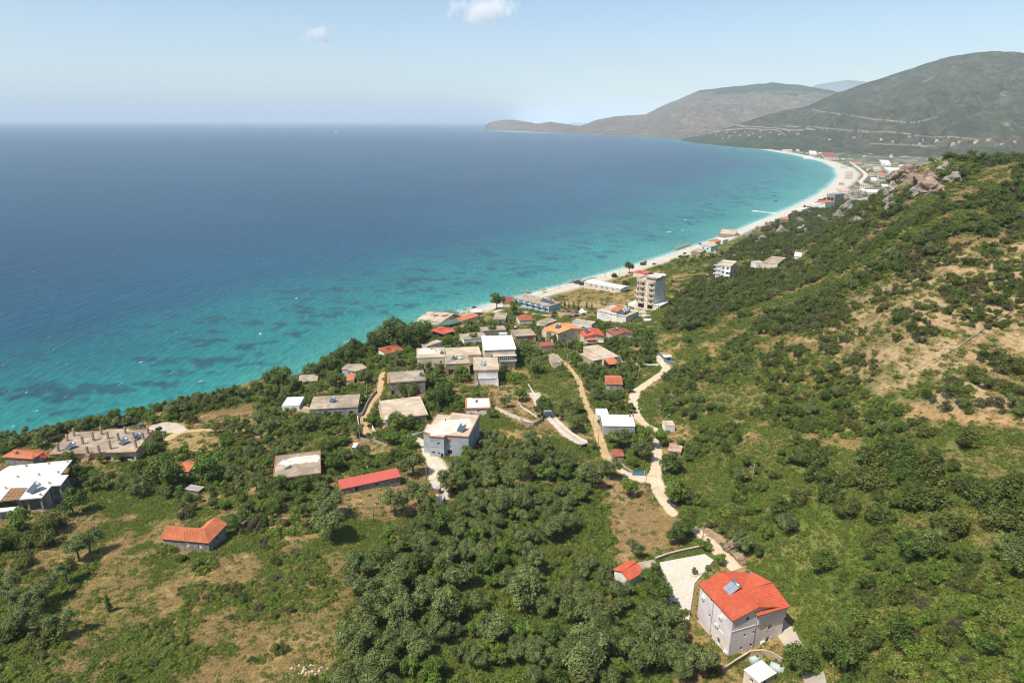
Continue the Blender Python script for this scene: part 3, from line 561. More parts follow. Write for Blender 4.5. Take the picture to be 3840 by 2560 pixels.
def hip(parent, x0, y0, x1, y1, ze, zr, mat, ov=.5, axis='x', frac=1.0):
    m_ = MB(); x0 -= ov; y0 -= ov; x1 += ov; y1 += ov; xm, ym = (x0 + x1) / 2, (y0 + y1) / 2; i = min(x1 - x0, y1 - y0) / 2 * frac
    if axis == 'x': a, b_ = Vector((x0 + i, ym, zr)), Vector((x1 - i, ym, zr))
    else: a, b_ = Vector((xm, y0 + i, zr)), Vector((xm, y1 - i, zr))
    c = [Vector(p) for p in ((x0, y0, ze), (x1, y0, ze), (x1, y1, ze), (x0, y1, ze))]
    if axis == 'x': fs = ((c[0], c[1], b_, a), (c[1], c[2], b_, b_), (c[2], c[3], a, b_), (c[3], c[0], a, a))
    else: fs = ((c[0], c[1], a, a), (c[1], c[2], b_, a), (c[2], c[3], b_, b_), (c[3], c[0], a, b_))
    for f in fs: tiled(m_, *f)
    o = m_.build('roof', mat, parent)
    for k, p in enumerate(c): ridge_cap(o, [p, ((a, b_, b_, a) if axis == 'x' else (a, a, b_, b_))[k]], mat, .1)
    ridge_cap(o, [a, b_], mat); return o
def flat(name, label, cat, px, h=None, base=None, wall='wall_beige', roof='concrete', trim=None, over=.25, opens=None, parapet=0.0, rect=True, mats={}, thick=.22, short=None, corner=0, group=None, deep=3.0, grow=0.0):
    loc, th, poly, H = site(px, h, base, rect, corner, grow); poly = offset(poly, -over)
    e = empty(name, loc, th, label, cat, group); mb = MB(); wall_faces(mb, poly, -deep, H - thick, opens or {}, e, mats); mb.build('wall', wall, e)
    rp = offset(poly, over); r = MB().prism(rp, H - thick, H).build('roof', roof, e)
    if trim:
        t = MB(); o2 = offset(poly, over + .05); i2 = offset(poly, over - .22); k = len(poly); a, b_ = H - thick - .03, H + .12
        for i in range(k):
            j = (i + 1) % k
            t.quad((*o2[i], a), (*o2[j], a), (*o2[j], b_), (*o2[i], b_)); t.quad((*i2[j], H + .002), (*i2[i], H + .002), (*i2[i], b_), (*i2[j], b_)); t.quad((*o2[i], b_), (*o2[j], b_), (*i2[j], b_), (*i2[i], b_))
        t.build('roof_edge', trim, e)
    if parapet:
        t = MB(); o2 = offset(poly, over - .004); i2 = offset(poly, over - .2); k = len(poly); a, b_ = H - .05, H + parapet
        for i in range(k):
            j = (i + 1) % k
            t.quad((*o2[i], a), (*o2[j], a), (*o2[j], b_), (*o2[i], b_)); t.quad((*i2[j], H), (*i2[i], H), (*i2[i], b_), (*i2[j], b_)); t.quad((*o2[i], b_), (*o2[j], b_), (*i2[j], b_), (*i2[i], b_))
        t.build('parapet', wall, e)
    reg(world_poly(loc, th, poly), loc[2] + H, loc[2], short); return e, poly, H
def pitched(name, label, cat, px, h=None, base=None, rise=1.4, kind='gable', axis='x', wall='wall_beige', tile='tile_orange', ov=.4, opens=None, mats={}, short=None, corner=0, course=0.0, group=None, deep=3.0, frac=1.0):
    """px are the eave corners"""
    loc, th, poly, H = site(px, h, base, True, corner); hw, hd = poly[2]; hw -= ov * .8; hd -= ov * .8; poly = [(-hw, -hd), (hw, -hd), (hw, hd), (-hw, hd)]
    e = empty(name, loc, th, label, cat, group); mb = MB(); wall_faces(mb, poly, -deep, H, opens or {}, e, mats)
    if kind == 'gable': gable(e, -hw, -hd, hw, hd, H, H + rise, axis, tile, ov, mb, course)
    elif kind == 'hip': hip(e, -hw, -hd, hw, hd, H, H + rise, tile, ov, axis, frac)
    elif kind == 'shed':                        # one slope, high side given by axis ('n' far, 's' near, 'e', 'w')
        zz = {'n': (0, 0, 1, 1), 's': (1, 1, 0, 0), 'e': (0, 1, 1, 0), 'w': (1, 0, 0, 1)}[axis]; cs = [(-hw - ov, -hd - ov), (hw + ov, -hd - ov), (hw + ov, hd + ov), (-hw - ov, hd + ov)]
        C3 = [Vector((*c_, H + .1 + rise * z_)) for c_, z_ in zip(cs, zz)]; k0 = {'n': 0, 's': 2, 'e': 3, 'w': 1}[axis]; m_ = MB(); tiled(m_, *[C3[(k0 + q) % 4] for q in range(4)], pitch=.4, amp=.04); m_.build('roof', tile, e)
        for i in range(4):
            j = (i + 1) % 4
            if zz[i] or zz[j]: mb.quad((*poly[i], H), (*poly[j], H), (*poly[j], H + rise * zz[j] * .96), (*poly[i], H + rise * zz[i] * .96))
    mb.build('wall', wall, e); reg(world_poly(loc, th, poly), loc[2] + H + rise * .5, loc[2], short); return e, poly, H
def steps(parent, a, b, w, n, mat, name='step'):
    """straight outside stair from a (low) to b (high) in the parent's frame, every step a part"""
    a, b = Vector(a), Vector(b); d = Vector((b.x - a.x, b.y - a.y, 0)); L_ = d.length; d.normalize(); s = Vector((-d.y, d.x, 0)) * w / 2; me = None
    for i in range(n):
        c = a.lerp(b, (i + .5) / n); t = L_ / n / 2 * 1.08
        if me is None:
            m_ = MB(); m_.prism([(-d.x * t - s.x, -d.y * t - s.y), (d.x * t - s.x, d.y * t - s.y), (d.x * t + s.x, d.y * t + s.y), (-d.x * t + s.x, -d.y * t + s.y)][::1], -.16, 0)
            o = m_.build(name, mat, parent); me = o.data
        else: o = bpy.data.objects.new(name, me); COL.objects.link(o); o.parent = parent
        o.location = c
    m_ = MB(); q0 = a - d * .1; m_.quad(q0 - s + Vector((0, 0, -.16)), b - s + Vector((0, 0, -.16)), b - s + Vector((0, 0, -.6)), q0 - s + Vector((0, 0, -.6))); m_.quad(q0 + s + Vector((0, 0, -.6)), b + s + Vector((0, 0, -.6)), b + s + Vector((0, 0, -.16)), q0 + s + Vector((0, 0, -.16))); m_.quad(q0 - s + Vector((0, 0, -.6)), b - s + Vector((0, 0, -.6)), b + s + Vector((0, 0, -.6)), q0 + s + Vector((0, 0, -.6)))
    m_.build('stair_slope', mat, parent)
def ribbon(name, pts, width, mat, kind='structure', lift=.14, label=None, cat=None):
    """a way laid over the ground along photograph pixels"""
    P_ = [hit(u, v)[:2] for u, v in pts]; wd = [q * 1.22 for q in width] if isinstance(width, (list, tuple)) else [width * 1.2] * len(P_)
    out = []; W_ = []
    for i in range(len(P_) - 1):
        p0, p1, p2, p3 = (np.array(P_[max(0, min(len(P_) - 1, i + j))]) for j in (-1, 0, 1, 2)); n = max(2, int(np.hypot(*(p2 - p1)) / 1.2))
        for k in range(n):
            t = k / n; out.append(.5 * (2 * p1 + (p2 - p0) * t + (2 * p0 - 5 * p1 + 4 * p2 - p3) * t * t + (-p0 + 3 * p1 - 3 * p2 + p3) * t ** 3)); W_.append(wd[i] + (wd[i + 1] - wd[i]) * t)
    out.append(np.array(P_[-1])); W_.append(wd[-1]); C_ = np.array(out); T = np.gradient(C_, axis=0); T /= np.hypot(T[:, 0], T[:, 1])[:, None] + 1e-9; Nn = np.stack((-T[:, 1], T[:, 0]), 1)
    W_ = np.array(W_) * (1 + (vnoise(C_[:, 0] / 3, C_[:, 1] / 3, 81) - .5) * .35); lat = np.array((-.5, -.44, -.32, -.16, 0, .16, .32, .44, .5)); X = C_[:, None] + Nn[:, None] * lat[None, :, None] * W_[:, None, None]
    z = ground(X[..., 0], X[..., 1]) + lift; z = np.maximum(z, .1); z[:, 0] -= .35; z[:, -1] -= .35
    o = meshobj(name, np.concatenate((X, z[..., None]), -1).reshape(-1, 3), gridfaces(len(C_), 9)[:, ::-1], MATS[mat], smooth=True); o.data.attributes.new('across', 'FLOAT', 'POINT').data.foreach_set('value', np.tile(np.abs(lat) * 2, len(C_)).astype(np.float32)); setp(o, label, cat, kind=kind); ROADS.append((C_, W_)); return o
ROADS = []
def wall_run(name, label, cat, pts, h, t, mat, up=0.0, coping=None, group=None):
    """free-standing wall along photograph pixels of its foot"""
    P_ = []
    for i in range(len(pts) - 1):
        a, b_ = hit(*pts[i], up=up)[:2], hit(*pts[i + 1], up=up)[:2]; n = max(1, int(np.hypot(*(b_ - a)) / 2)); P_ += [a + (b_ - a) * k / n for k in range(n)]
    P_.append(b_); C_ = np.array(P_); T = np.gradient(C_, axis=0); T /= np.hypot(T[:, 0], T[:, 1])[:, None]; Nn = np.stack((-T[:, 1], T[:, 0]), 1); z = ground(C_[:, 0], C_[:, 1]); o0 = np.array((C_[0][0], C_[0][1], z[0]))
    e = empty(name, o0, 0, label, cat, group); m_ = MB(); cp = MB()
    for i in range(len(C_) - 1):
        a, b_ = C_[i] - o0[:2], C_[i + 1] - o0[:2]; za, zb = z[i] - o0[2], z[i + 1] - o0[2]; na, nb = Nn[i] * t / 2, Nn[i + 1] * t / 2
        for q, hh, dn, ex in ((m_, h, 1.5, 1.0),) + (((cp, h + .1, -h, 1.5),) if coping else ()):
            A0, A1, B0, B1 = a - na * ex, a + na * ex, b_ - nb * ex, b_ + nb * ex
            q.quad((*A0, za - dn), (*B0, zb - dn), (*B0, zb + hh), (*A0, za + hh)); q.quad((*B1, zb - dn), (*A1, za - dn), (*A1, za + hh), (*B1, zb + hh)); q.quad((*A0, za + hh), (*B0, zb + hh), (*B1, zb + hh), (*A1, za + hh))
            if i == 0: q.quad((*A1, za - dn), (*A0, za - dn), (*A0, za + hh), (*A1, za + hh))
            if i == len(C_) - 2: q.quad((*B0, zb - dn), (*B1, zb - dn), (*B1, zb + hh), (*B0, zb + hh))
    m_.build('wall', mat, e)
    if coping: cp.build('coping', coping, e)
    return e
# ================================================================ ways
ribbon('road', Q('F', 1228, 85, 1250, 150, 1300, 200, 1270, 255, 1190, 312, 1100, 372, 1020, 432, 985, 495, 980, 560, 1000, 640, 1040, 710, 1110, 770, 1190, 825, 1222, 900, 1215, 1000, 1210, 1100, 1205, 1180, 1190, 1270, 1215, 1350, 1235, 1430, 1285, 1520, 1330, 1590, 1400, 1660),
       [2.4, 3, 4.2, 4.2, 4, 4, 4.5, 4, 3.6, 3.4, 3.4, 3.4, 3.4, 3.2, 3.2, 3.2, 3.4, 4.5, 4, 3.4, 3, 2.6, 2.4], 'road_gravel')
ribbon('road', Q('F', 850, 1205, 900, 1240, 960, 1265, 1050, 1290, 1140, 1300, 1200, 1310), [2.2, 2.8, 3.6, 4.6, 5, 4], 'road_gravel', lift=.17)
ribbon('road', Q('G', 860, 140, 960, 200, 1060, 280, 1130, 350, 1200, 420, 1270, 490, 1340, 560), [2.2, 2.4, 2.6, 2.8, 3, 3, 3], 'road_gravel')
ribbon('road', Q('G', 1690, 1010, 1760, 1100, 1830, 1210, 1900, 1320, 1990, 1440, 2040, 1560, 2070, 1700), [2.4, 2.6, 2.8, 2.8, 2.6, 2.6, 2.6], 'drive_concrete')
ribbon('lane', Q('F', 190, 66, 300, 150, 370, 232, 436, 320, 468, 405, 490, 490, 530, 590, 580, 695, 620, 800, 660, 920, 705, 1050, 755, 1130, 810, 1175, 870, 1225), [2, 2.4, 2.6, 2.6, 2.4, 2.4, 2.6, 2.8, 3, 3.2, 3.4, 3.4, 3, 2.6], 'lane_dirt')
ribbon('lane', Q('C', 1140, 120, 1122, 200, 1110, 280, 1085, 345, 1035, 400, 1000, 460, 965, 540, 952, 610, 970, 690, 1000, 735, 1015, 765), 2.8, 'lane_dirt')
ribbon('track', Q('B', 330, 790, 400, 735, 480, 705, 560, 695, 700, 686, 830, 690, 980, 688, 1150, 684), [3.4, 3.2, 2.8, 2.4, 2.2, 2, 2, 2], 'lane_dirt')
ribbon('yard', Q('B', 190, 640, 260, 645, 330, 655, 410, 675, 500, 700), [6, 7.5, 7.5, 6, 3.4], 'drive_concrete', lift=.20)
ribbon('driveway', Q('C', 1440, 765, 1500, 790, 1550, 830, 1580, 890, 1615, 950, 1660, 1010, 1690, 1080, 1670, 1150, 1690, 1240, 1730, 1330, 1760, 1400), [2.4, 3, 3.4, 3.6, 4, 5.2, 5.6, 4.6, 3.8, 3, 2], 'pale_gravel')
ribbon('footpath', Q('D', 1170, 1115, 1240, 1140, 1300, 1170, 1400, 1212, 1500, 1250, 1560, 1275), 2.6, 'drive_concrete')
ribbon('beach_road', Q('P', 1850, 1172, 1905, 1150, 2000, 1115, 2085, 1082, 2200, 1052, 2350, 1018, 2440, 994, 2520, 966, 2600, 935, 2660, 905), [3.5, 4, 4, 4, 4.2, 4.4, 4.6, 4.8, 5, 4], 'road_gravel')
ribbon('beach_road', Q('I', 1300, 530, 1400, 600, 1500, 690, 1435, 780, 1500, 830, 1400, 900), [6, 8, 9, 8, 8, 5], 'pale_gravel', lift=.5)
ribbon('dry_riverbed', Q('I', 1480, 560, 1700, 575, 1900, 585, 2100, 590), [12, 16, 16, 14], 'drive_concrete', lift=.5)
ribbon('concrete_drive', Q('F', 10, 450, 60, 550, 150, 660, 230, 750, 320, 840, 420, 905, 500, 955), 4.4, 'drive_concrete')
ribbon('hillside_track', Q('H', 880, 1015, 1050, 1000, 1200, 980), 2.2, 'drive_concrete')
ribbon('paved_walk', Q('E', 205, 690, 300, 708, 400, 722, 520, 732), 2.0, 'pale_gravel')
# ================================================================ buildings of the village
def rw(n, z, w_, h_, kind='win', f0=.15, f1=.85): return [(f0 + (f1 - f0) * i / max(1, n - 1), z, w_, h_, kind) for i in range(n)]
# --- pink house with the red cross-gabled roof
loc, th, poly, H = site(Q('S', 666, 778, 1300, 618, 880, 205, 108, 340), base=Q('S', 592, 1225)[0], corner=0)
hw, hd = poly[2]; hw -= .35; hd -= .35; poly = [(-hw, -hd), (hw, -hd), (hw, hd), (-hw, hd)]
e = pink = empty('house', loc, th, 'three storey pink house with bright red tiled cross gable roof beside the paved yard', 'house'); PH = (loc, th, hw, hd, H)
f = H / 3; mb = MB()
wall_faces(mb, poly, -3, H, {0: [(.28, H - 1.35, .7, .75, 'dark'), (.52, H - 1.25, .75, .8, 'dark'), (.80, H - 1.75, 1.5, 1.3, 'shut'), (.27, f + .75, .55, .6, 'dark'), (.44, f + .9, .6, .6, 'dark'), (.74, f + .6, 1.0, 1.25, 'open'), (.24, .6, .6, .7, 'dark'), (.42, .65, .6, .75, 'dark'), (.73, .45, 1.0, 1.35, 'open')],
                           3: [(.13, H - 1.9, 1.5, 1.4, 'shut'), (.36, H - 1.3, .6, .8, 'dark'), (.73, H - 1.85, 1.7, 1.4, 'shut'), (.36, f + .9, .55, .7, 'dark'), (.73, f + .35, 1.5, 1.3, 'shut'), (.70, .3, 1.1, 1.3, 'open')],
                           1: rw(3, f + .7, 1.1, 1.3) + rw(3, H - 1.8, 1.1, 1.3), 2: rw(2, f + .7, 1.1, 1.3)}, e, {})
qr = -hw + 2 * hw * .43; rise = 1.55; xe = -hw + (qr + hw) * 2
gable(e, -hw, -hd, xe, hd, H, H + rise, 'y', 'tile_red', .4, mb, .52)
pe = -hd + 2 * hd * .92
gable(e, qr, -hd - .5, hw, pe, H - .05, H + rise - .05, 'x', 'tile_red', .35, mb, .52)
mb.build('wall', 'wall_pink', e)
t = MB(); t.box(-hw - .02, -hd - .07, 2 * f - .22, hw * 1.002, -hd - .004, 2 * f); t.build('string_course', 'frame_white', e)
for (x0, y0, z1) in ((qr + .25, -hd - .07, H), (-hw - .07, hd - 2 * hd * .44, H)):
    t = MB(); t.tube((x0, y0, 0), (x0, y0, z1), .07, .07, 6); t.build('downpipe', 'wall_grey', e)
t = MB(); t.box(qr + .55, -hd - .35, 2 * f, hw, -hd - .003, H - .1); t.build('bay', 'wall_pink', e)
reg(world_poly(loc, th, poly), loc[2] + H + rise, loc[2], 'pink house')
def on_house(x, y, z): c, s = math.cos(th), math.sin(th); return (loc[0] + x * c - y * s, loc[1] + x * s + y * c, loc[2] + z)
# air conditioners on the pink house
first = None
for x, y, z, rz, lab in ((-hw - .2, hd - 2 * hd * .13, H - 2.4, -90, 'white air conditioner high on the pink wall near the far corner'), (-hw - .2, hd - 2 * hd * .68, H - 2.5, -90, 'white air conditioner under the eave near the front corner of the pink house'),
                         (-hw - .2, hd - 2 * hd * .60, f + .95, -90, 'white air conditioner beside the shutters at middle floor of pink house'), (-hw - .2, hd - 2 * hd * .93, .25, -90, 'white air conditioner lowest on the left wall of pink house'), (hw * .26, -hd - .2, .95, 0, 'white air conditioner beside the lowest window on shaded pink wall')):
    if first is None:
        first = empty('air_conditioner', (0, 0, 0), 0, lab, 'air conditioner', 'air conditioners on the pink house'); MB().box(-.45, -.18, -.3, .45, .18, .3).build('casing', 'white_plastic', first); MB().tube((.12, -.2, 0), (.12, -.185, 0), .24, .24, 10).build('fan_grille', 'concrete_grey', first); a = first
    else: a = clone(first, (0, 0, 0), 0, 1, lab)
    a.location = on_house(x, y, z); a.rotation_euler = (0, 0, th + R(rz))
# satellite dishes
dish0 = None
def dish(p, rz, lab, mat='concrete_pale', r=.45):
    global dish0
    if dish0 is None:
        dish0 = empty('satellite_dish', (0, 0, 0), 0, lab, 'dish', 'satellite dishes on the houses'); m_ = MB(); k = 12; m_.v.append((0, .06, .55))
        for j, (rr, dp) in enumerate(((.25, .03), (.45, -.06))):
            for i in range(k): t_ = 2 * math.pi * i / k; m_.v.append((rr * math.cos(t_), dp, .55 + rr * math.sin(t_)))
        m_.f = [(0, 1 + i, 1 + (i + 1) % k) for i in range(k)] + [(1 + i, 1 + k + i, 1 + k + (i + 1) % k, 1 + (i + 1) % k) for i in range(k)]
        m_.build('reflector', 'concrete_pale', dish0, True); MB().bar((0, .1, 0), (0, .08, .5), .05).bar((0, .06, .2), (0, -.4, .5), .03).build('mast', 'steel', dish0); d = dish0
    else: d = clone(dish0, (0, 0, 0), 0, 1, lab, None, {'reflector': mat})
    d.location = tuple(map(float, p)); d.rotation_euler = (0, 0, rz); d.scale = (r / .45,) * 3; return d
dish(on_house(-hw - .3, hd - 2 * hd * .47, .2), th - R(90), 'rusty red satellite dish low on the left wall of pink house', 'tile_rust'); dish0.children[0].material_slots[0].link = 'OBJECT'; dish0.children[0].material_slots[0].material = MATS['tile_rust']
dish(on_house(-hw - .3, hd - .3, .5), th - R(90), 'rusty red satellite dish at the far corner of the pink house', 'tile_rust')
# --- solar water heaters
def make_heater(lab, pmat='solar_blue'):
    h_ = empty('solar_heater', (0, 0, 0), 0, lab, 'water heater', 'solar water heaters on the roofs')
    m_ = MB(); A, B = Vector((-.95, -.9, .25)), Vector((.95, .75, 1.25))
    def pl(x0, x1, o, nm, mt, th_=.06):
        q = MB(); n_ = Vector((0, -(B.z - A.z), B.y - A.y)).normalized() * o; n2 = n_ + Vector((0, -(B.z - A.z), B.y - A.y)).normalized() * th_
        c_ = [Vector((x0, A.y, A.z)), Vector((x1, A.y, A.z)), Vector((x1, B.y, B.z)), Vector((x0, B.y, B.z))]
        q.quad(*[p + n2 for p in c_]); q.quad(*[p + n_ for p in c_[::-1]])
        for i in range(4): j = (i + 1) % 4; q.quad(c_[i] + n_, c_[j] + n_, c_[j] + n2, c_[i] + n2)
        q.build(nm, mt, h_)
    pl(-.98, -.02, 0, 'collector', pmat); pl(.02, .98, 0, 'collector', pmat)
    m_.bar((-.9, .7, 0), (-.9, .8, 1.3), .06).bar((.9, .7, 0), (.9, .8, 1.3), .06).bar((-.9, -.9, .02), (-.9, .7, .02), .05).bar((.9, -.9, .02), (.9, .7, .02), .05).bar((-.9, -.9, .22), (-.9, -.9, 0), .05).bar((.9, -.9, .22), (.9, -.9, 0), .05).bar((-.9, .75, 1.0), (.9, .75, 1.0), .05); m_.build('stand', 'wall_grey', h_)
    MB().tube((-.95, .98, 1.38), (.95, .98, 1.38), .29, .29, 14).build('tank', 'steel', h_, True); return h_
HEAT = make_heater('solar heater with steel tank on the red roof of the pink house', 'solar_pale'); HEAT_used = [False]
def heater(p, rz, lab, sc=1.0, pmat=None, tmat=None):
    mm = {}
    mm['collector'] = pmat or 'solar_blue'
    if tmat: mm['tank'] = tmat
    return clone(HEAT, p, rz, sc, lab, None, mm)
HEAT.location = on_house(qr - 1.5, hd * .15, H + rise - .95); HEAT.rotation_euler = (0, 0, th - R(90)); HEAT.scale = (1.25,) * 3
# --- small red roofed hut, shed roof and walls beside the paved yard
pitched('hut', 'small hut with dark red tiled gable roof left of the paved yard', 'hut', Q('G', 225, 545, 395, 665, 492, 560, 390, 480), h=2.4, rise=.9, axis='y', wall='wall_white', tile='tile_red', ov=.3, short='red roofed hut by the paved yard', corner=1)
flat('shed', 'grey flat roofed lean-to between the red hut and paved yard', 'shed', Q('G', 470, 575, 660, 540, 590, 465, 430, 500), h=2.4, roof='concrete', wall='wall_grey', over=.15)
yard = [hit(u, v)[:2] for u, v in Q('G', 735, 880, 910, 1025, 960, 690, 1130, 480, 1050, 425, 650, 500, 680, 600)]
m, N, L, b = newmat('crazy_paving'); g = N.new('ShaderNodeNewGeometry').outputs['Position']
vo = N.new('ShaderNodeTexVoronoi'); vo.inputs['Scale'].default_value = 2.2; L.new(g, vo.inputs['Vector']); ve = N.new('ShaderNodeTexVoronoi'); ve.feature = 'DISTANCE_TO_EDGE'; ve.inputs['Scale'].default_value = 2.2; L.new(g, ve.inputs['Vector'])
sx = N.new('ShaderNodeSeparateColor'); L.new(vo.outputs['Color'], sx.inputs[0])
big = noise(N, L, .22, 2, .5, g); pal = mixrgb(N, L, ramp(N, L, big, ((.42, 0), (.5, 1))), (.60, .51, .36), (.53, .53, .53))
c = mixrgb(N, L, sx.outputs[0], pal, (.68, .61, .49)); c = mixrgb(N, L, ramp(N, L, ve.outputs['Distance'], ((.02, 1), (.07, 0))), c, (.45, .40, .33)); L.new(c, b.inputs['Base Color']); b.inputs['Roughness'].default_value = .8
bm = bmesh.new(); vs = [bm.verts.new((x, y, ground(x, y) + .28)) for x, y in yard]; bm.faces.new(vs); r_ = bmesh.ops.extrude_face_region(bm, geom=bm.faces[:]); bmesh.ops.translate(bm, vec=(0, 0, -1.2), verts=[v for v in r_['geom'] if isinstance(v, bmesh.types.BMVert)]); bmesh.ops.recalc_face_normals(bm, faces=bm.faces[:])
me = bpy.data.meshes.new('paved_yard'); bm.to_mesh(me); bm.free(); me.materials.append(m); o = bpy.data.objects.new('paved_yard', me); COL.objects.link(o); setp(o, kind='structure'); FOOT.append([tuple(p) for p in yard])
yz = np.array([hit(u, v) for u, v in Q('G', 735, 880, 910, 1025, 960, 690, 1130, 480, 1050, 425, 650, 500)]); yu, yv = project(yz[:, 0], yz[:, 1], yz[:, 2]); IMGB.append((yu.min(), yv.min(), yu.max(), yv.max(), float(np.hypot(yz[:, 0], yz[:, 1]).max())))
wall_run('garden_wall', 'pale stone garden wall along the lower left edge of the paved yard', 'wall', Q('G', 735, 885, 800, 950, 905, 1030), .7, .3, 'wall_beige', coping='concrete_pale')
wall_run('garden_wall', 'brown stone garden wall behind the paved yard by the dirt road', 'wall', Q('G', 610, 480, 720, 440, 860, 405, 1000, 375), .9, .35, 'wall_stone', coping='concrete_pale')
wall_run('kerb_wall', 'low curved planter wall inside the paved yard beside the pink house', 'wall', Q('G', 910, 615, 960, 625, 1020, 600, 1100, 570), .35, .25, 'concrete_pale')
wall_run('retaining_wall', 'grey concrete wall curving behind the white tank shed below the pink house', 'wall', Q('G', 1200, 1480, 1330, 1395, 1450, 1320, 1560, 1310, 1640, 1330, 1740, 1390), 1.1, .22, 'concrete', coping='concrete_pale')
flat('tank_shed', 'small white flat roofed shed beside two water tanks at the bottom right', 'shed', Q('G', 1545, 1560, 1700, 1475, 1565, 1370, 1380, 1440), h=2.3, wall='wall_beige', roof='concrete_white', over=.1, opens={0: [(.35, .3, .7, 1.8, 'dark')], 3: [(.5, .8, .8, .9, 'win')]}, short='white tank shed', thick=.14)
def water_tank(px, ang, lab, r=.75, ln=2.0, up=1.0):
    p = hit(*px, up=up); e_ = empty('water_tank', (p[0], p[1], p[2] - up), ang, lab, 'water tank', 'water tanks by the white shed'); m_ = MB(); m_.tube((-ln / 2, 0, r), (ln / 2, 0, r), r, r, 18); m_.tube((-ln / 2 - .14, 0, r), (-ln / 2, 0, r), r * .8, r, 18); m_.build('drum', 'tank_green', e_, True); MB().tube((ln * .25, 0, 2 * r - .05), (ln * .25, 0, 2 * r + .07), .24, .24, 10).build('lid', 'dark_opening', e_); MB().box(-ln * .4, -r * .6, -.6, -ln * .3, r * .6, .25).build('cradle', 'concrete', e_); MB().box(ln * .3, -r * .6, -.6, ln * .4, r * .6, .25).build('cradle', 'concrete', e_)
water_tank(Q('G', 1500, 1350)[0], R(20), 'pale green water tank behind the white shed near the grey wall'); water_tank(Q('G', 1700, 1430)[0], R(-35), 'pale green water tank with dark lid right of the white shed', .85, 2.4)
# --- stone house with the orange L-shaped roof, lower left
loc, th, poly, H = site(Q('J', 1045, 287, 1357, 318, 1490, 186, 1180, 170), base=Q('J', 1356, 384)[0], corner=1); hw, hd = poly[2]; hw -= .3; hd -= .3
e = empty('house', loc, th, 'small old stone house with orange L-shaped tiled roof in the dry field', 'house'); mb = MB(); d1 = hd * .62; wl = [(-hw, -hd), (hw, -hd), (hw, hd), (hw - 2 * d1, hd), (hw - 2 * d1, -hd + 2 * d1), (-hw, -hd + 2 * d1)]
wall_faces(mb, wl, -2.5, H, {0: [(.52, .75, .75, 1.15, 'shut'), (.80, .65, .75, 1.2, 'shut')], 1: [(.5, .9, .6, .8, 'dark')]}, e, {'shutter': 'frame_white'})
rr = 1.5; o_ = .35; R0, R1, R2 = Vector((-hw - o_, -hd + d1, H + rr)), Vector((hw - d1, -hd + d1, H + rr)), Vector((hw - d1, hd + o_, H + rr)); ez = H - .3
m_ = MB(); NL, NR, FR = Vector((-hw - o_, -hd - o_, ez)), Vector((hw + o_, -hd - o_, ez)), Vector((hw + o_, hd + o_, ez)); BL, BI, FI = Vector((-hw - o_, -hd + 2 * d1 + o_, ez)), Vector((hw - 2 * d1 - o_, -hd + 2 * d1 + o_, ez)), Vector((hw - 2 * d1 - o_, hd + o_, ez))
tiled(m_, NL, NR, R1, R0, course=.4); tiled(m_, NR, FR, R2, R1, course=.4); tiled(m_, BI, BL, R0, R1, course=.4); tiled(m_, FI, BI, R1, R2, course=.4)
ro = m_.build('roof', 'tile_orange', e); ridge_cap(ro, [R0, R1], 'tile_orange'); ridge_cap(ro, [R1, R2], 'tile_orange'); ridge_cap(ro, [R1, NR], 'tile_orange')
mb.tri((-hw, -hd + 2 * d1, H), (-hw, -hd, H), (-hw, -hd + d1, H + rr - .1)); mb.tri((hw, hd, H), (hw - 2 * d1, hd, H), (hw - d1, hd, H + rr - .1)); mb.build('wall', 'wall_stone', e); reg(world_poly(loc, th, wl), loc[2] + H + rr, loc[2], 'stone house in the field')
# --- white concrete building at the left edge: slab on columns
px = Q('T', -260, 1190, 350, 1135, 770, 1097, 945, 885, 1118, 868, 1262, 680, 1105, 690, 1325, 410, 165, 522, -300, 800)
loc, th, poly, H = site(px, base=Q('T', 830, 1350)[0], rect=False, corner=2)
e = empty('building', loc, 0, 'unfinished white concrete building on columns at the left edge', 'building'); MB().prism(poly, H - .32, H).build('roof', 'concrete_white', e)
inn = offset(poly, -.6); MB().prism(offset(poly, .1), -2.5, .12).build('floor', 'concrete_grey', e)
cols = [inn[2], inn[3], inn[4], inn[5], inn[7], ((inn[1][0] + inn[2][0]) / 2 - 1.0, (inn[1][1] + inn[2][1]) / 2), inn[1]]
cm = None
for x, y in cols:
    if cm is None: o = MB().box(-.25, -.25, .1, .25, .25, H - .31).build('column', 'concrete', e); cm = o.data
    else: o = bpy.data.objects.new('column', cm); COL.objects.link(o); o.parent = e
    o.location = (x, y, 0)
mb = MB(); c0 = np.mean(inn, 0); mb.prism([(inn[8][0], inn[8][1] - .3), (inn[8][0] + (inn[7][0] - inn[8][0]) * .8, inn[8][1] + (inn[7][1] - inn[8][1]) * .8 - .3), (inn[8][0] + (inn[7][0] - inn[8][0]) * .8, inn[8][1] + (inn[7][1] - inn[8][1]) * .8), inn[8]], .1, H - .32); mb.build('wall', 'wall_grey', e); mb = MB(); mb.prism([(inn[1][0] - 3.4, inn[1][1] + 2.5), (inn[1][0] + 5, inn[1][1] + 4.2), (inn[1][0] + 5, inn[1][1] + 4.5), (inn[1][0] - 3.4, inn[1][1] + 2.8)], .1, H - .32); mb.build('wall', 'wall_grey', e)
sm = None
for x, y in Q('T', 485, 535, 895, 485, 1240, 450, 1075, 650, 715, 690, 325, 730, 910, 850, 105, 940, 745, 1060):
    p = at_z(x, y, loc[2] + H) - loc
    if sm is None: o = MB().box(-.2, -.2, -.01, .2, .2, .75).build('column_stub', 'concrete_pale', e); sm = o.data
    else: o = bpy.data.objects.new('column_stub', sm); COL.objects.link(o); o.parent = e
    o.location = p
def roofp(px, z): return at_z(px[0], px[1], z)
ZB1 = loc[2] + H
reg(world_poly(loc, 0, poly), ZB1, loc[2] - 1.5, 'white concrete building')
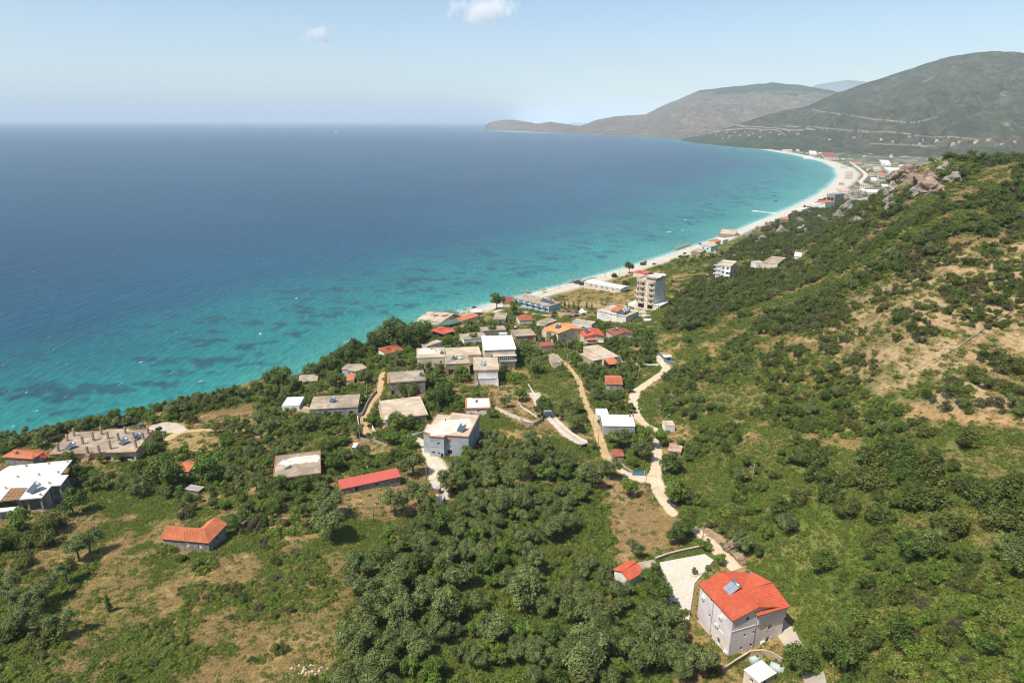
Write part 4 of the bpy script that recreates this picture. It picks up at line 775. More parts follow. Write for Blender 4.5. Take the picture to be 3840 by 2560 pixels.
a = [roofp(p, ZB1)[:2] - loc[:2] for p in Q('T', 0, 1180, 330, 1145, 500, 925, 215, 930)]; pe = empty('plank_frame', (*loc[:2], ZB1), 0, 'brown wooden formwork panel lying on the white concrete roof', 'formwork'); 
MB().prism(a, .02, .09).build('board', 'wood', pe); a = [Vector((p[0], p[1], .12)) for p in a]
for t_ in (0, .3, .55, .8, 1): MB().bar(a[0].lerp(a[1], t_), a[3].lerp(a[2], t_), .16, .1).build('batten', 'wood', pe)
for t_ in (0, .35, .6): MB().bar(a[0].lerp(a[3], t_) + Vector((0, 0, .09)), a[1].lerp(a[2], t_) + Vector((0, 0, .09)), .14, .08).build('batten', 'wood', pe)
heater(roofp(Q('T', 620, 990)[0], ZB1), R(-28), 'solar heater with grey tank on the white concrete roof at left edge', 1.35)
flat('terrace_roof', 'small white slab roof below the white concrete building at left edge', 'terrace', Q('T', -160, 1380, 285, 1330, 365, 1265, -120, 1300), h=2.3, roof='concrete_white', wall='wall_grey', over=.8)
p = roofp(Q('T', 770, 440)[0], ZB1); e = empty('flag', p, 0, 'red flag flying at the far edge of the white concrete roof', 'flag'); MB().tube((0, 0, 0), (0, 0, 2.2), .03).build('pole', 'steel', e); m_ = MB()
for i in range(5): x = i * .35; m_.quad((x, .1 * math.sin(i * 1.3), 1.5 - x * .15), (x + .35, .1 * math.sin((i + 1) * 1.3), 1.45 - x * .15), (x + .35, .1 * math.sin((i + 1) * 1.3), 2.15 + x * .1), (x, .1 * math.sin(i * 1.3), 2.15 + x * .1))
m_.build('cloth', 'cloth_red', e)
# --- hip roofed house behind it
e, poly, H = pitched('house', 'low house with orange hipped tile roof and chimney behind white concrete building', 'house', Q('A', 45, 805, 308, 850, 447, 752, 140, 742), h=2.6, rise=1.1, kind='hip', wall='wall_stone', tile='tile_orange', ov=.5, short='orange hip roofed house', frac=.8)
MB().box(-1.6, -1.6, H + .2, -1.0, -1.0, H + 1.6).build('chimney', 'concrete', e)
pitched('house', 'house with orange tile roof mostly hidden behind a dark tree', 'house', Q('B', 455, 1065, 545, 1110, 610, 1010, 500, 960), h=2.6, rise=.8, axis='x', wall='wall_stone', tile='tile_orange', short='orange roof behind the dark tree')
flat('shed', 'low ramshackle shed with patchy grey sheet roof beside the vines', 'shed', Q('B', 490, 1262, 640, 1285, 692, 1240, 570, 1212), h=1.7, roof='grey_sheet', wall='wall_stone', over=.25, thick=.1, short='ramshackle grey shed')
# --- unfinished house with columns on its roof
px = Q('A', 470, 792, 1330, 768, 1500, 552, 1270, 550, 1265, 538, 1045, 545, 1000, 560, 760, 572, 690, 570, 640, 625)
loc, th, poly, H = site(px, base=Q('A', 1345, 865)[0], rect=False, corner=1); e = empty('house', loc, 0, 'unfinished cream house with bare concrete columns standing on its roof', 'house'); wl = offset(poly, -.55); mb = MB()
wall_faces(mb, wl, -2, H - .25, {0: [(.10, .5, 1.6, 1.5, 'dark'), (.25, .4, 2.2, 1.7, 'dark'), (.66, .5, 2.2, 1.5, 'dark'), (.83, .05, 1.1, 2.1, 'door'), (.915, .8, 1.6, 1.1, 'open')], 1: [(.4, 1.0, .6, .9, 'dark')]}, e, {'shutter': 'shutter_green', 'door': 'shutter_green'}); mb.build('wall', 'wall_cream', e); MB().prism(poly, H - .25, H).build('roof', 'concrete', e)
t = MB(); i2 = offset(poly, -.22); o2 = offset(poly, .05); k = len(poly)
for i in range(k):
    j = (i + 1) % k; t.quad((*o2[i], H - .27), (*o2[j], H - .27), (*o2[j], H + .08), (*o2[i], H + .08)); t.quad((*o2[i], H + .08), (*o2[j], H + .08), (*i2[j], H + .08), (*i2[i], H + .08)); t.quad((*i2[j], H + .002), (*i2[i], H + .002), (*i2[i], H + .08), (*i2[j], H + .08))
t.build('roof_edge', 'trim_red', e); Z = loc[2] + H; cm = None
for i, (x, y) in enumerate(Q('A', 575, 760, 662, 660, 730, 612, 918, 655, 997, 596, 815, 690, 860, 780, 975, 780, 1085, 740, 1060, 640, 1165, 655, 1230, 588, 1318, 650, 1335, 730, 1405, 650, 1455, 590)):
    if cm is None: o = MB().box(-.3, -.3, -.02, .3, .3, 2.9).build('column', 'concrete', e); cm = o.data
    else: o = bpy.data.objects.new('column', cm); COL.objects.link(o); o.parent = e
    o.location = roofp((x, y), Z) - loc; o.scale = (1, 1, (1, .85, 1.05, 1.2, 1)[i % 5])
rz0 = math.atan2(poly[1][1] - poly[0][1], poly[1][0] - poly[0][0])
stx = np.array(poly[0]) * .55 + np.array(poly[1]) * .45; dn = np.array((math.sin(rz0), -math.cos(rz0))); ax = np.array((math.cos(rz0), math.sin(rz0)))
steps(e, (*(stx + dn * 3.6), .2), (*(stx + dn * .1), H), 1.5, 12, 'concrete'); MB().prism([tuple(stx + ax * 1.0 + dn * 3.6), tuple(stx + ax * 1.2 + dn * 3.6), tuple(stx + ax * 1.2), tuple(stx + ax * 1.0)][::1], -1, 1.3).build('stair_wall', 'wall_white', e)
reg(world_poly(loc, 0, poly), Z, loc[2], 'house with roof columns')
for x, y, lab, rz in ((690, 735, 'solar heater at the left end of the roof with columns', -25), (1210, 690, 'solar heater between columns near the middle of the roof with columns', -25), (1345, 640, 'solar heater with red frame at right end of the roof with columns', -25)): heater(roofp(Q('A', x, y)[0], Z), R(rz), lab, 1.15)
# --- the long shed with the red sheet roof
pitched('long_shed', 'long low stone shed with bright red corrugated roof among the trees', 'shed', Q('C', 728, 1272, 1305, 1140, 1282, 1072, 695, 1192), h=1.9, rise=.5, kind='shed', axis='n', wall='wall_stone', tile='sheet_red', ov=.25, opens={0: [(.25, .2, .7, 1.4, 'dark'), (.6, .7, .9, .6, 'dark')]}, short='long red roofed shed', corner=0)
flat('house', 'low house with brown flat roof and pale dried patch among dense greenery', 'house', Q('C', 88, 1165, 548, 1105, 512, 902, 62, 925), h=2.0, roof='concrete', wall='wall_stone', trim='trim_red', over=.2, short='brown flat roof in the greenery')
p = hit(*Q('C', 225, 1100)[0], up=2.0); heater((p[0], p[1], p[2] + .02), R(40), 'grey solar heater on the brown flat roof in dense greenery', 1.1, None, 'wall_grey')
flat('hut', 'small hut with white sheet roof above the cliff bushes', 'hut', Q('C', 157, 447, 322, 445, 360, 363, 197, 358), h=2.1, roof='roof_white', wall='wall_white', over=.1, thick=.1, short='white sheet roofed hut')
e, poly, H = flat('house', 'long low grey house with weathered flat roof and solar heater', 'house', Q('C', 430, 482, 905, 455, 905, 342, 445, 347), base=Q('C', 432, 568)[0], wall='wall_grey', roof='concrete', over=.2, opens={0: [(.18, .9, 1.2, 1.2, 'win'), (.62, .9, 1.2, 1.2, 'win'), (.86, .1, 1.4, 2.0, 'door')]}, mats={'door': 'shutter_green'}, short='long grey house')
e2 = e.location; heater((e2.x - 1.0, e2.y - .5, e2.z + H), R(-20), 'solar heater in the middle of the long grey roof'); e_ = flat('terrace_slab', 'bare concrete terrace slab left of the long grey house', 'terrace', Q('C', 345, 468, 428, 560, 430, 480, 370, 440), h=.35, roof='concrete', wall='concrete', over=.02)
e, poly, H = flat('house', 'house on pillars with broad tan flat roof and outside stair at left', 'house', Q('C', 1165, 585, 1580, 530, 1510, 355, 1090, 395), base=Q('C', 1575, 615)[0], corner=1, wall='wall_beige', roof='concrete_pale', over=.7, opens={0: [(.3, .4, 1.3, 2, 'dark'), (.55, .4, 1.3, 2, 'dark'), (.8, .4, 1.6, 2, 'dark')]}, short='house with broad tan roof', thick=.28)
q = MB()
for x in (-.95, -.3, .35, .95): MB().box(poly[1][0] * x - .15, -abs(poly[0][1]) - .5, -2, poly[1][0] * x + .15, -abs(poly[0][1]) - .2, H - .28).build('column', 'concrete_pale', e)
steps(e, (poly[0][0] - .9, poly[0][1] - 1.6, .1), (poly[0][0] - .9, poly[3][1] - 3.0, H), 1.2, 16, 'concrete_pale')
c_, s_ = math.cos(e.rotation_euler.z), math.sin(e.rotation_euler.z); dish((e.location.x + 1 * c_ - (poly[2][1]) * s_, e.location.y + poly[2][1] * c_ + 1 * s_, e.location.z + H), R(10), 'pale satellite dish at the back edge of broad tan roof')
e, poly, H = flat('house', 'grey house with brown flat roof, orange tiled roof edge and white tank', 'house', Q('C', 1195, 225, 1565, 200, 1530, 98, 1195, 120), base=Q('C', 1168, 350)[0], wall='wall_stone', roof='concrete', over=.25, parapet=.3, opens={0: [(.7, 2.6, .8, .8, 'dark'), (.08, .3, 1.2, 2, 'dark')]}, short='house with orange roof edge')
hw, hd = poly[2]; m_ = MB(); tiled(m_, (-hw - .9, hd, H - .5), (-hw - .9, -hd, H - .5), (-hw - .1, -hd, H + .3), (-hw - .1, hd, H + .3)); m_.build('tile_edge', 'tile_orange', e); m_ = MB(); tiled(m_, (hw + .7, -hd, H - .3), (hw + .7, hd * .3, H - .3), (hw + .1, hd * .3, H + .3), (hw + .1, -hd, H + .3)); m_.build('tile_edge', 'tile_orange', e)
for x in (-.4, .1, .6, .95): MB().box(hw * x - .2, hd - .1, H, hw * x + .2, hd + .3, H + .7).build('column_stub', 'concrete', e)
c_, s_ = math.cos(e.rotation_euler.z), math.sin(e.rotation_euler.z); P0 = e.location
heater((P0.x + hw * .85 * c_, P0.y + hw * .85 * s_ - .6, P0.z + H), R(30), 'blue solar heater at right end of roof with orange tiled edge', .9); 
px = Q('C', 730, 82, 870, 112, 985, 75, 935, 32, 790, 38); loc, th, poly, H = site(px, h=3.0, rect=False, corner=1); e = empty('house', loc, 0, 'small house with brown flat roof above an orange tiled porch', 'house'); mb = MB(); wall_faces(mb, offset(poly, -.3), -2, H - .2, {0: [(.5, .8, 1, 1, 'dark')]}, e, {}); mb.build('wall', 'wall_grey', e); MB().prism(poly, H - .2, H).build('roof', 'concrete', e); reg(world_poly(loc, 0, poly), loc[2] + H, loc[2], 'house with tiled porch')
pitched('porch', 'orange tiled porch roof between two olive trees', 'porch', Q('C', 785, 203, 858, 203, 858, 140, 785, 150), h=2.1, rise=.5, kind='shed', axis='n', wall='wall_white', tile='tile_orange', ov=.15)
flat('terrace_slab', 'brown concrete terrace on the shore beside a small round tree', 'terrace', Q('C', 300, 215, 460, 205, 545, 110, 330, 165), h=.6, roof='concrete', wall='concrete_grey', over=.05)
# --- grey-blue house
px = Q('D', 485, 1357, 552, 1372, 545, 1400, 692, 1412, 712, 1392, 935, 1405, 1042, 1190, 768, 1165, 745, 1190, 622, 1180, 560, 1280, 525, 1275)
loc, th, poly, H = site(px, base=Q('C', 1610, 945)[0], rect=False, corner=2); e = empty('house', loc, 0, 'two storey grey blue house with stained flat roof and red roof edge', 'house'); wl = offset(poly, -.15); mb = MB(); fl_ = H / 2
wall_faces(mb, wl, -2.5, H - .2, {2: [(.62, fl_ + 1.0, .7, .7, 'dark'), (.25, 1.3, .9, .7, 'dark'), (.65, 1.2, .6, .7, 'dark'), (.85, 0, .8, 1.5, 'dark')], 4: [(.14, fl_ + .9, 1.5, 1.5, 'shut'), (.16, .6, 1.6, 1.6, 'dark')], 5: [(.25, fl_ + .8, .9, 1.3, 'shut'), (.55, fl_ + .8, .9, 1.3, 'dark'), (.8, fl_ + .8, .9, 1.3, 'win'), (.3, .5, 1, 2, 'dark'), (.65, .6, 1.2, 1.2, 'win')]}, e, {'shutter': 'wood_orange'})
mb.build('wall', 'wall_greyblue', e); MB().prism(poly, H - .2, H).build('roof', 'concrete_pale', e); t = MB(); i2 = offset(poly, -.25); o2 = offset(poly, .05); k = len(poly)
for i in range(k):
    j = (i + 1) % k; t.quad((*o2[i], H - .22), (*o2[j], H - .22), (*o2[j], H + .12), (*o2[i], H + .12)); t.quad((*o2[i], H + .12), (*o2[j], H + .12), (*i2[j], H + .12), (*i2[i], H + .12)); t.quad((*i2[j], H + .002), (*i2[i], H + .002), (*i2[i], H + .12), (*i2[j], H + .12))
t.build('roof_edge', 'trim_red', e); t = MB(); a = wl[0]; b_ = wl[1]; t.prism(offset([wl[0], wl[1], wl[2], wl[3], (wl[3][0], wl[3][1] + .6), (wl[0][0] + .3, wl[0][1] + 1.2)], .07), fl_ - .05, fl_ + .06); t.build('string_course', 'wall_grey', e)
Z = loc[2] + H; reg(world_poly(loc, 0, poly), Z, loc[2], 'grey blue house'); heater(roofp(Q('D', 862, 1345)[0], Z), R(-28), 'dark solar heater at the right end of the grey blue house roof', 1.2)
for x, y, hh in ((655, 1345, 1.2), (770, 1300, 1.0), (975, 1310, 1.0)): p = roofp(Q('D', x, y)[0], Z) - loc; MB().tube(p, p + np.array((0, 0, hh)), .05).build('pipe', 'wall_grey', e)
p = roofp(Q('D', 705, 1248)[0], Z); dish(p, R(60), 'tilted satellite dish lying on the grey blue house roof')
# --- small white house with red roof edge
e, poly, H = flat('house', 'small white house with red tiled roof edge and dish on roof', 'house', Q('D', 905, 1130, 1155, 1122, 1145, 1020, 898, 1022), base=Q('D', 915, 1190)[0], wall='wall_white', roof='concrete_white', over=.3, opens={0: [(.5, 1.1, .7, .7, 'dark')]}, short='small house with red roof edge', thick=.16)
hw, hd = poly[2]
for q0, q1 in (((-hw - .35, hd + .3), (-hw - .35, -hd - .35)), ((-hw - .35, -hd - .35), (hw + .35, -hd - .35)), ((hw + .35, -hd - .35), (hw + .35, hd + .3)), ((hw * .9, hd + .2), (-hw * .5, hd + .2))):
    d = Vector((q1[0] - q0[0], q1[1] - q0[1], 0)).normalized(); n_ = Vector((-d.y, d.x, 0)) * .55; m_ = MB(); a, b_ = Vector((*q0, H - .05)), Vector((*q1, H - .05)); tiled(m_, a, b_, b_ + n_ + Vector((0, 0, .3)), a + n_ + Vector((0, 0, .3)), pitch=.3); m_.build('tile_edge', 'tile_orange', e)
dish((e.location.x - .5, e.location.y, e.location.z + H), R(30), 'grey satellite dish on the small white roof with red edge', 'wall_grey', .7)
# --- white house with balcony and two stairs
e, poly, H = flat('house', 'white house with balcony, two outside stairs and tan flat roof', 'house', Q('O', 0, 985, 620, 975, 500, 705, -60, 670), base=Q('O', 125, 1345)[0], wall='wall_white', roof='concrete_pale', over=.5, thick=.24, short='white house with two stairs', opens={0: [(.30, 2.9, .7, .25, 'dark'), (.44, 2.9, .7, .25, 'dark'), (.62, 2.2, .3, .8, 'dark'), (.68, 2.2, .3, .8, 'dark'), (.66, .7, 1.6, .7, 'dark')]})
hw, hd = poly[2]; yb = -hd - 1.3; fl_ = H * .47
b_ = MB(); b_.box(-hw * .72, yb, fl_ - .15, hw * .86, -hd - .003, fl_); b_.box(-hw * .72, yb, fl_, hw * .86, yb + .12, fl_ + .35); b_.box(-hw * .72, yb, fl_ + .75, hw * .86, yb + .12, fl_ + .9)
for i in range(7): x = -hw * .72 + (hw * 1.58 - .25) * i / 6; b_.box(x, yb + .004, fl_ + .35, x + .25, yb + .11, fl_ + .75)
b_.build('balcony', 'wall_white', e); MB().box(-hw * .72, yb + .2, -1, hw * .86, -hd - .004, fl_ - .15).build('lower_wall', 'wall_white', e)
steps(e, (hw * .93, yb - 3.0, 0), (hw * .93, yb + .4, fl_), 1.0, 11, 'wall_white'); steps(e, (-hw * .93, yb - 3.4, .1), (-hw * .93, -hd + .5, H - .2), 1.1, 22, 'concrete_pale')
MB().box(hw * .93 - .62, yb - 3.0, -.5, hw * .93 - .5, yb + .4, fl_ * .4).build('stair_wall', 'wall_white', e)
heater((e.location.x - hw * .25, e.location.y - hd * .3, e.location.z + H), R(-20), 'pale solar heater on the tan roof above the white balcony', 1.1, 'solar_pale')
# --- the big house with the white roof
e, poly, H = flat('house', 'tall house with huge bright white roof and glazed balcony', 'house', Q('O', 245, 512, 1003, 495, 855, 178, 120, 175), base=Q('O', 885, 960)[0], corner=1, wall='wall_cream', roof='roof_white', over=.4, thick=.18, short='house with the bright white roof', opens={0: [(.25, H_ := 5.6, 1.2, 2.0, 'dark'), (.68, 5.6, 1.3, 2.0, 'dark')]})
hw, hd = poly[2]
f2, f1 = H - 2.9, H - 6.0
MB().box(-hw * .5, -hd - 1.2, f2 - .5, hw + .5, -hd - .004, f2 - .1).build('balcony', 'wall_pink', e); b_ = MB().box(-hw * .05, -hd - 1.2, f1 - .25, hw + .6, -hd - .004, f1).box(-hw * .05, -hd - 1.2, f1, hw + .6, -hd - 1.05, f1 + .75).box(hw + .45, -hd - 1.05, f1, hw + .6, -hd + 2, f1 + .75); b_.build('balcony', 'wall_pink', e)
g_ = MB(); n_ = 6; x0, x1 = -hw * .05, hw * .72; o = MB()
for i in range(n_ + 1): x = x0 + (x1 - x0) * i / n_; o.box(x - .05, -hd - 1.12, f1 + .75, x + .05, -hd - 1.02, f2 - .5)
o.box(x0, -hd - 1.125, f1 + 1.7, x1, -hd - 1.015, f1 + 1.78); fo = o.build('glazing', 'frame_white', e)
for i in range(n_): a0, a1 = x0 + (x1 - x0) * i / n_ + .05, x0 + (x1 - x0) * (i + 1) / n_ - .05; MB().quad((a0, -hd - 1.07, f1 + .75), (a1, -hd - 1.07, f1 + .75), (a1, -hd - 1.07, f2 - .5), (a0, -hd - 1.07, f2 - .5)).__class__; q_ = MB(); q_.quad((a0, -hd - 1.07, f1 + .75), (a1, -hd - 1.07, f1 + .75), (a1, -hd - 1.07, f2 - .5), (a0, -hd - 1.07, f2 - .5)); q_.build('pane', 'glass', fo)
for x in (hw * .55, hw * .95): MB().box(x - .2, -hd - 1.0, -2, x + .2, -hd - .6, f1 - .25).build('column', 'concrete_grey', e)
# --- cream house and the half-built bay joined to it
flat('house', 'cream two storey house with pale stained flat roof and rooftop chimney box', 'house', Q('D', 430, 632, 712, 622, 690, 530, 418, 537), base=Q('D', 440, 735)[0], wall='wall_beige', roof='concrete_pale', over=.12, parapet=.12, opens={0: [(.5, 2.7, .5, .5, 'dark'), (.85, 2.2, 1.2, 1.2, 'win'), (.86, -.3, 1.5, 2.2, 'dark')]}, short='cream house with chimney box'); p = hit(*Q('D', 600, 555)[0], up=6)
e = flat('house', 'half built house with open dark bay and long pale roof', 'house', Q('D', 715, 690, 950, 682, 925, 600, 690, 612), base=Q('D', 725, 800)[0], wall='concrete', roof='concrete', over=.2, thick=.3, short='half built bay', opens={0: [(.28, .2, 4.2, 2.6, 'dark'), (.75, .2, 4.2, 2.6, 'dark')]})
P1, po, HH = e; heater((P1.location.x - 1.4, P1.location.y, P1.location.z + HH), R(-25), 'blue solar heater on the half built bay roof', 1.05)
e = empty('water_tank', (P1.location.x + 1.6, P1.location.y + .2, P1.location.z + HH), R(10), 'white water drum beside blue heater on half built bay', 'water tank'); MB().tube((-1, 0, .55), (1, 0, .55), .5, .5, 14).build('drum', 'concrete_white', e, True); MB().box(-.7, -.4, 0, -.5, .4, .12).build('cradle', 'concrete', e); MB().box(.5, -.4, 0, .7, .4, .12).build('cradle', 'concrete', e)
flat('house', 'long pale flat roofed house beside the bright white roof', 'house', Q('D', 700, 612, 1085, 602, 1010, 522, 700, 535), h=5.6, wall='wall_beige', roof='concrete_pale', over=.15, parapet=.15, short='long pale roof'); MARK.pop()
zt = solve_top(Q('D', 430, 632)[0], base=Q('D', 440, 735)[0])[0]; p = at_z(*Q('D', 603, 562)[0], zt); e = empty('chimney_box', (*p[:2], p[2] + .003), R(2), 'pale chimney box with red cap on the cream house roof', 'chimney'); MB().box(-.55, -.45, 0, .55, .45, 1.9).build('shaft', 'concrete_white', e); MB().box(-.65, -.55, 1.9, .65, .55, 2.02).build('cap', 'tile_orange', e)
p = at_z(*Q('D', 570, 548)[0], zt); e = empty('water_tank', (*p[:2], p[2] + .01), 0, 'round pale water tank beside the chimney box on cream roof', 'water tank'); MB().tube((0, 0, 0), (0, 0, 1.0), .5, .5, 14).tube((0, 0, 1.0), (0, 0, 1.2), .5, .2, 14).build('drum', 'concrete', e, True); MB().tube((0, 0, 1.2), (0, 0, 1.26), .22, .22, 10).build('lid', 'wall_grey', e)
p = at_z(*Q('D', 672, 590)[0], zt); heater((*p[:2], p[2] + .01), R(-35), 'small blue solar heater on the right edge of cream roof', .9)
# --- houses further back
flat('house', 'grey low house behind the red pavilion with grey flat roof', 'house', Q('D', 1060, 375, 1300, 355, 1285, 318, 1040, 327), h=3, wall='wall_stone', roof='concrete', over=.15, parapet=.2, short='grey low house')
flat('house', 'low stone house with brown flat roof and white gable edge', 'house', Q('D', 880, 462, 1100, 420, 1085, 375, 855, 395), h=3, wall='wall_white', roof='concrete', over=.1, short='low stone house with white edge')
flat('house', 'tan roofed garage house with wooden door by the garden wall', 'house', Q('O', 985, 195, 1420, 172, 1350, 0, 815, 55), base=Q('O', 1215, 350)[0], wall='concrete', roof='concrete', trim='trim_red', over=.25, opens={0: [(.75, .1, 3.2, 2.5, 'garage')]}, short='garage house with wooden door')
flat('outhouse', 'small white flat roofed outhouse behind the bright white roof', 'outhouse', Q('O', 580, 140, 765, 130, 760, 98, 570, 100), h=2.6, wall='wall_white', roof='concrete_white', over=.05, opens={0: [(.6, 1.2, 1.2, .6, 'dark')]})
p = hit(*Q('D', 1395, 335)[0], up=3.3); e = empty('water_tank', p, R(5), 'white drum on the back edge of the tan garage roof', 'water tank'); MB().tube((-.9, 0, .5), (.9, 0, .5), .45, .45, 12).build('drum', 'white_plastic', e, True); MB().box(-.7, -.35, -.05, -.5, .35, .12).build('cradle', 'concrete', e); MB().box(.5, -.35, -.05, .7, .35, .12).build('cradle', 'concrete', e)
pitched('pavilion', 'open red sheet roofed pavilion by the shore path', 'pavilion', Q('R', 940, 975, 1250, 870, 955, 705, 670, 855), h=2.9, rise=1.2, kind='hip', wall='dark_opening', tile='sheet_red', ov=1.2, short='red pavilion', frac=.95)
px = Q('R', 890, 615, 1255, 375, 1060, 320, 620, 318, 350, 400, 180, 525); loc, th, poly, H = site(px, base=Q('R', 715, 705)[0], rect=False, corner=0); e = empty('restaurant', loc, 0, 'shore restaurant with pale flat roof piled with rusty boards', 'restaurant'); mb = MB(); wall_faces(mb, offset(poly, -.25), -2, H - .25, {5: [(.5, 1.2, 1.2, 1, 'dark'), (.75, 1.1, .9, .9, 'dark')], 0: [(.6, .6, 5, 2.2, 'dark')]}, e, {}); mb.build('wall', 'wall_white', e); MB().prism(poly, H - .25, H).build('roof', 'concrete_pale', e); reg(world_poly(loc, 0, poly), loc[2] + H, loc[2], 'shore restaurant'); ZR = loc[2] + H
for (cx, cy, w_, d_, lab) in ((735, 425, 3.0, 1.6, 'rusty brown board stack on the middle of restaurant roof'), (1020, 420, 4.4, 2.0, 'larger heap of rusty boards at the back of restaurant roof')):
    p = at_z(*Q('R', cx, cy)[0], ZR); e = empty('board_stack', p, R(28), lab, 'boards')
    for i in range(6): MB().box(-w_ / 2 + random.uniform(-.2, .2), -d_ / 2 + i * d_ / 6, 0, w_ / 2 + random.uniform(-.2, .2), -d_ / 2 + (i + .9) * d_ / 6, .25 + random.random() * .3).build('board', 'tile_rust', e)
p = [at_z(*q, ZR) for q in Q('R', 400, 400, 600, 410, 720, 325, 490, 310)]; c0 = np.mean(p, 0); e = empty('roof_panel', c0, 0, 'tan panel lying on the left end of the restaurant roof', 'panel'); MB().prism([tuple(q[:2] - c0[:2]) for q in p], .02, .35).build('board', 'concrete_pale', e)
def awning(label, px, h, mat, name='awning', sag=0.0):
    P_ = [hit(*q, up=hh) for q, hh in zip(px, h)]; c = np.mean(P_, 0); z0 = float(ground(c[0], c[1])); e = empty(name, (c[0], c[1], z0), 0, label, name.replace('_', ' ')); m_ = MB(); rel = [Vector(q - np.array((c[0], c[1], z0))) for q in P_]
    cc = sum(rel, Vector()) / len(rel) - Vector((0, 0, sag)); k = len(rel)
    for i in range(k): m_.tri(rel[i], rel[(i + 1) % k], cc)
    for i in range(k): a, b_ = rel[i], rel[(i + 1) % k]; m_.quad(a - Vector((0, 0, .15)), b_ - Vector((0, 0, .15)), b_, a)
    m_.build('canopy', mat, e); 
    for q in rel: MB().tube((q.x * .96, q.y * .96, -1), (q.x * .96, q.y * .96, q.z - .1), .07, .07, 6).build('post', 'pole_wood', e)
    reg([tuple(q[:2]) for q in P_], z0 + 3, z0); return e
awning('dark green shade net over the sea side of the restaurant', Q('R', 900, 300, 1390, 375, 1430, 320, 1150, 235), (3.4, 3.2, 3.2, 4.0), 'net_green', 'shade_net', -.3)
awning('grey green shade net sagging in front of the restaurant', Q('R', 760, 690, 1130, 690, 1500, 585, 1330, 520, 1080, 530), (2.2, 2.2, 2.2, 3.2, 3.2), 'net_green', 'shade_net', .15)
awning('white flat canopy on the shore beside the red roofs', Q('R', 1730, 285, 1980, 315, 2120, 245, 1880, 222), (2.6, 2.6, 2.6, 2.6), 'roof_white', 'canopy')
pitched('house', 'long low house with red roof behind the restaurant', 'house', Q('R', 1500, 575, 2000, 415, 1780, 345, 1340, 510), h=2.6, rise=.7, axis='x', wall='wall_beige', tile='tile_orange', ov=.3, short='long red roof by the restaurant')
pitched('house', 'house with rusty hipped roof under the big shore trees', 'house', Q('D', 130, 588, 325, 555, 210, 500, 40, 540), h=2.8, rise=1.1, kind='hip', wall='wall_white', tile='tile_rust', ov=.5, short='rusty hipped roof')
flat('house', 'low pale roofed house half hidden by vines behind cream house', 'house', Q('D', 540, 520, 660, 468, 640, 452, 455, 500), h=2.8, wall='wall_white', roof='concrete_pale', over=.1); 
pitched('house', 'small house with orange red roof below the blue hotel', 'house', Q('E', 160, 800, 300, 775, 275, 735, 100, 730), h=2.6, rise=.8, axis='x', wall='wall_white', tile='tile_rust', ov=.3, short='orange roof below the hotel')
flat('house', 'old grey roofed stone house near the shore below the hotel', 'house', Q('D', 1165, 255, 1300, 250, 1310, 195, 1200, 185), h=2.8, wall='wall_stone', roof='concrete', over=.1)
pitched('cafe', 'low beach cafe with dark red roof left of blue hotel', 'cafe', Q('E', -30, 580, 90, 585, 70, 520, -40, 500), h=3, rise=.9, axis='x', wall='wall_beige', tile='tile_brown', ov=.3, short='dark red cafe roof')
# --- blue hotel
e, poly, H = flat('hotel', 'blue and white two storey hotel with flat tan roof near the beach', 'hotel', Q('E', 75, 522, 495, 625, 642, 577, 235, 477), base=Q('E', 505, 695)[0], corner=1, wall='wall_blue', roof='concrete', over=.35, thick=.3, short='blue hotel', opens={0: rw(6, 3.6, 1.1, 2.0, 'dark', .08, .92) + rw(6, .3, 1.1, 2.0, 'dark', .08, .92), 1: [(.35, 3.4, .9, 1.2, 'win'), (.75, 3.4, .9, 1.2, 'win'), (.5, .5, .9, 1.2, 'win')]})
hw, hd = poly[2]; MB().box(-hw * .97, -hd - .05, 3.2, hw * .97, -hd - .004, H - .4); MB().box(-hw, -hd - 1.2, 2.85, hw, -hd - .004, 3.05).build('balcony_slab', 'wall_white', e)
for i in range(6): x = -hw * .84 + hw * 1.68 * i / 5; MB().box(x - hw * .12, -hd - 1.2, 3.05, x + hw * .12, -hd - 1.1, 3.95).build('balcony', 'paint_blue', e)
for i in range(7): x = -hw * .99 + hw * 1.98 * i / 6; MB().box(x - .5, -hd - .06, .0, x + .5, -hd - .005, H - .32).build('white_panel', 'wall_white', e)
c_, s_ = math.cos(e.rotation_euler.z), math.sin(e.rotation_euler.z)
for i, (x, lab) in enumerate(((.35, 'leftmost of the three solar heaters on the blue hotel roof'), (.52, 'middle of the three solar heaters on the blue hotel roof'), (.78, 'rightmost of the three solar heaters on the blue hotel roof'))): heater((e.location.x + hw * x * c_, e.location.y + hw * x * s_ + .5, e.location.z + H), R(-50), lab, 1.6)
# --- long white roofed building
pitched('building', 'long low cream building with white sheet roof and blue windows behind beach', 'building', Q('E', 1330, 425, 1432, 385, 985, 305, 940, 335), h=3.4, rise=.6, axis='y', wall='wall_beige', tile='roof_white', ov=.3, opens={3: rw(5, .9, 1.4, 1.4, 'shut', .2, .8)}, mats={'shutter': 'paint_blue'}, short='long white roofed building')
awning('dark green tarpaulin beside the long white roof', Q('E', 1370, 440, 1480, 405, 1500, 390, 1400, 400), (2, 2, 2.6, 2.6), 'net_green', 'tarpaulin')
pitched('house', 'small house with bright red hipped roof below the beach road tree', 'house', Q('N', 1090, 218, 1250, 158, 910, 95, 750, 150), h=3.2, rise=.7, kind='hip', wall='wall_beige', tile='sheet_red', ov=.3, short='bright red roof by the beach road')
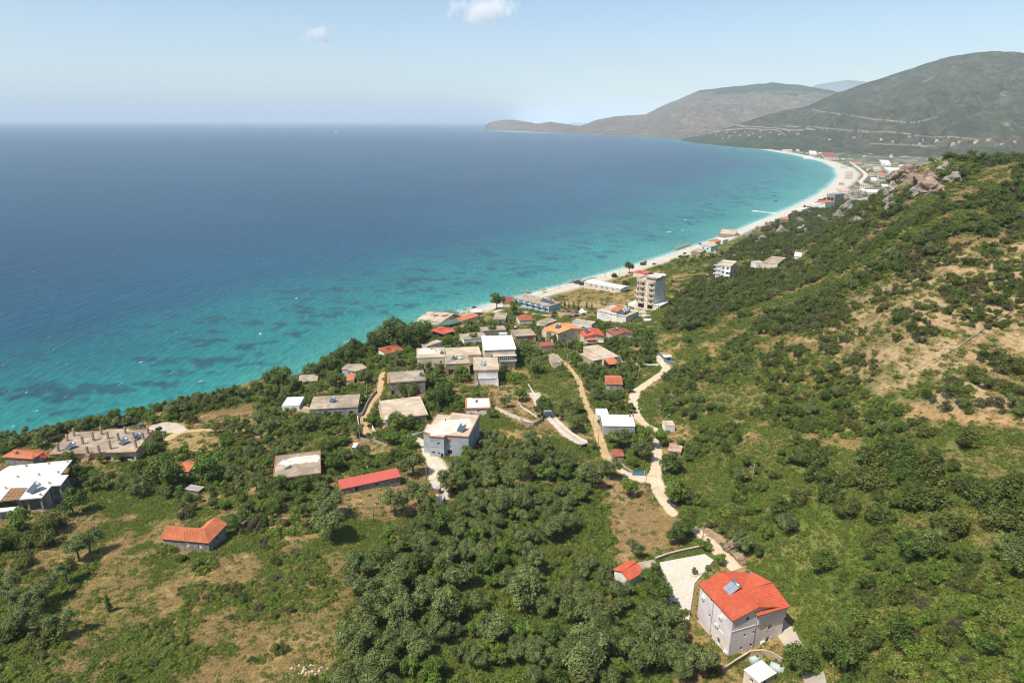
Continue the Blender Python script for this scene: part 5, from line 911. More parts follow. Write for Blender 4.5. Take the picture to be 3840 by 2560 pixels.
# --- the tower
e, poly, H = flat('apartment_block', 'six storey cream apartment tower with stacked balconies and one white wall', 'apartment block', Q('N', 800, 385, 1390, 440, 1730, 350, 1180, 262), base=Q('N', 1320, 1250)[0], corner=1, wall='wall_beige', roof='concrete_pale', over=.1, parapet=.9, short='apartment tower', opens={0: [o_ for k in range(4) for zz in ((k + 1) * 3.75,) for o_ in ((.07, zz + .4, 1.5, 2.6, 'dbl'), (.34, zz + .5, 1.3, 2.2, 'win'), (.50, zz + 1.1, .5, .9, 'dark'), (.63, zz + 1.1, .5, .9, 'dark'), (.82, zz + .5, 1.3, 2.2, 'win'))] + [(.3, .2, 4.5, 2.8, 'dark'), (.78, .2, 3.6, 2.8, 'dark')], 1: [(.5, (k + 1) * 3.75 + 1.0, .8, 1.0, 'dark') for k in range(4)]})
hw, hd = poly[2]
MB().box(hw + .006, -hd + .02, -2, hw + .07, hd - .02, H - .3).build('white_cladding', 'wall_white', e) if False else None
fb = H / 6.1
for k in range(5):
    z = 3.75 * (k + 1) - .2
    for f0, f1 in ((.14, .44), (.66, .97)):
        x0, x1 = -hw + 2 * hw * f0, -hw + 2 * hw * f1; b_ = MB(); b_.box(x0, -hd - 1.3, z - .2, x1, -hd - .004, z); b_.box(x0, -hd - 1.3, z, x1, -hd - 1.15, z + .85); b_.box(x0, -hd - 1.15, z, x0 + .12, -hd - .004, z + .85); b_.box(x1 - .12, -hd - 1.15, z, x1, -hd - .004, z + .85); b_.build('balcony', 'concrete_pale', e)
MB().box(-hw - 2.2, -hd, 3.75, -hw - .004, hd * .2, 4.0).box(-hw - 2.2, -hd, 7.5, -hw - .004, hd * .2, 7.75).box(-hw - 2.2, -hd, 11.25, -hw - .004, hd * .2, 11.5).build('side_balcony', 'concrete_pale', e)
MB().box(-hw * .05, -hd * .8, H, hw * .9, hd * .7, H + 2.2).build('stair_head', 'wall_beige', e)
can = empty
for i in range(4): y0 = -hd * 1.0 + i * hd * .48; m_ = MB(); tiled(m_, (-hw * .1, y0, H + 2.4), (hw * 1.15, y0, H + 2.6), (hw * 1.15, y0 + hd * .46, H + 3.1), (-hw * .1, y0 + hd * .46, H + 2.9), pitch=.5); m_.build('canopy_sheet', 'roof_white' if i % 2 else 'grey_sheet', e)
for x, y in ((-hw * .05, -hd * .95), (hw * 1.05, -hd * .95), (hw * 1.05, hd * .8), (-hw * .05, hd * .8)): MB().tube((x, y, H), (x, y, H + 2.6), .06, .06, 6).build('canopy_post', 'steel', e)
for o in e.children:
    if o.name.startswith('wall'):
        o.data.materials.append(MATS['wall_white'])
        for p_ in o.data.polygons:
            if p_.normal.x > .9: p_.material_index = 1
MB().box(hw + .01, -hd - .5, -2, hw + 4.5, hd * 1.3, 3.6).build('annex', 'wall_beige', e); MB().box(hw + .012, -hd - .8, 3.6, hw + 4.9, hd * 1.4, 3.85).build('annex_roof', 'concrete_white', e); MB().box(-hw * .9, -hd - 3.2, -2, hw + 2, -hd - .01, .25).build('terrace', 'concrete_pale', e)
MB().box(-hw - 7.5, -hd * .6, -1.5, -hw - .01, hd * 1.3, .3).build('terrace', 'concrete_white', e)
# --- cream flat building in front of it
e, poly, H = flat('building', 'broad cream two storey building with rooftop solar panels before the tower', 'building', Q('E', 1055, 668, 1392, 745, 1588, 680, 1210, 618), base=Q('E', 1395, 825)[0], corner=1, wall='wall_white', roof='concrete_pale', over=.3, parapet=.35, short='broad cream building', opens={0: [(.5, 3.2, .8, .9, 'dark'), (.72, 2.9, .7, .8, 'dark'), (.2, 1.8, .5, .9, 'dark')], 1: [(.25, 3.5, .6, .9, 'dark'), (.45, 3.5, .6, .9, 'dark'), (.7, .4, 1.6, 2, 'door'), (.88, .4, 1.6, 2, 'door')]})
hw, hd = poly[2]; MB().box(-hw * .05, -hd * .95, H, hw * .32, -hd * .1, H + 2.2).build('stair_head', 'wall_white', e); m_ = MB(); tiled(m_, (-hw * .12, -hd * 1.05, H + 2.2), (hw * .4, -hd * 1.05, H + 2.2), (hw * .4, 0, H + 3.0), (-hw * .12, 0, H + 3.0)); m_.build('stair_head_roof', 'tile_orange', e)
c_, s_ = math.cos(e.rotation_euler.z), math.sin(e.rotation_euler.z)
for i, lab in enumerate(('nearest solar heater on the broad cream building', 'second solar heater on the broad cream building', 'farthest solar heater on the broad cream building')): x, y = hw * .62 - i * .3, -hd * .6 + i * 3.2; heater((e.location.x + x * c_ - y * s_, e.location.y + x * s_ + y * c_, e.location.z + H), R(-35), lab, 1.5)
# --- orange, red and brown gabled houses
e, poly, H = pitched('house', 'large cream house with amber orange cross gable roof', 'house', Q('E', 598, 950, 880, 882, 740, 815, 470, 870), base=Q('E', 612, 1075)[0], rise=1.6, axis='y', wall='wall_cream', tile='tile_amber', ov=.5, short='amber roofed house', opens={0: [(.28, 3.4, 1.2, 1.3, 'win'), (.6, 3.6, .6, 1.3, 'win'), (.78, 1.2, .7, 1.3, 'win'), (.28, .5, 1.0, 1.2, 'win')], 3: [(.2, 3.4, .8, 1.3, 'win'), (.5, 3.4, .8, 1.3, 'win'), (.8, 3.4, 1.1, 1.3, 'win')]})
hw, hd = poly[2]; mb = MB(); gable(e, -hw - 3.2, hd * .15, hw * .3, hd * .95, H - .3, H + 1.3, 'x', 'tile_amber', .4, mb); mb.box(-hw - 3.1, hd * .16, -2, -hw - .01, hd * .94, H - .35); mb.build('side_wing', 'wall_cream', e)
c_, s_ = math.cos(e.rotation_euler.z), math.sin(e.rotation_euler.z); heater((e.location.x - hw * .5 * c_, e.location.y - hw * .5 * s_, e.location.z + H + .6), e.rotation_euler.z - R(60), 'solar heater on the left slope of the amber roof', 1.4)
e, poly, H = pitched('house', 'house with orange red gable roof, two solar heaters and tiled porch', 'house', Q('E', 880, 985, 1160, 965, 1075, 880, 880, 900), base=Q('E', 915, 1085)[0], rise=1.3, axis='y', wall='wall_beige', tile='tile_red', ov=.5, short='red gabled house', opens={0: [(.15, 2.6, .9, 1.8, 'dark'), (.5, 3.0, 1.0, 1.6, 'win'), (.75, 2.6, 1.2, 1.9, 'shut'), (.3, .2, 1.4, 1.8, 'dark')]})
hw, hd = poly[2]; m_ = MB(); tiled(m_, (-hw * .9, -hd - 1.9, H - 1.6), (hw * .15, -hd - 1.9, H - 1.6), (hw * .15, -hd - .01, H - 1.0), (-hw * .9, -hd - .01, H - 1.0)); m_.build('porch_roof', 'tile_orange', e); MB().box(-hw * .95, -hd - 1.9, 1.6, hw * .9, -hd - .004, 1.8).build('balcony', 'wall_beige', e)
c_, s_ = math.cos(e.rotation_euler.z), math.sin(e.rotation_euler.z)
for y, lab in ((-.25, 'nearer solar heater on the red gabled house'), (.4, 'farther solar heater on the red gabled house')): heater((e.location.x - hw * .5 * c_ - hd * y * s_, e.location.y + hd * y * c_ - hw * .5 * s_, e.location.z + H + .5), e.rotation_euler.z - R(70), lab, 1.15)
e, poly, H = pitched('house', 'house with brown red gable roof and white balcony rail', 'house', Q('E', 1255, 965, 1490, 940, 1400, 870, 1180, 908), base=Q('E', 1250, 1035)[0], rise=1.3, axis='y', wall='wall_beige', tile='tile_brown', ov=.5, short='brown roofed house', opens={0: [(.22, 1.9, 1.1, 1.7, 'shut'), (.5, 2.6, .5, .7, 'dark'), (.7, 1.9, .8, 1.8, 'win')]})
hw, hd = poly[2]; MB().box(-hw, -hd - 1.3, 1.3, hw + .3, -hd - .004, 1.5).box(-hw, -hd - 1.3, 1.5, hw + .3, -hd - 1.2, 2.2).build('balcony', 'wall_white', e); heater((e.location.x - hw * .45, e.location.y, e.location.z + H + .5), e.rotation_euler.z - R(70), 'solar heater on the brown red gable roof', 1.15)
flat('house', 'small white L-shaped flat house behind the amber roof', 'house', Q('E', 770, 805, 1000, 838, 1045, 812, 815, 770), h=3.4, wall='wall_white', roof='concrete', over=.1, parapet=.4, short='white flat house')
flat('house', 'low house with grey flat roof behind the amber house', 'house', Q('E', 340, 800, 470, 830, 610, 780, 480, 760), h=3.0, wall='wall_beige', roof='concrete', over=.15)
e, poly, H = flat('house', 'long house with tan flat roof and outside stair near the lane', 'house', Q('E', 1140, 1240, 1318, 1210, 1075, 1065, 908, 1100), base=Q('E', 1130, 1320)[0], wall='wall_beige', roof='concrete_pale', over=.15, trim=None, short='long tan roofed house', opens={0: [(.5, .3, 1.2, 2, 'dark')]})
steps(e, (poly[1][0] + 1, poly[1][1] - 2.5, 0), (poly[1][0] + 1, poly[1][1] + 1.5, H), 1.2, 14, 'concrete')
flat('house', 'low annex with white patched roof beside the long tan roof', 'house', Q('E', 1040, 1258, 1122, 1240, 980, 1160, 835, 1180), h=3.0, wall='concrete', roof='concrete_pale', over=.15)
pitched('porch', 'orange tiled porch at the end of the long tan roofed house', 'porch', Q('E', 1200, 1312, 1315, 1295, 1265, 1238, 1155, 1255), h=2.5, rise=.6, kind='shed', axis='n', wall='dark_opening', tile='tile_orange', ov=.2, short='orange porch')
pitched('house', 'small square house with orange tile roof beside the dirt road', 'house', Q('F', 712, 368, 872, 370, 862, 282, 698, 282), base=Q('F', 720, 425)[0], rise=1.2, axis='x', wall='wall_grey', tile='tile_orange', ov=.3, short='orange roofed small house', opens={0: [(.3, .9, .7, .8, 'dark'), (.7, .9, .6, .7, 'dark')]}, course=.4)
pitched('shack', 'rusty sheet roofed shack behind the utility pole near the lane', 'shack', Q('E', 400, 1095, 565, 1085, 540, 1040, 385, 1055), h=2.4, rise=.3, kind='shed', axis='n', wall='wall_stone', tile='tile_rust', ov=.15, short='rusty shack')
flat('house', 'low house with tan roof sunk beside the top of the lane', 'house', Q('F', 200, 160, 295, 155, 230, 85, 130, 62), h=2.6, wall='wall_beige', roof='concrete', over=.1)
e, poly, H = pitched('house', 'white sheet roofed house with brick chimney between lane and road', 'house', Q('F', 672, 775, 1005, 780, 960, 678, 665, 680), base=Q('F', 940, 865)[0], corner=1, rise=.5, kind='shed', axis='n', wall='wall_grey', tile='roof_white', ov=.15, short='white sheet roofed house', opens={0: [(.5, .9, .8, .6, 'dark'), (.78, .2, .9, 1.9, 'shut'), (.93, .8, .6, .6, 'dark')]}, mats={'shutter': 'tile_orange'})
hw, hd = poly[2]; MB().box(hw * .8, hd * .6, H, hw * .8 + .6, hd * .6 + .6, H + 1.8).build('chimney', 'trim_red', e)
flat('annex', 'white roofed annex behind the white sheet roofed house', 'annex', Q('F', 625, 668, 735, 665, 725, 602, 610, 605), h=2.4, wall='wall_white', roof='roof_white', over=.1)
flat('shed', 'small grey cube shed beside the utility pole east of road', 'shed', Q('F', 1290, 775, 1390, 772, 1362, 718, 1270, 722), h=2.6, wall='wall_white', roof='concrete_pale', over=.05, short='grey cube shed')
pitched('shack', 'shack with striped rusty sheet roof beside the road', 'shack', Q('F', 1320, 1015, 1450, 1040, 1458, 980, 1330, 958), h=2.0, rise=.3, kind='shed', axis='n', wall='wood', tile='rusty_sheet', ov=.1, short='striped rusty shack')
flat('shack', 'collapsed pale sheet roof below the striped rusty shack', 'shack', Q('F', 1335, 1120, 1420, 1145, 1440, 1090, 1345, 1075), h=1.2, wall='wood', roof='grey_sheet', over=.1, thick=.08)
pitched('hut', 'small hut with old rusty tile roof beside the lane', 'hut', Q('F', 778, 1080, 900, 1062, 850, 1005, 760, 1000), h=2.0, rise=.7, axis='x', wall='wall_stone', tile='tile_rust', ov=.2, short='rusty tiled hut')
awning('white panel canopy behind the blue fence at the road bend', Q('F', 1280, 100, 1360, 95, 1345, 78, 1265, 75), (2.4, 2.4, 2.4, 2.4), 'roof_white', 'canopy')
for px_, lab in ((Q('C', 1600, 1250, 1690, 1270, 1705, 1230, 1610, 1215), 'patchy rusty sheet roof on low shed by the gravel drive'), (Q('C', 1650, 1390, 1730, 1400, 1735, 1320, 1690, 1300), 'grey sheet roof on narrow shed between olive trees')): flat('shed', lab, 'shed', px_, h=1.8, wall='wood', roof='grey_sheet', over=.1, thick=.08)
# --- along the beach to the right
e, poly, H = flat('apartment_block', 'white and tan four storey apartment block with white awnings on hillside', 'apartment block', Q('H', 500, 870, 682, 865, 822, 830, 640, 815), base=Q('H', 675, 1005)[0], corner=1, wall='wall_white', roof='concrete_pale', over=.2, parapet=.5, short='white apartment block', opens={0: [(f_, z_, 1.4, 1.6, 'dark') for z_ in (1, 4.2, 7.4, 10.4) for f_ in (.5, .8)], 1: [(f_, z_, 1, 1.2, 'dark') for z_ in (4, 7.2) for f_ in (.3, .7)]})
hw, hd = poly[2]
for k in range(3): z = 3.2 * (k + 1); MB().box(-hw - 1.6, -hd - .6, z - .2, -hw * .4, -hd - .004, z).box(-hw - 1.6, -hd - .6, z, -hw * .4, -hd - .5, z + .9).build('balcony', 'wall_white', e)
for k in range(2): z = 3.4 * (k + 1); m_ = MB(); m_.quad((hw * .35, -hd - 1.5, z - 1.0), (hw * .95, -hd - 1.5, z - 1.0), (hw * .95, -hd - .02, z), (hw * .35, -hd - .02, z)); m_.build('awning', 'roof_white', e)
for o in e.children:
    if o.name.startswith('wall'):
        o.data.materials.append(MATS['wall_beige'])
        for p_ in o.data.polygons:
            if p_.normal.x > .9: p_.material_index = 1
flat('building', 'large tan flat roofed building with brown terraces on the hillside', 'building', Q('H', 1085, 835, 1200, 850, 1340, 790, 1130, 770), base=Q('H', 1110, 915)[0], wall='wall_beige', roof='concrete', over=.2, parapet=.5, short='tan hillside building', opens={1: [(.3, 2.5, 2, 2, 'dark'), (.7, 2.5, 2, 2, 'dark')]})
flat('house', 'small grey white house left of the tan hillside building', 'house', Q('H', 985, 845, 1050, 835, 1045, 808, 955, 822), h=5, wall='wall_white', roof='concrete_pale', over=.1, opens={0: [(.4, 2, .8, 1, 'dark')]})
flat('house', 'low house with bright white roof furthest up the hillside', 'house', Q('H', 1390, 768, 1510, 770, 1560, 728, 1430, 722), h=3.5, wall='wall_white', roof='roof_white', over=.4, short='white roof on the hillside')
flat('house', 'pale blue house with flat roof beside the beach road', 'house', Q('H', 395, 640, 490, 665, 560, 640, 440, 622), h=7, wall='wall_paleblue', roof='concrete_pale', over=.3, short='pale blue house', opens={0: [(.3, 3.5, 1.5, 1.5, 'dark'), (.7, 3.5, 1.5, 1.5, 'dark')]})
pitched('house', 'beige house with small orange roof behind the pale blue house', 'house', Q('H', 470, 600, 550, 612, 585, 592, 510, 578), h=6, rise=1.4, axis='y', wall='wall_beige', tile='tile_orange', ov=.4)
flat('hall', 'white flat roofed hall behind the orange roof near the beach', 'hall', Q('H', 545, 572, 620, 590, 672, 575, 580, 558), h=6, wall='wall_white', roof='roof_white', over=.2)
flat('house', 'ruined grey concrete house by the beach road trees', 'house', Q('H', 265, 715, 370, 725, 440, 690, 330, 680), h=4, wall='concrete', roof='concrete', over=.1)
flat('apartment_block', 'brown seaside block with white framed balconies at the water', 'apartment block', Q('H', 578, 520, 700, 530, 840, 470, 600, 475), base=Q('H', 690, 560)[0], corner=1, wall='wall_stone', roof='concrete_pale', over=.1, parapet=.6, short='brown seaside block', opens={0: rw(4, 4.5, 3, 3.5, 'win', .14, .86)})
pitched('house', 'low pinkish house with orange roof behind the pier beach', 'house', Q('H', 1250, 362, 1340, 362, 1335, 340, 1265, 338), h=5, rise=1.4, axis='x', wall='wall_stone', tile='tile_orange', ov=.4, short='orange roof behind the jetty')
pitched('apartment_block', 'white four storey block with orange hipped roof near beach bend', 'apartment block', Q('H', 1690, 165, 1755, 180, 1818, 165, 1745, 148), base=Q('H', 1752, 238)[0], corner=1, rise=3, kind='hip', wall='wall_white', tile='tile_orange', ov=.6, short='white block with orange roof', opens={0: [(.7, z_, 2, 1.8, 'dark') for z_ in (4, 9)]})
e, poly, H = flat('building', 'grey unfinished concrete frame building behind the white orange roofed block', 'building', Q('H', 1795, 80, 1870, 88, 1925, 75, 1850, 62), base=Q('H', 1860, 180)[0], corner=1, wall='wall_grey', roof='concrete_grey', over=.1, short='grey concrete frame', opens={0: [(f_, z_, 5, 5, 'dark') for z_ in (3, 10.5, 18) for f_ in (.28, .72)]})
for px_, lab, h_, rf in ((Q('H', 1440, 245, 1500, 252, 1560, 235, 1480, 222), 'pale beach bar roof below the orange roofed block', 4, 'concrete_white'), (Q('H', 1590, 195, 1640, 202, 1680, 190, 1620, 180), 'low white beach hut left of the orange roofed block', 4, 'roof_white')): flat('beach_bar', lab, 'beach bar', px_, h=h_, wall='wall_white', roof=rf, over=.3)
for i, (x, y, w_, d_, h_, rf, wl_, lab) in enumerate(((1040, 440, 160, 60, 9, 'tile_brown', 'wall_beige', 'broad brown hotel on the valley floor behind the far beach'), (1740, 525, 110, 40, 7, 'concrete_white', 'wall_white', 'long pale building on the valley floor above the dry riverbed'), (1690, 680, 75, 40, 9, 'tile_orange', 'wall_white', 'white house with orange roof between far beach and cliff'), (1820, 430, 40, 30, 7, 'tile_rust', 'wall_white', 'small pale house alone in the valley orchard'), (830, 405, 90, 40, 7, 'concrete_white', 'wall_white', 'cluster house with pale roof behind the far beach'), (1600, 740, 70, 25, 4, 'roof_white', 'wall_white', 'white roofed beach bar right of the white road'), (1745, 822, 85, 25, 4, 'roof_white', 'wall_white', 'long white roofed shed below the rocky cliff'), (1580, 893, 230, 30, 4, 'roof_white', 'wall_beige', 'very long white roofed market row below the far beach'), (1760, 860, 60, 30, 5, 'tile_rust', 'wall_beige', 'low red roofed house tucked under the cliff'), (1850, 620, 190, 40, 6, 'concrete_white', 'wall_white', 'row of white buildings left of the cliff top'), (1230, 880, 150, 30, 5, 'concrete_pale', 'wall_beige', 'sand coloured beach building at the bend of the bay'), (1640, 605, 90, 30, 6, 'concrete_pale', 'wall_white', 'low pale house beside the dry riverbed'), (510, 378, 110, 16, 6, 'concrete_pale', 'wall_white', 'pale row of beach buildings on the far shore'), (770, 470, 120, 16, 4, 'concrete_white', 'wall_white', 'long white beach canopy on the far sand'), (1390, 520, 90, 20, 5, 'tile_brown', 'wall_beige', 'brown roofed house near the start of the riverbed'), (1190, 800, 60, 20, 4, 'thatch', 'wall_beige', 'thatched beach bar at the water bend'))):
    flat('house', lab, 'house', Q('I', x - w_ / 2, y + d_ / 2, x + w_ / 2, y + d_ / 2 + 2, x + w_ / 2 + 8, y - d_ / 2, x - w_ / 2 + 6, y - d_ / 2), h=h_, wall=wl_, roof=rf, over=.4, opens={0: rw(4, h_ * .35, 2.5, h_ * .35, 'dark')} if h_ > 5 and w_ > 60 else None)

# --- houses scattered at the foot of the far mountain
_mu, _mv = project(mx, my, mz); fh = {}; NTH = ('leftmost', 'second', 'third', 'fourth', 'fifth', 'sixth', 'seventh', 'eighth', 'ninth', 'tenth', 'eleventh', 'twelfth', 'thirteenth', 'fourteenth', 'fifteenth', 'sixteenth', 'seventeenth', 'eighteenth', 'nineteenth', 'twentieth')
for grp_, pts in (('above the bay at the mountain foot', ((1630, 303), (1650, 300), (1668, 306), (1645, 311), (1690, 305), (1712, 303), (1676, 314), (1730, 308), (1748, 303), (1700, 312), (1770, 306), (1790, 310), (1812, 304), (1660, 319), (1745, 316), (1833, 309), (1720, 313))), ('in the valley below the mountain tracks', ((2090, 316), (2120, 322), (2150, 325), (2180, 318), (2205, 326), (2240, 330), (2270, 324), (2300, 333), (2330, 328), (2025, 322), (2050, 327), (1960, 318), (1905, 322), (2188, 333), (2110, 332)))):
    for i, (x, y) in enumerate(sorted(pts)):
        k = np.argmin((_mu - x * V) ** 2 + (_mv - y * V) ** 2 + (mt > 1) * 1e9); q = np.unravel_index(k, mx.shape); P0 = (float(mx[q]), float(my[q]), float(mz[q])); s_ = random.uniform(.4, .8); lab = NTH[i] + (' from the left' if i else '') + ' of the tiny houses ' + grp_
        if not fh:
            h_ = empty('hillside_house', P0, 0, lab, 'house', 'tiny pale houses under the mountain'); mb = MB(); wall_faces(mb, [(-9, -6), (9, -6), (9, 6), (-9, 6)], -12, 9, {0: rw(4, 4.5, 2, 2.2, 'dark') + rw(4, .8, 2, 2.2, 'dark')}, h_, {}); hip(h_, -9, -6, 9, 6, 9, 12, 'tile_orange', .6); mb.build('wall', 'wall_beige', h_); h_.scale = (.6,) * 3; fh[0] = h_
        else: clone(fh[0], P0, random.uniform(-.5, .5), s_, lab, None, {'roof': ('tile_orange', 'concrete_pale', 'tile_rust', 'concrete_white')[i % 4]})

# --- pale patches of dried screed on two flat roofs
def patch_on(o, name, px, dz=.006):
    z = o.location.z; top = max((max(v.co.z for v in c.data.vertices) for c in o.children if c.name.startswith('roof') and not c.name.startswith('roof_edge')), default=0); M_ = Matrix.Translation(o.location) @ Matrix.Rotation(o.rotation_euler.z, 4, 'Z'); Mi = M_.inverted()
    P_ = [Mi @ Vector(at_z(u, v, z + top)) for u, v in px]; out = []
    for i in range(len(P_)):
        a, b = P_[i], P_[(i + 1) % len(P_)]
        for k in range(5): q = a.lerp(b, k / 5); out.append((q.x + random.uniform(-.35, .35), q.y + random.uniform(-.35, .35)))
    MB().prism(out, top - .05, top + dz).build(name, 'screed_pale', o)
plain('screed_pale', (.80, .71, .57), .9, .12, .9, (.58, .48, .36))
for o in [o for o in COL.objects if o.get('label')]:
    if o['label'].startswith('low house with brown flat roof and pale'): patch_on(o, 'screed_patch', Q('C', 110, 1022, 150, 985, 300, 945, 400, 928, 518, 925, 512, 992, 380, 1000, 300, 1015, 200, 1025))
    if o['label'].startswith('two storey grey blue'): patch_on(o, 'screed_patch', Q('D', 505, 1352, 560, 1302, 690, 1240, 930, 1225, 975, 1285, 900, 1330, 700, 1382, 560, 1388)); 
    if o['label'].startswith('cream two storey'): patch_on(o, 'screed_patch', Q('D', 440, 545, 560, 540, 640, 545, 650, 575, 560, 590, 445, 600))
# --- more houses behind the far beach
far0 = None; FL = ('terracotta roofed', 'white roofed', 'rusty roofed', 'pale roofed'); k_ = 0
for i, (x, y) in enumerate(((240, 336), (300, 344), (380, 352), (450, 362), (560, 382), (640, 398), (700, 415), (770, 428), (860, 418), (920, 432), (980, 470), (1060, 478), (1130, 492), (1220, 505), (1300, 498), (1540, 640), (1570, 690), (1600, 770), (1640, 800), (1560, 850), (1680, 640), (1760, 590), (1880, 545), (1480, 470), (1560, 440), (1950, 600), (1700, 760), (1480, 855))):
    p = hit(*Q('I', x, y)[0]); s_ = random.uniform(.5, .95)
    lab = ('leftmost', 'second', 'third', 'fourth', 'fifth', 'sixth', 'seventh', 'eighth', 'ninth', 'tenth', 'eleventh', 'twelfth', 'thirteenth', 'fourteenth', 'fifteenth')[i] + ' small building in the line behind the far beach from left' if i < 15 else FL[i % 4] + ' small house by the white road, ' + ('lowest left', 'beside the bend', 'right of the bend', 'under the bend', 'below the parasols', 'near the riverbed start', 'above the riverbed', 'far right of the riverbed', 'in the orchard left', 'in the orchard right', 'beside the cliff edge', 'between bend and cliff', 'nearest the crag')[i - 15]
    if far0 is None:
        far0 = empty('beach_house', p, 0, lab, 'house', 'small buildings behind the far beach'); mb = MB(); wall_faces(mb, [(-9, -5), (9, -5), (9, 5), (-9, 5)], -4, 7, {0: rw(4, 3.8, 1.6, 2, 'dark') + rw(4, .4, 1.6, 2.2, 'dark')}, far0, {}); hip(far0, -9, -5, 9, 5, 7, 9.5, 'tile_orange', .6); mb.build('wall', 'wall_beige', far0); far0.scale = (.8,) * 3
    else: clone(far0, p, random.uniform(-.5, .5), s_, lab, None, {'roof': ('tile_orange', 'roof_white', 'tile_rust', 'concrete_pale')[i % 4]})
# --- ground kept clear round the houses
for c_, *xy in (('P', 3470, 1685, 3560, 1655, 3900, 1690, 3900, 1815, 3650, 1790, 3520, 1730), ('P', 2610, 1440, 2790, 1448, 2920, 1510, 2750, 1550, 2620, 1500), ('P', 2790, 1600, 2860, 1590, 2930, 1660, 2880, 1760, 2800, 1700), ('P', 3600, 1925, 3690, 1905, 3750, 2020, 3640, 2050), ('D', 1040, 910, 1320, 900, 1490, 940, 1480, 1010, 1390, 1090, 1170, 1105, 1165, 1030, 1040, 1010), ('B', 560, 565, 800, 500, 1170, 425, 1180, 560, 1140, 635, 780, 600, 600, 590), ('B', 330, 850, 460, 730, 640, 715, 850, 790, 820, 860, 600, 890, 420, 940), ('C', 720, 890, 900, 790, 1060, 830, 1120, 850, 900, 900), ('C', 890, 1310, 1200, 1195, 1230, 1235, 1130, 1330, 890, 1370), ('C', 705, 1165, 1300, 1020, 1300, 1065, 705, 1185), ('J', 1230, 130, 1555, 120, 1530, 190, 1300, 180), ('C', 820, 1540, 1000, 1440, 1150, 1540, 900, 1600),
              ('E', 450, 500, 820, 400, 1490, 490, 1400, 585, 700, 570), ('E', 1440, 1110, 1590, 1120, 1580, 1170, 1440, 1160), ('E', 590, 690, 900, 660, 960, 700, 850, 760, 600, 765), ('A', 420, 720, 640, 620, 640, 660, 480, 780), ('A', 1330, 880, 1470, 760, 1560, 800, 1420, 930, 1260, 960), ('D', 1300, 1190, 1560, 1260, 1540, 1290, 1280, 1230), ('D', 20, 760, 120, 750, 100, 1000, 0, 1000), ('R', 1900, 200, 2200, 60, 2352, 150, 2250, 420, 2100, 420), ('O', 640, 1100, 1150, 880, 1250, 1000, 1200, 1250, 760, 1300)):
    CLEAR.append([tuple(hit(*q)[:2]) for q in Q(c_, *xy)])
# ================================================================ walls, gates and fences
wall_run('stone_wall', 'grey stone wall along the left side of the sandy lane', 'wall', Q('C', 1078, 315, 1030, 370, 990, 430, 960, 500, 935, 550, 905, 560), 1.3, .4, 'wall_stone')
wall_run('garden_wall', 'pale rendered wall beside the foot of the sandy lane', 'wall', Q('C', 892, 570, 900, 640, 912, 720, 910, 770), 1.2, .25, 'wall_white')
wall_run('garden_wall', 'long curved white wall between lane and grey blue house', 'wall', Q('C', 1035, 660, 1060, 715, 1120, 745, 1200, 765, 1300, 775, 1400, 765, 1535, 725), 1.2, .22, 'wall_white')
wall_run('garden_wall', 'low grey fence wall along the van yard', 'wall', Q('C', 915, 778, 985, 795, 1060, 812), 1.0, .15, 'wall_grey')
def gate(label, px, h, mat, posts=2, mid=0):
    a, b = hit(*px[0]), hit(*px[1]); d = b[:2] - a[:2]; Ln = float(np.hypot(*d)); e = empty('gate', (a[0], a[1], min(a[2], b[2])), math.atan2(d[1], d[0]), label, 'gate')
    for k in range(2):
        x0, x1 = Ln * k / 2 + .08, Ln * (k + 1) / 2 - .04; MB().box(x0, -.03, .12, x1, .03, h).build('leaf', mat, e)
    for x in (0, Ln): MB().box(x - .15, -.15, -1, x + .15, .15, h + .25).build('post', 'concrete_pale', e)
gate('grey white sheet metal gate at the foot of the lane', Q('C', 1062, 812, 1180, 845), 1.5, 'grey_sheet')
gate('bright blue metal gate beside the road junction', Q('F', 972, 1262, 1085, 1266), 1.7, 'paint_blue')
gate('dark iron gate at the lower end of the concrete drive', Q('F', 455, 1005, 530, 985), 1.6, 'dark_opening')
gate('rusty brown gate by the lamp post below the junction', Q('F', 1095, 1440, 1170, 1500), 1.5, 'wood')
wall_run('blue_fence', 'blue painted sheet fence at the upper bend of the road', 'fence', Q('E', 1778, 1180, 1830, 1235, 1890, 1290, 1975, 1318), 1.5, .08, 'paint_blue')
wall_run('garden_wall', 'white wall along vegetable garden ending at road bend', 'wall', Q('E', 1320, 1285, 1420, 1300, 1560, 1318, 1680, 1325, 1785, 1322), 1.1, .2, 'wall_white')
wall_run('stone_wall', 'brown stone wall curving from rusty hut to blue gate', 'wall', Q('F', 815, 1090, 850, 1150, 900, 1195, 970, 1235), 1.0, .35, 'wall_stone')
wall_run('parapet_wall', 'bright white parapet on the upper left side of concrete drive', 'wall', Q('D', 1515, 905, 1560, 975, 1620, 1050), 1.2, .2, 'concrete_white')
wall_run('parapet_wall', 'white parapet on the left side of lower concrete drive', 'wall', Q('F', 138, 680, 220, 780, 310, 865, 400, 930, 450, 965), .8, .25, 'concrete_white')
wall_run('parapet_wall', 'white parapet on the right side of lower concrete drive', 'wall', Q('F', 165, 655, 260, 750, 370, 845, 470, 910, 530, 935), .6, .2, 'concrete_white')
wall_run('garden_wall', 'white kerb wall beside the paved path below small house', 'wall', Q('D', 1420, 1075, 1460, 1125, 1530, 1165, 1600, 1215), .6, .2, 'concrete_white')
wall_run('ruin_wall', 'roofless grey block walls beside the concrete drive', 'wall', Q('D', 1445, 1245, 1470, 1290, 1570, 1305, 1655, 1255, 1650, 1230), 1.6, .25, 'concrete')
wall_run('stone_wall', 'grey dry stone wall climbing across the bare hillside', 'wall', Q('K', 940, 1200, 1000, 1150, 1080, 1110, 1160, 1050, 1250, 985, 1330, 930, 1400, 898), .5, .35, 'rock_grey')
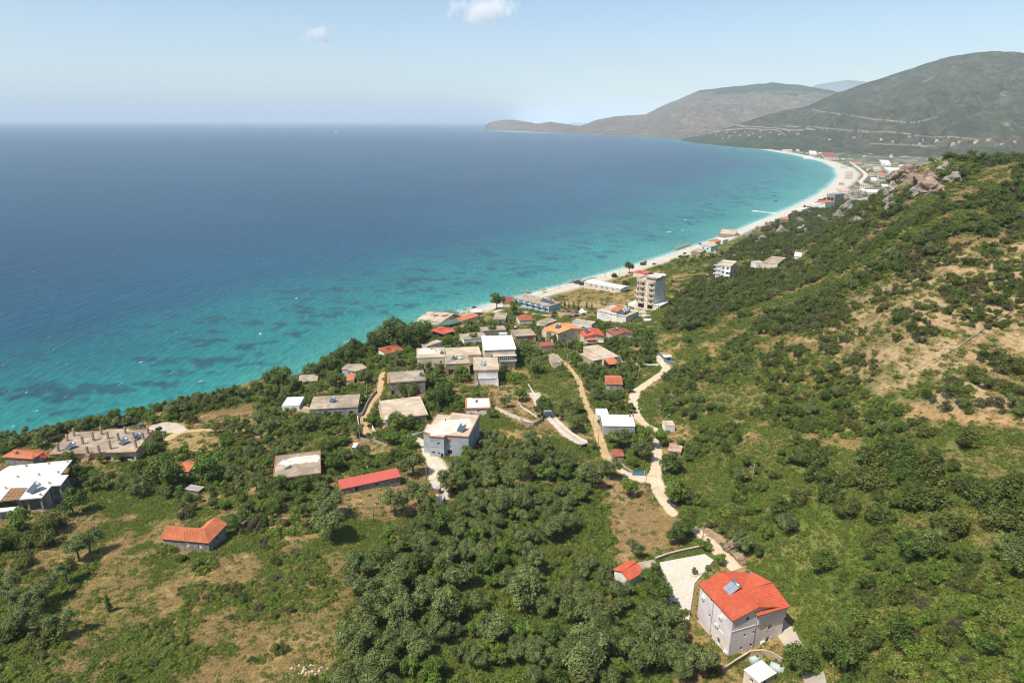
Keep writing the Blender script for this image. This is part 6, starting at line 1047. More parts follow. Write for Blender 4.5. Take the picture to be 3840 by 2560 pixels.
wall_run('garden_wall', 'pale yard wall below the tan garage house', 'wall', Q('O', 1000, 480, 1120, 478, 1260, 475, 1500, 450), 1.9, .2, 'concrete_pale')
wall_run('garden_wall', 'low wall round the green vineyard right of white roof', 'wall', Q('E', 130, 1128, 260, 1132, 380, 1150, 460, 1175), .8, .2, 'concrete')
wall_run('kerb_wall', 'low wall along the right edge of the road junction', 'wall', Q('F', 1285, 1180, 1300, 1290, 1310, 1400, 1330, 1480), .4, .4, 'rock')
wall_run('stone_wall', 'low sea wall between the beach and beach road', 'wall', Q('E', 860, 345, 960, 305, 1060, 285), .7, .3, 'concrete')
def pickets(label, pts, h, mat):
    P_ = []
    for i in range(len(pts) - 1):
        a, b = hit(*pts[i]), hit(*pts[i + 1]); n = max(2, int(np.hypot(*(b - a)[:2]) / .3)); P_ += [a + (b - a) * k / n for k in range(n)]
    o0 = P_[0]; e = empty('picket_fence', o0, 0, label, 'fence'); m_ = MB(); r_ = MB()
    for p in P_: x, y = (p - o0)[:2]; z = float(ground(p[0], p[1])) - o0[2]; m_.box(x - .04, y - .04, z - .3, x + .04, y + .04, z + h)
    o = m_.build('picket', mat, e); o['kind'] = 'stuff'
    for a, b in zip(P_[::6], P_[6::6]): r_.bar((*(a - o0)[:2], float(ground(a[0], a[1])) - o0[2] + h * .85), (*(b - o0)[:2], float(ground(b[0], b[1])) - o0[2] + h * .85), .06)
    r_.build('rail', mat, e)
pickets('pale picket fence along the cliff left of roof with columns', Q('A', 430, 690, 530, 650, 640, 612), 1.1, 'frame_white'); pickets('grey green picket fence behind the parked black cars', Q('A', 830, 590, 1000, 545, 1190, 480, 1320, 430), 1.2, 'tank_green')
# ================================================================ utility poles
def pole(kindname, base, top, label, lamp=False, arm=True):
    B = hit(*base); zs = np.linspace(B[2] + 2, B[2] + 14, 200); _, v = project(np.full(200, B[0]), np.full(200, B[1]), zs); h = float(np.clip(zs[np.argmin(abs(v - top[1]))] - B[2], 3.5, 11)); e = empty(kindname, B, rng.uniform(-.5, .5), label, 'pole', 'poles along the ways')
    MB().tube((0, 0, -1), (0, 0, h), .14, .09, 7).build('shaft', 'pole_wood', e, True)
    if lamp: MB().bar((0, 0, h - .3), (1.1, 0, h + .05), .05).build('bracket', 'steel', e); MB().box(.95, -.13, h, 1.5, .13, h + .12).build('lamp_head', 'white_plastic', e)
    elif arm: MB().bar((-.75, 0, h - .4), (.75, 0, h - .4), .1).build('crossarm', 'pole_wood', e)
for c, bx, by, tx, ty, lab, lamp in (('F', 330, 225, 332, 65, 'street lamp pole left of the lane near its top', 1), ('F', 440, 435, 442, 320, 'short pole on the lane where trees shade it', 0), ('F', 583, 835, 592, 690, 'street lamp pole beside middle of the lane', 1), ('F', 636, 960, 645, 800, 'utility pole on the right edge of lane below white roof', 0), ('F', 1028, 345, 1033, 180, 'utility pole in the garden left of the road bend', 0), ('F', 875, 510, 882, 405, 'short pole just right of small orange roofed house', 0), ('F', 1232, 725, 1242, 565, 'utility pole on the slope above the grey cube shed', 0), ('F', 1290, 825, 1296, 672, 'street lamp pole in front of the grey cube shed', 1), ('F', 1095, 1430, 1115, 1180, 'tall street lamp pole at the road junction', 1),
                                 ('C', 987, 400, 975, 250, 'utility pole beside the stone wall of the lane', 0), ('C', 943, 745, 930, 510, 'utility pole at the foot of the sandy lane', 0), ('C', 1568, 1195, 1552, 1020, 'thin pole left of the gravel drive', 0), ('C', 1052, 1590, 992, 1330, 'tall timber pole below the long red roof', 0),
                                 ('D', 1712, 565, 1716, 315, 'tall utility pole behind the rusty shack', 1), ('D', 1645, 375, 1648, 285, 'thin pole left of the amber roof', 0), ('D', 1658, 490, 1656, 370, 'utility pole by the yard of the garage house', 0), ('E', 402, 955, 398, 770, 'utility pole in front of the amber side wing', 0),
                                 ('E', 170, 482, 172, 428, 'beach pole above the blue hotel', 0), ('E', 625, 428, 627, 325, 'beach pole at the edge of the dry meadow', 0), ('E', 995, 300, 997, 235, 'beach pole above the long white roof', 0), ('E', 1160, 292, 1162, 232, 'second beach pole above the long white roof', 0), ('E', 1328, 262, 1330, 160, 'beach pole left of the round beach tree', 0), ('E', 1720, 140, 1722, 60, 'pole on the beach road by the red car', 0), ('E', 1918, 85, 1920, 15, 'pole on the beach road past the white car', 0), ('E', 1780, 665, 1792, 545, 'thin lamp pole in front of the tower annex', 1),
                                 ('G', 1033, 280, 1042, 135, 'bare concrete pole by the flat stone slabs', 0), ('A', 1622, 735, 1598, 575, 'timber pole right of the roof with columns', 0), ('H', 890, 860, 892, 760, 'thin pole between white and tan hillside buildings', 0), ('H', 1265, 640, 1267, 580, 'pole standing alone on the scrub slope', 0), ('R', 2175, 495, 2170, 260, 'pole beside the white canopy on the shore', 0), ('R', 1698, 370, 1697, 20, 'white flag mast on the shore behind the red roof', 0), ('M', 175, 470, 177, 350, 'thin pole in the green valley right of road', 0), ('K', 60, 360, 62, 300, 'pole in dark scrub above the beach', 0)):
    pole('street_lamp' if lamp else 'utility_pole', Q(c, bx, by)[0], Q(c, tx, ty)[0], lab, bool(lamp))
e = hit(*Q('C', 1005, 1580)[0]); MB().bar((0, 0, 0), (0, 0, 1), .1)
# fence posts beside the track
fp = None
for i, (x, y) in enumerate(Q('B', 587, 625, 725, 625, 865, 625, 1008, 625, 1160, 670, 915, 1395, 1035, 1420, 868, 1480)):
    p = hit(x, y); lab = ('thin rusty fence post by the track, counted from the left: ' + ('first', 'second', 'third', 'fourth', 'fifth')[i]) if i < 5 else ('stake among the vines, leftmost', 'stake among the vines, rightmost', 'stake standing on bare soil below the vines')[i - 5]
    if fp is None: fp = MB().tube((0, 0, -.5), (0, 0, 2.0), .06, .05, 6).build('fence_post', 'tile_rust'); setp(fp, lab, 'post', 'fence posts and stakes'); o = fp
    else: o = fp.copy(); COL.objects.link(o); o['label'] = lab
    o.location = p
# ================================================================ vehicles
plain('car_black', (.012, .012, .014), .25, .1, 1, spec=.6); plain('car_silver', (.50, .51, .52), .3, .05, 1, metal=.5); plain('car_white', (.78, .78, .78), .3, .03); plain('car_red', (.45, .03, .03), .3, .05); plain('car_blue', (.015, .025, .055), .3, .08); plain('car_grey', (.17, .18, .19), .3, .08, 1, metal=.4); plain('headlight', (.7, .7, .68), .15, .02)
def make_car(nm, prof_b, prof_c, wd, roof_h, lab):
    e = empty(nm, (0, 0, 0), 0, lab, 'van' if nm == 'van' else 'car', 'parked vehicles'); m_ = MB(); hw = wd / 2
    def loft(m_, prof, w0, w1, zt):
        k = len(prof); n = len(m_.v)
        for sgn in (-1, 1):
            for x, z in prof: t = max(0, min(1, (z - .3) / (zt - .3))); m_.v.append((x, sgn * (w0 + (w1 - w0) * t), z))
        m_.f += [tuple(range(n, n + k)), tuple(range(n + 2 * k - 1, n + k - 1, -1))] + [(n + (i + 1) % k, n + i, n + k + i, n + k + (i + 1) % k) for i in range(k)]
    loft(m_, prof_b, hw * .98, hw, 1.0); m_.build('body', 'car_silver', e)
    c_ = MB(); loft(c_, prof_c, hw * .96, hw * .78, roof_h); c_.build('windows', 'glass', e)
    xs = [p[0] for p in prof_c if p[1] > roof_h - .05]; MB().box(min(xs) - .05, -hw * .79, roof_h - .005, max(xs) + .05, hw * .79, roof_h + .05).build('roof', 'car_silver', e)
    wm = None
    for x in (prof_b[0][0] + .8, -prof_b[0][0] - .85):
        for s in (-1, 1):
            if wm is None: o = MB().tube((0, -.11, 0), (0, .11, 0), .32, .32, 12).build('wheel', 'rubber', e); wm = o.data
            else: o = bpy.data.objects.new('wheel', wm); COL.objects.link(o); o.parent = e
            o.location = (x, s * (hw - .1), .32)
    for s in (-1, 1): MB().box(-prof_b[0][0] - .02, s * hw * .7 - .16, .6, -prof_b[0][0] + .015, s * hw * .7 + .16, .74).build('headlight', 'headlight', e)
    return e
CAR = make_car('parked_car', [(-2.1, .3), (2.1, .3), (2.12, .62), (1.95, .8), (1.05, .93), (-1.7, .96), (-2.1, .85)], [(-1.75, .95), (1.1, .93), (.45, 1.42), (-1.25, 1.45)], 1.76, 1.44, 'black car parked under trees beside roof with columns')
VAN = make_car('van', [(-2.4, .35), (2.35, .35), (2.4, .75), (2.2, 1.0), (1.5, 1.1), (-2.4, 1.2)], [(-2.38, 1.19), (1.5, 1.09), (1.0, 1.85), (-2.3, 1.88)], 1.95, 1.87, 'white van parked in the yard beside magenta flowers')
used_car = [False]; 
def car(c, x, y, heading, mat, lab):
    p = hit(*Q(c, x, y)[0]); z = float(ground(p[0], p[1])) + .02
    if not used_car[0]: o = CAR; used_car[0] = True; o['label'] = lab; [setattr(ch.material_slots[0], 'link', 'OBJECT') or setattr(ch.material_slots[0], 'material', MATS[mat]) for ch in o.children if ch.name.split('.')[0] in ('body', 'roof')]; o.location = (p[0], p[1], z); o.rotation_euler = (0, 0, R(heading))
    else: clone(CAR, (p[0], p[1], z), R(heading), 1, lab, None, {'body': mat, 'roof': mat})
p = hit(*Q('C', 868, 890)[0]); VAN.location = p; VAN.rotation_euler = (0, 0, R(-88)); [setattr(ch.material_slots[0], 'link', 'OBJECT') or setattr(ch.material_slots[0], 'material', MATS['car_white']) for ch in VAN.children if ch.name.split('.')[0] in ('body', 'roof')]; FOOT.append([(p[0] - 1, p[1] - 3), (p[0] + 1, p[1] - 3), (p[0] + 1, p[1] + 3), (p[0] - 1, p[1] + 3)])
yz_ = .24
for c, x, y, hd_, mat, lab in (('A', 1280, 505, 195, 'car_black', 'black car parked under trees beside roof with columns'), ('A', 1130, 530, 200, 'car_blue', 'dark car half hidden behind the roof with columns'), ('A', 1380, 525, 130, 'car_grey', 'grey car right of the black car by cliff fence'),
                               ('E', 672, 690, 12, 'car_silver', 'silver car nearest the blue hotel in its car park'), ('E', 742, 692, 12, 'car_red', 'red car in the car park beside the blue hotel'), ('E', 775, 705, 12, 'car_silver', 'silver car right of the red car'), ('E', 832, 700, 12, 'car_grey', 'dark grey car at the far right of the car park row'), ('E', 895, 705, 15, 'car_white', 'white car under the white sail at the car park'), ('E', 560, 712, 30, 'car_black', 'black car against the end wall of blue hotel'), ('E', 555, 748, 20, 'car_blue', 'dark blue car at the near left of car park'), ('E', 762, 757, 8, 'car_black', 'black car in the near row of the car park'), ('E', 825, 740, 15, 'car_blue', 'blue car at right end of the near car park row'),
                               ('E', 1735, 132, 30, 'car_red', 'red car alone on the beach road'), ('E', 1852, 135, 25, 'car_white', 'white car on the grass beside the beach road'), ('E', 2095, 8, 30, 'car_blue', 'dark car far along the beach road'), ('H', 200, 742, 40, 'car_blue', 'dark blue car on the gravel before pale blue house'), ('H', 368, 636, 45, 'car_black', 'black car beside the parasols on the beach'), ('H', 385, 1028, 15, 'car_silver', 'silver car below the white apartment block'), ('H', 430, 990, 15, 'car_white', 'white car behind the silver car by apartment block'), ('H', 467, 993, 15, 'car_white', 'white car closest to the white apartment block'), ('F', 1368, 1545, 115, 'car_grey', 'grey car on the verge below the road junction'),
                               ('R', 1600, 250, 30, 'car_silver', 'silver car on the sand left of the white canopy'), ('R', 1880, 190, 40, 'car_grey', 'grey car on sand behind the white canopy'), ('I', 1650, 600, 20, 'car_white', 'white car near the dry riverbed')):
    car(c, x, y, hd_, mat, lab)
# ================================================================ boats
def make_boat(lab):
    e = empty('motorboat', (0, 0, 0), 0, lab, 'boat', 'boats on the bay'); st = [(-2.6, .85, .75), (-1.5, 1.0, .75), (0, 1.02, .78), (1.3, .85, .85), (2.3, .45, .95), (2.9, .03, 1.05)]; m_ = MB(); i_ = MB()
    for (x0, w0, h0), (x1, w1, h1) in zip(st[:-1], st[1:]):
        for s in (-1, 1):
            q = ((x0, s * w0 * .55, -.15), (x1, s * w1 * .5, -.12), (x1, s * w1, h1), (x0, s * w0, h0)); m_.quad(*(q if s < 0 else q[::-1])); q = ((x0, s * w0, h0), (x1, s * w1, h1), (x1, s * w1 * .78, h1), (x0, s * w0 * .8, h0)); m_.quad(*(q if s < 0 else q[::-1])); q = ((x0, s * w0 * .8, h0), (x1, s * w1 * .78, h1), (x1, s * w1 * .7, .3), (x0, s * w0 * .72, .3)); m_.quad(*(q if s < 0 else q[::-1]))
        i_.quad((x0, -w0 * .73, .3), (x1, -w1 * .71, .3), (x1, w1 * .71, .3), (x0, w0 * .73, .3))
    m_.quad((-2.6, -.85, .75), (-2.6, .85, .75), (-2.6, .47, -.15), (-2.6, -.47, -.15)); m_.build('hull', 'white_plastic', e, True); i_.build('deck', 'wood', e)
    MB().box(-1.5, -.7, .3, -1.05, .7, .62).build('seat', 'wall_beige', e); MB().box(.2, -.65, .3, .6, .65, .62).build('seat', 'wall_beige', e); MB().box(-2.95, -.18, .1, -2.62, .18, 1.15).build('outboard_motor', 'car_black', e); return e
BT = make_boat('small white motorboat alone on the turquoise water at left'); p = at_z(*Q('B', 665, 214)[0], 0); BT.location = p; BT.rotation_euler = (0, 0, R(52)); BT.scale = (.55,) * 3
for c, x, y, hd_, sc, lab in (('H', 30, 505, 140, 1.2, 'white boat leftmost of the group off the far beach'), ('H', 180, 487, 150, .9, 'white boat right of the leftmost boat off the beach'), ('H', 210, 370, 160, .9, 'white boat furthest out of the three moored boats'), ('H', 1185, 100, 10, 1.2, 'reddish pedal boat well out from the jetty beach'), ('H', 1203, 158, 10, 1.2, 'tan boat between the jetty and the reddish boat'), ('H', 1475, 124, 20, 1.5, 'small white boat close to the far beach bend')):
    clone(BT, at_z(*Q(c, x, y)[0], 0), R(hd_), sc, lab, None, {'hull': 'tile_red' if 'reddish' in lab else 'white_plastic'})
p = at_z(1259, 497, 0); e = empty('sailing_boat', p, R(-15), 'tiny white sailing boat far out near the horizon', 'boat'); m_ = MB()
for s in (-1, 1): m_.quad((-9, s * 3, 2.2), (4, s * 3, 2.2), (4, s * 1.5, -.5), (-9, s * 1.5, -.5)); m_.quad((4, s * 3, 2.2), (14, 0, 3), (14, 0, 0), (4, s * 1.5, -.5))
m_.quad((-9, -3, 2.2), (4, -3, 2.2), (4, 3, 2.2), (-9, 3, 2.2)); m_.tri((4, -3, 2.2), (14, 0, 3), (4, 3, 2.2)); m_.build('hull', 'white_plastic', e); MB().tube((2, 0, 0), (2, 0, 30), .3, .15, 6).build('mast', 'steel', e); q = MB(); q.tri((1.8, 0, 4), (-9, 1.2, 4), (1.8, 0, 29)); q.tri((2.2, 0, 28), (13, -1, 3.5), (2.2, -.8, 4.5)); q.build('sail', 'white_plastic', e)
a, b = at_z(*Q('H', 945, 269)[0], 0), at_z(*Q('H', 1205, 295)[0], 0); d = b - a; Ln = float(np.hypot(*d[:2])); e = empty('jetty', a, math.atan2(d[1], d[0]), 'long thin white floating jetty reaching out from the beach', 'jetty'); MB().box(0, -2.2, -.3, Ln * .28, 2.2, .75).build('landing_stage', 'white_plastic', e)
for i in range(8): MB().box(Ln * (.28 + .09 * i) + .3, -1.3, -.3, Ln * (.28 + .09 * (i + 1)), 1.3, .7).build('float', 'white_plastic', e)
# ================================================================ rocks
def rockmesh(seed, sub=4, sharp=.75, flat_=.9):
    bm = bmesh.new(); bmesh.ops.create_icosphere(bm, subdivisions=sub, radius=1); co = np.array([v.co[:] for v in bm.verts]); d = fbm(co[:, 0] * 1.4 + seed, co[:, 1] * 1.4 + co[:, 2] * 1.7, seed, 4); d2 = np.floor(fbm(co[:, 0] * 1.1 + seed * 2, co[:, 1] * 1.1 - co[:, 2] * 1.3, seed + 4, 2) * 7) / 7
    co = co * (.7 + sharp * (d - .5) * 1.6 + .6 * (d2 - .4))[:, None] * np.array((1, 1, flat_))
    for v, c_ in zip(bm.verts, co): v.co = c_
    me = bpy.data.meshes.new('rock'); bm.to_mesh(me); bm.free(); return me
RM = [rockmesh(i) for i in range(5)]; RMG = [m_.copy() for m_ in RM]
for m_ in RM: m_.materials.append(MATS['rock'])
for m_ in RMG: m_.materials.append(MATS['rock_grey'])
for c, x, y, s, g_, lab in (('G', 1262, 385, 1.9, 0, 'largest round tan boulder above the pink house beside road'), ('G', 1298, 360, 1.4, 0, 'tan boulder behind the largest round one'), ('G', 1305, 425, 1.4, 0, 'tan boulder third down the row beside the road'), ('G', 1335, 450, 1.3, 0, 'tan boulder near the end of the row beside road'), ('G', 1362, 475, 1.3, 0, 'last tan boulder of the row just above the red roof'), ('G', 1400, 505, 1.0, 0, 'small brown boulder touching the red roof outline'), ('M', 745, 5, .0, 0, ''),
                            ('H', 1115, 455, 9, 1, 'grey crag left of the twin crags on the beach slope'), ('H', 1450, 415, 10, 1, 'broad grey crag above the long grey slab rock'), ('H', 1490, 495, 8, 1, 'long pale grey slab rock in the dark scrub'), ('H', 1265, 490, 6, 1, 'small grey crag between two broad crags'), ('H', 1900, 345, 11, 1, 'tan topped crag below the rocky headland'), ('H', 2100, 390, 5, 1, 'lone pale boulder on the upper scrub slope'), ('H', 1960, 265, 15, 1, 'tall grey crag facing the far beach'), ('H', 2050, 120, 17, 1, 'rocky headland crag right of the grey concrete frame'), ('H', 2170, 110, 12, 1, 'crag on the right of rocky headland'), ('H', 900, 545, 6, 1, 'grey crag beside the brown seaside block'), ('H', 780, 545, 4, 1, 'small rock just right of brown seaside block'), ('H', 1065, 590, 6, 1, 'low grey crag in scrub below the orange roof'), ('H', 990, 630, 4, 1, 'thin grey rock in the middle of the scrub slope'), ('H', 540, 755, 3.5, 1, 'pale rock beside trees under the pale blue house'), ('H', 1000, 475, 3.5, 1, 'little grey rock near the beach trees'), ('H', 1690, 345, 5, 1, 'small crag left of the tan topped crag'),
                            ('K', 740, 130, 13, 0, 'reddish cliff face at the left end of the skyline'), ('K', 800, 95, 11, 0, 'reddish cliff block on top of the skyline edge'), ('K', 880, 150, 12, 0, 'reddish cliff face in the middle below skyline'), ('K', 940, 190, 11, 0, 'lower reddish cliff at right of the cliff band'), ('K', 700, 180, 9, 1, 'grey buttress under the left cliff face'), ('K', 690, 270, 8, 1, 'grey crag standing below the cliff band'), ('K', 1000, 60, 6, 1, 'pale rocks on the skyline grass'), ('K', 1050, 130, 7, 1, 'grey ledge right of the cliff band'), ('K', 840, 200, 6, 1, 'whitish rock between two reddish cliffs')):
    if s <= 0: continue
    p = hit(*Q(c, x, y)[0]); me = (RMG if g_ else RM)[rng.integers(5)]; o = bpy.data.objects.new('boulder' if s < 4 else 'crag', me); COL.objects.link(o); o.location = (p[0], p[1], float(ground(p[0], p[1])) + s * (.6 if s < 4 else .15)); s *= .85 if c == 'K' else 1; o.scale = (s, s * .8, s * (.9 if s < 4 else 1.0)); o.rotation_euler = (0, 0, rng.uniform(0, 6)); setp(o, lab, 'rock', 'boulders and crags')
for i, (x, y) in enumerate(((1085, 235), (1110, 258), (1132, 268), (1150, 278), (1168, 290), (1200, 318))):
    p = hit(*Q('G', x, y)[0]); bm = bmesh.new(); bmesh.ops.create_cube(bm, size=1); bmesh.ops.subdivide_edges(bm, edges=bm.edges[:], cuts=3, use_grid_fill=True)
    for v in bm.verts: v.co += Vector((random.uniform(-.08, .08), random.uniform(-.08, .08), random.uniform(-.06, .06)))
    me = bpy.data.meshes.new('slab'); bm.to_mesh(me); bm.free(); me.materials.append(MATS['slate_slab']); o = bpy.data.objects.new('stone_slab', me); COL.objects.link(o); o.location = (p[0], p[1], p[2] + .5); o.scale = (2.2, .35, 1.6); o.rotation_euler = (R(-35), R(random.uniform(-14, 14)), R(-28 + random.uniform(-15, 15))); setp(o, ('topmost', 'second', 'third', 'fourth', 'fifth', 'lowest')[i] + ' brown stone slab leaning in the row beside the dirt road', 'stone slab', 'leaning stone slabs')
# loose pale stones along the road, in clearings
n = 260; sp = []
for ln in (Q('F', 1290, 1180, 1310, 1300, 1325, 1450), Q('H', 640, 770, 760, 760, 880, 740), Q('H', 940, 680, 1020, 700), Q('B', 1060, 410, 1250, 420, 1460, 410), Q('J', 1960, 1170, 2080, 1150), Q('F', 1050, 600, 1110, 620)):
    P_ = [hit(*q) for q in ln]
    for _ in range(n // 6): i = rng.integers(len(P_) - 1); t = rng.random(); p = P_[i] + (P_[i + 1] - P_[i]) * t + np.array((*rng.normal(size=2) * 1.0, 0)); sp.append((p[0], p[1], float(ground(p[0], p[1]))))
m_ = MB()
for x, y, z in sp:
    s = rng.uniform(.12, .45) * (1 if math.hypot(x, y) < 350 else 3); b0 = len(m_.v); m_.tube((x, y, z - s * .5), (x + s * .2, y, z + s * .8), s, s * .5, 6)
setp(m_.build('loose_stones', 'pale_gravel'), kind='stuff')
# ================================================================ beach things
um = None; spots = []
for r_ in range(4):
    for c_ in range(7): spots.append((Q('I', 1255 + c_ * 13 - r_ * 4, 672 + r_ * 24)[0], ('top', 'second', 'third', 'bottom')[r_] + ' row of the far parasol block, ' + ('first', 'second', 'third', 'fourth', 'fifth', 'sixth', 'seventh')[c_] + ' brown parasol from the left', 1.7))
for c_ in range(8): spots.append((Q('I', 1188 + c_ * 10, 606 + c_)[0], 'upper line of parasols on far beach, ' + ('first', 'second', 'third', 'fourth', 'fifth', 'sixth', 'seventh', 'eighth')[c_] + ' brown one from the left', 1.7))
for c_ in range(9): spots.append((Q('H', 105 + c_ * 17, 698 - c_ * 6)[0], 'parasol row before pale blue house, ' + ('first', 'second', 'third', 'fourth', 'fifth', 'sixth', 'seventh', 'eighth', 'ninth')[c_] + ' thatched one from left', 1.25))
for x, y, lab in ((1620, 100, 'large thatched parasol on the beach above the red car'), (430, 460, 'thatched parasol on sand above the blue hotel'), (250, 470, 'thatched parasol closest to the blue hotel'), (760, 345, 'parasol left of the dark beach tent')): spots.append((Q('E', x, y)[0], lab, 1.4))
for (px_, lab, s) in spots:
    p = hit(*px_)
    if um is None:
        um = empty('parasol', p, 0, lab, 'parasol', 'thatched parasols on the beaches'); MB().tube((0, 0, -.3), (0, 0, 2.3), .07, .05, 6).build('pole', 'pole_wood', um); m_ = MB(); k = 10
        for i in range(k): a, b = 2 * math.pi * i / k, 2 * math.pi * (i + 1) / k; m_.tri((1.5 * math.cos(a), 1.5 * math.sin(a), 1.85), (1.5 * math.cos(b), 1.5 * math.sin(b), 1.85), (0, 0, 2.6)); m_.quad((1.5 * math.cos(b), 1.5 * math.sin(b), 1.85), (1.5 * math.cos(a), 1.5 * math.sin(a), 1.85), (1.45 * math.cos(a), 1.45 * math.sin(a), 1.6), (1.45 * math.cos(b), 1.45 * math.sin(b), 1.6))
        m_.build('canopy', 'thatch', um); um.scale = (s,) * 3
    else: clone(um, p, rng.uniform(0, 1), s, lab)
p = hit(*Q('E', 838, 352)[0]); e = empty('beach_tent', p, 0, 'dark maroon dome tent on the beach by long white roof', 'tent'); m_ = MB(); k = 10
for j in range(3):
    r0, z0, r1, z1 = ((3.2, 0, 2.9, 1.4), (2.9, 1.4, 1.8, 2.3), (1.8, 2.3, .05, 2.7))[j]
    for i in range(k): a, b = 2 * math.pi * i / k, 2 * math.pi * (i + 1) / k; m_.quad((r0 * math.cos(a), r0 * math.sin(a), z0), (r0 * math.cos(b), r0 * math.sin(b), z0), (r1 * math.cos(b), r1 * math.sin(b), z1), (r1 * math.cos(a), r1 * math.sin(a), z1))
plain('tent_maroon', (.06, .02, .03), .8, .1); m_.build('shell', 'tent_maroon', e); MB().box(-.6, -3.25, 0, .6, -3.1, 1.3).build('flap', 'dark_opening', e)
sb = None
for i in range(10):
    x, y = 735 + i * 13 + (i % 2) * 5, 352 - i * 4 + (i % 3) * 4; p = hit(*Q('E', x, y)[0])
    if sb is None: sb = empty('sunbed', p, .4, 'leftmost dark sunbed on the sand by the maroon tent', 'sunbed', 'dark sunbeds by the maroon tent'); MB().box(-.9, -.32, .28, .4, .32, .36).build('mattress', 'car_blue', sb); q = MB(); q.quad((.4, -.32, .36), (.95, -.32, .8), (.95, .32, .8), (.4, .32, .36)); q.build('backrest', 'car_blue', sb); MB().box(-.85, -.3, -.05, .8, .3, .27).build('frame', 'white_plastic', sb); sb.scale = (1.3,) * 3
    else: clone(sb, p, rng.uniform(0, 1), 1.3, ('second', 'third', 'fourth', 'fifth', 'sixth', 'seventh', 'eighth', 'ninth', 'tenth')[i - 1] + ' dark sunbed from the left by the maroon tent')
# ---------------------------------------------------------------- people
plain('skin', (.45, .27, .18), .6, .05); plain('hair', (.03, .02, .015), .7, .1); plain('cloth_dark', (.05, .05, .08), .9, .1); plain('cloth_blue', (.06, .16, .4), .9, .1); plain('cloth_wine', (.25, .03, .05), .9, .1)
def make_person(lab):
    e = empty('person', (0, 0, 0), 0, lab, 'person', 'people on the beach and in yards')
    J = [((0, 0, .95), .13), ((0, 0, 1.15), .12), ((0, 0, 1.36), .14), ((0, 0, 1.5), .055), ((0, -.01, 1.6), .09), ((0, 0, 1.72), .07), ((.19, 0, 1.4), .055), ((.26, .02, 1.12), .045), ((.28, -.06, .86), .035), ((-.19, 0, 1.4), .055), ((-.26, .02, 1.12), .045), ((-.28, -.06, .86), .035), ((.1, 0, .86), .085), ((.12, -.06, .48), .06), ((.12, .02, .09), .045), ((.12, -.14, .04), .035), ((-.1, 0, .86), .085), ((-.12, .04, .48), .06), ((-.12, .1, .09), .045), ((-.12, -.06, .04), .035)]
    E = [(0, 1), (1, 2), (2, 3), (3, 4), (4, 5), (2, 6), (6, 7), (7, 8), (2, 9), (9, 10), (10, 11), (0, 12), (12, 13), (13, 14), (14, 15), (0, 16), (16, 17), (17, 18), (18, 19)]
    me = bpy.data.meshes.new('body'); me.from_pydata([j[0] for j in J], E, []); o = bpy.data.objects.new('body', me); COL.objects.link(o); o.parent = e; me.materials.append(MATS['skin']); md = o.modifiers.new('skin', 'SKIN'); sv = me.skin_vertices[0].data
    for i, j in enumerate(J): sv[i].radius = (j[1], j[1]); sv[i].use_root = i == 0
    ms = o.modifiers.new('smooth', 'SUBSURF'); ms.levels = ms.render_levels = 1
    MB().tube((0, 0, .74), (0, 0, 1.0), .21, .17, 10, False).build('shorts', 'cloth_dark', e); bm = bmesh.new(); bmesh.ops.create_icosphere(bm, subdivisions=2, radius=.115); 
    for v in bm.verts: v.co.z = max(v.co.z, -.02)
    me = bpy.data.meshes.new('hair'); bm.to_mesh(me); bm.free(); me.materials.append(MATS['hair']); o = bpy.data.objects.new('hair', me); COL.objects.link(o); o.parent = e; o.location = (0, .015, 1.66); return e
PE = None
for c, x, y, lab, mt in (('C', 815, 900, 'person standing beside the white van in the yard', 'cloth_wine'), ('E', 1240, 168, 'person at the water edge left of the beach tree', 'cloth_dark'), ('E', 1288, 160, 'person on sand between water and beach tree', 'cloth_blue'), ('E', 1345, 172, 'person standing nearest to the round beach tree', 'cloth_dark'), ('E', 1330, 168, 'person beside another next to the beach tree', 'cloth_blue'), ('E', 925, 282, 'person walking on the sand above the long white roof', 'cloth_dark'), ('E', 1200, 155, 'person wading where the beach curves', 'cloth_dark'), ('E', 878, 325, 'person standing right of the maroon tent', 'cloth_wine'), ('E', 62, 470, 'person on the shore above the blue hotel', 'cloth_dark'), ('E', 30, 490, 'person on shore left of the blue hotel roof', 'cloth_blue')):
    p = hit(*Q(c, x, y)[0])
    if PE is None: PE = make_person(lab); PE.location = p; PE.rotation_euler = (0, 0, .6)
    else: clone(PE, p, rng.uniform(0, 6), 1, lab, None, {'shorts': mt})
# the white shade sail at the hotel car park and the pile of timber
P_ = [hit(*q, up=h_) for q, h_ in zip(Q('E', 880, 645, 945, 690, 870, 700, 845, 690), (4, 2.6, 2.4, 2.4))]; c0 = np.mean(P_, 0); e = empty('shade_sail', (c0[0], c0[1], float(ground(c0[0], c0[1]))), 0, 'white triangular shade sail raised over the hotel car park', 'shade sail'); q = MB(); rel = [Vector((p[0] - c0[0], p[1] - c0[1], p[2] - float(ground(c0[0], c0[1])))) for p in P_]; q.tri(rel[0], rel[1], rel[2]); q.tri(rel[0], rel[2], rel[3]); q.build('sail', 'roof_white', e); MB().tube((rel[0].x, rel[0].y, -.5), tuple(rel[0]), .08).build('mast', 'steel', e); MB().tube((rel[1].x, rel[1].y, -.5), tuple(rel[1]), .08).build('mast', 'steel', e)
p = hit(*Q('E', 1250, 600)[0]); e = empty('timber_pile', p, R(20), 'dark heap of scrap timber and trestles before the tower', 'timber')
for i in range(22): a = Vector((rng.uniform(-9, 9), rng.uniform(-2, 2), 0)); MB().bar(a, a + Vector((rng.uniform(-1.6, 1.6), rng.uniform(-1.6, 1.6), rng.uniform(.8, 2.4))), .28, .2).build('plank', ('wood', 'concrete_grey', 'pole_wood')[i % 3], e)
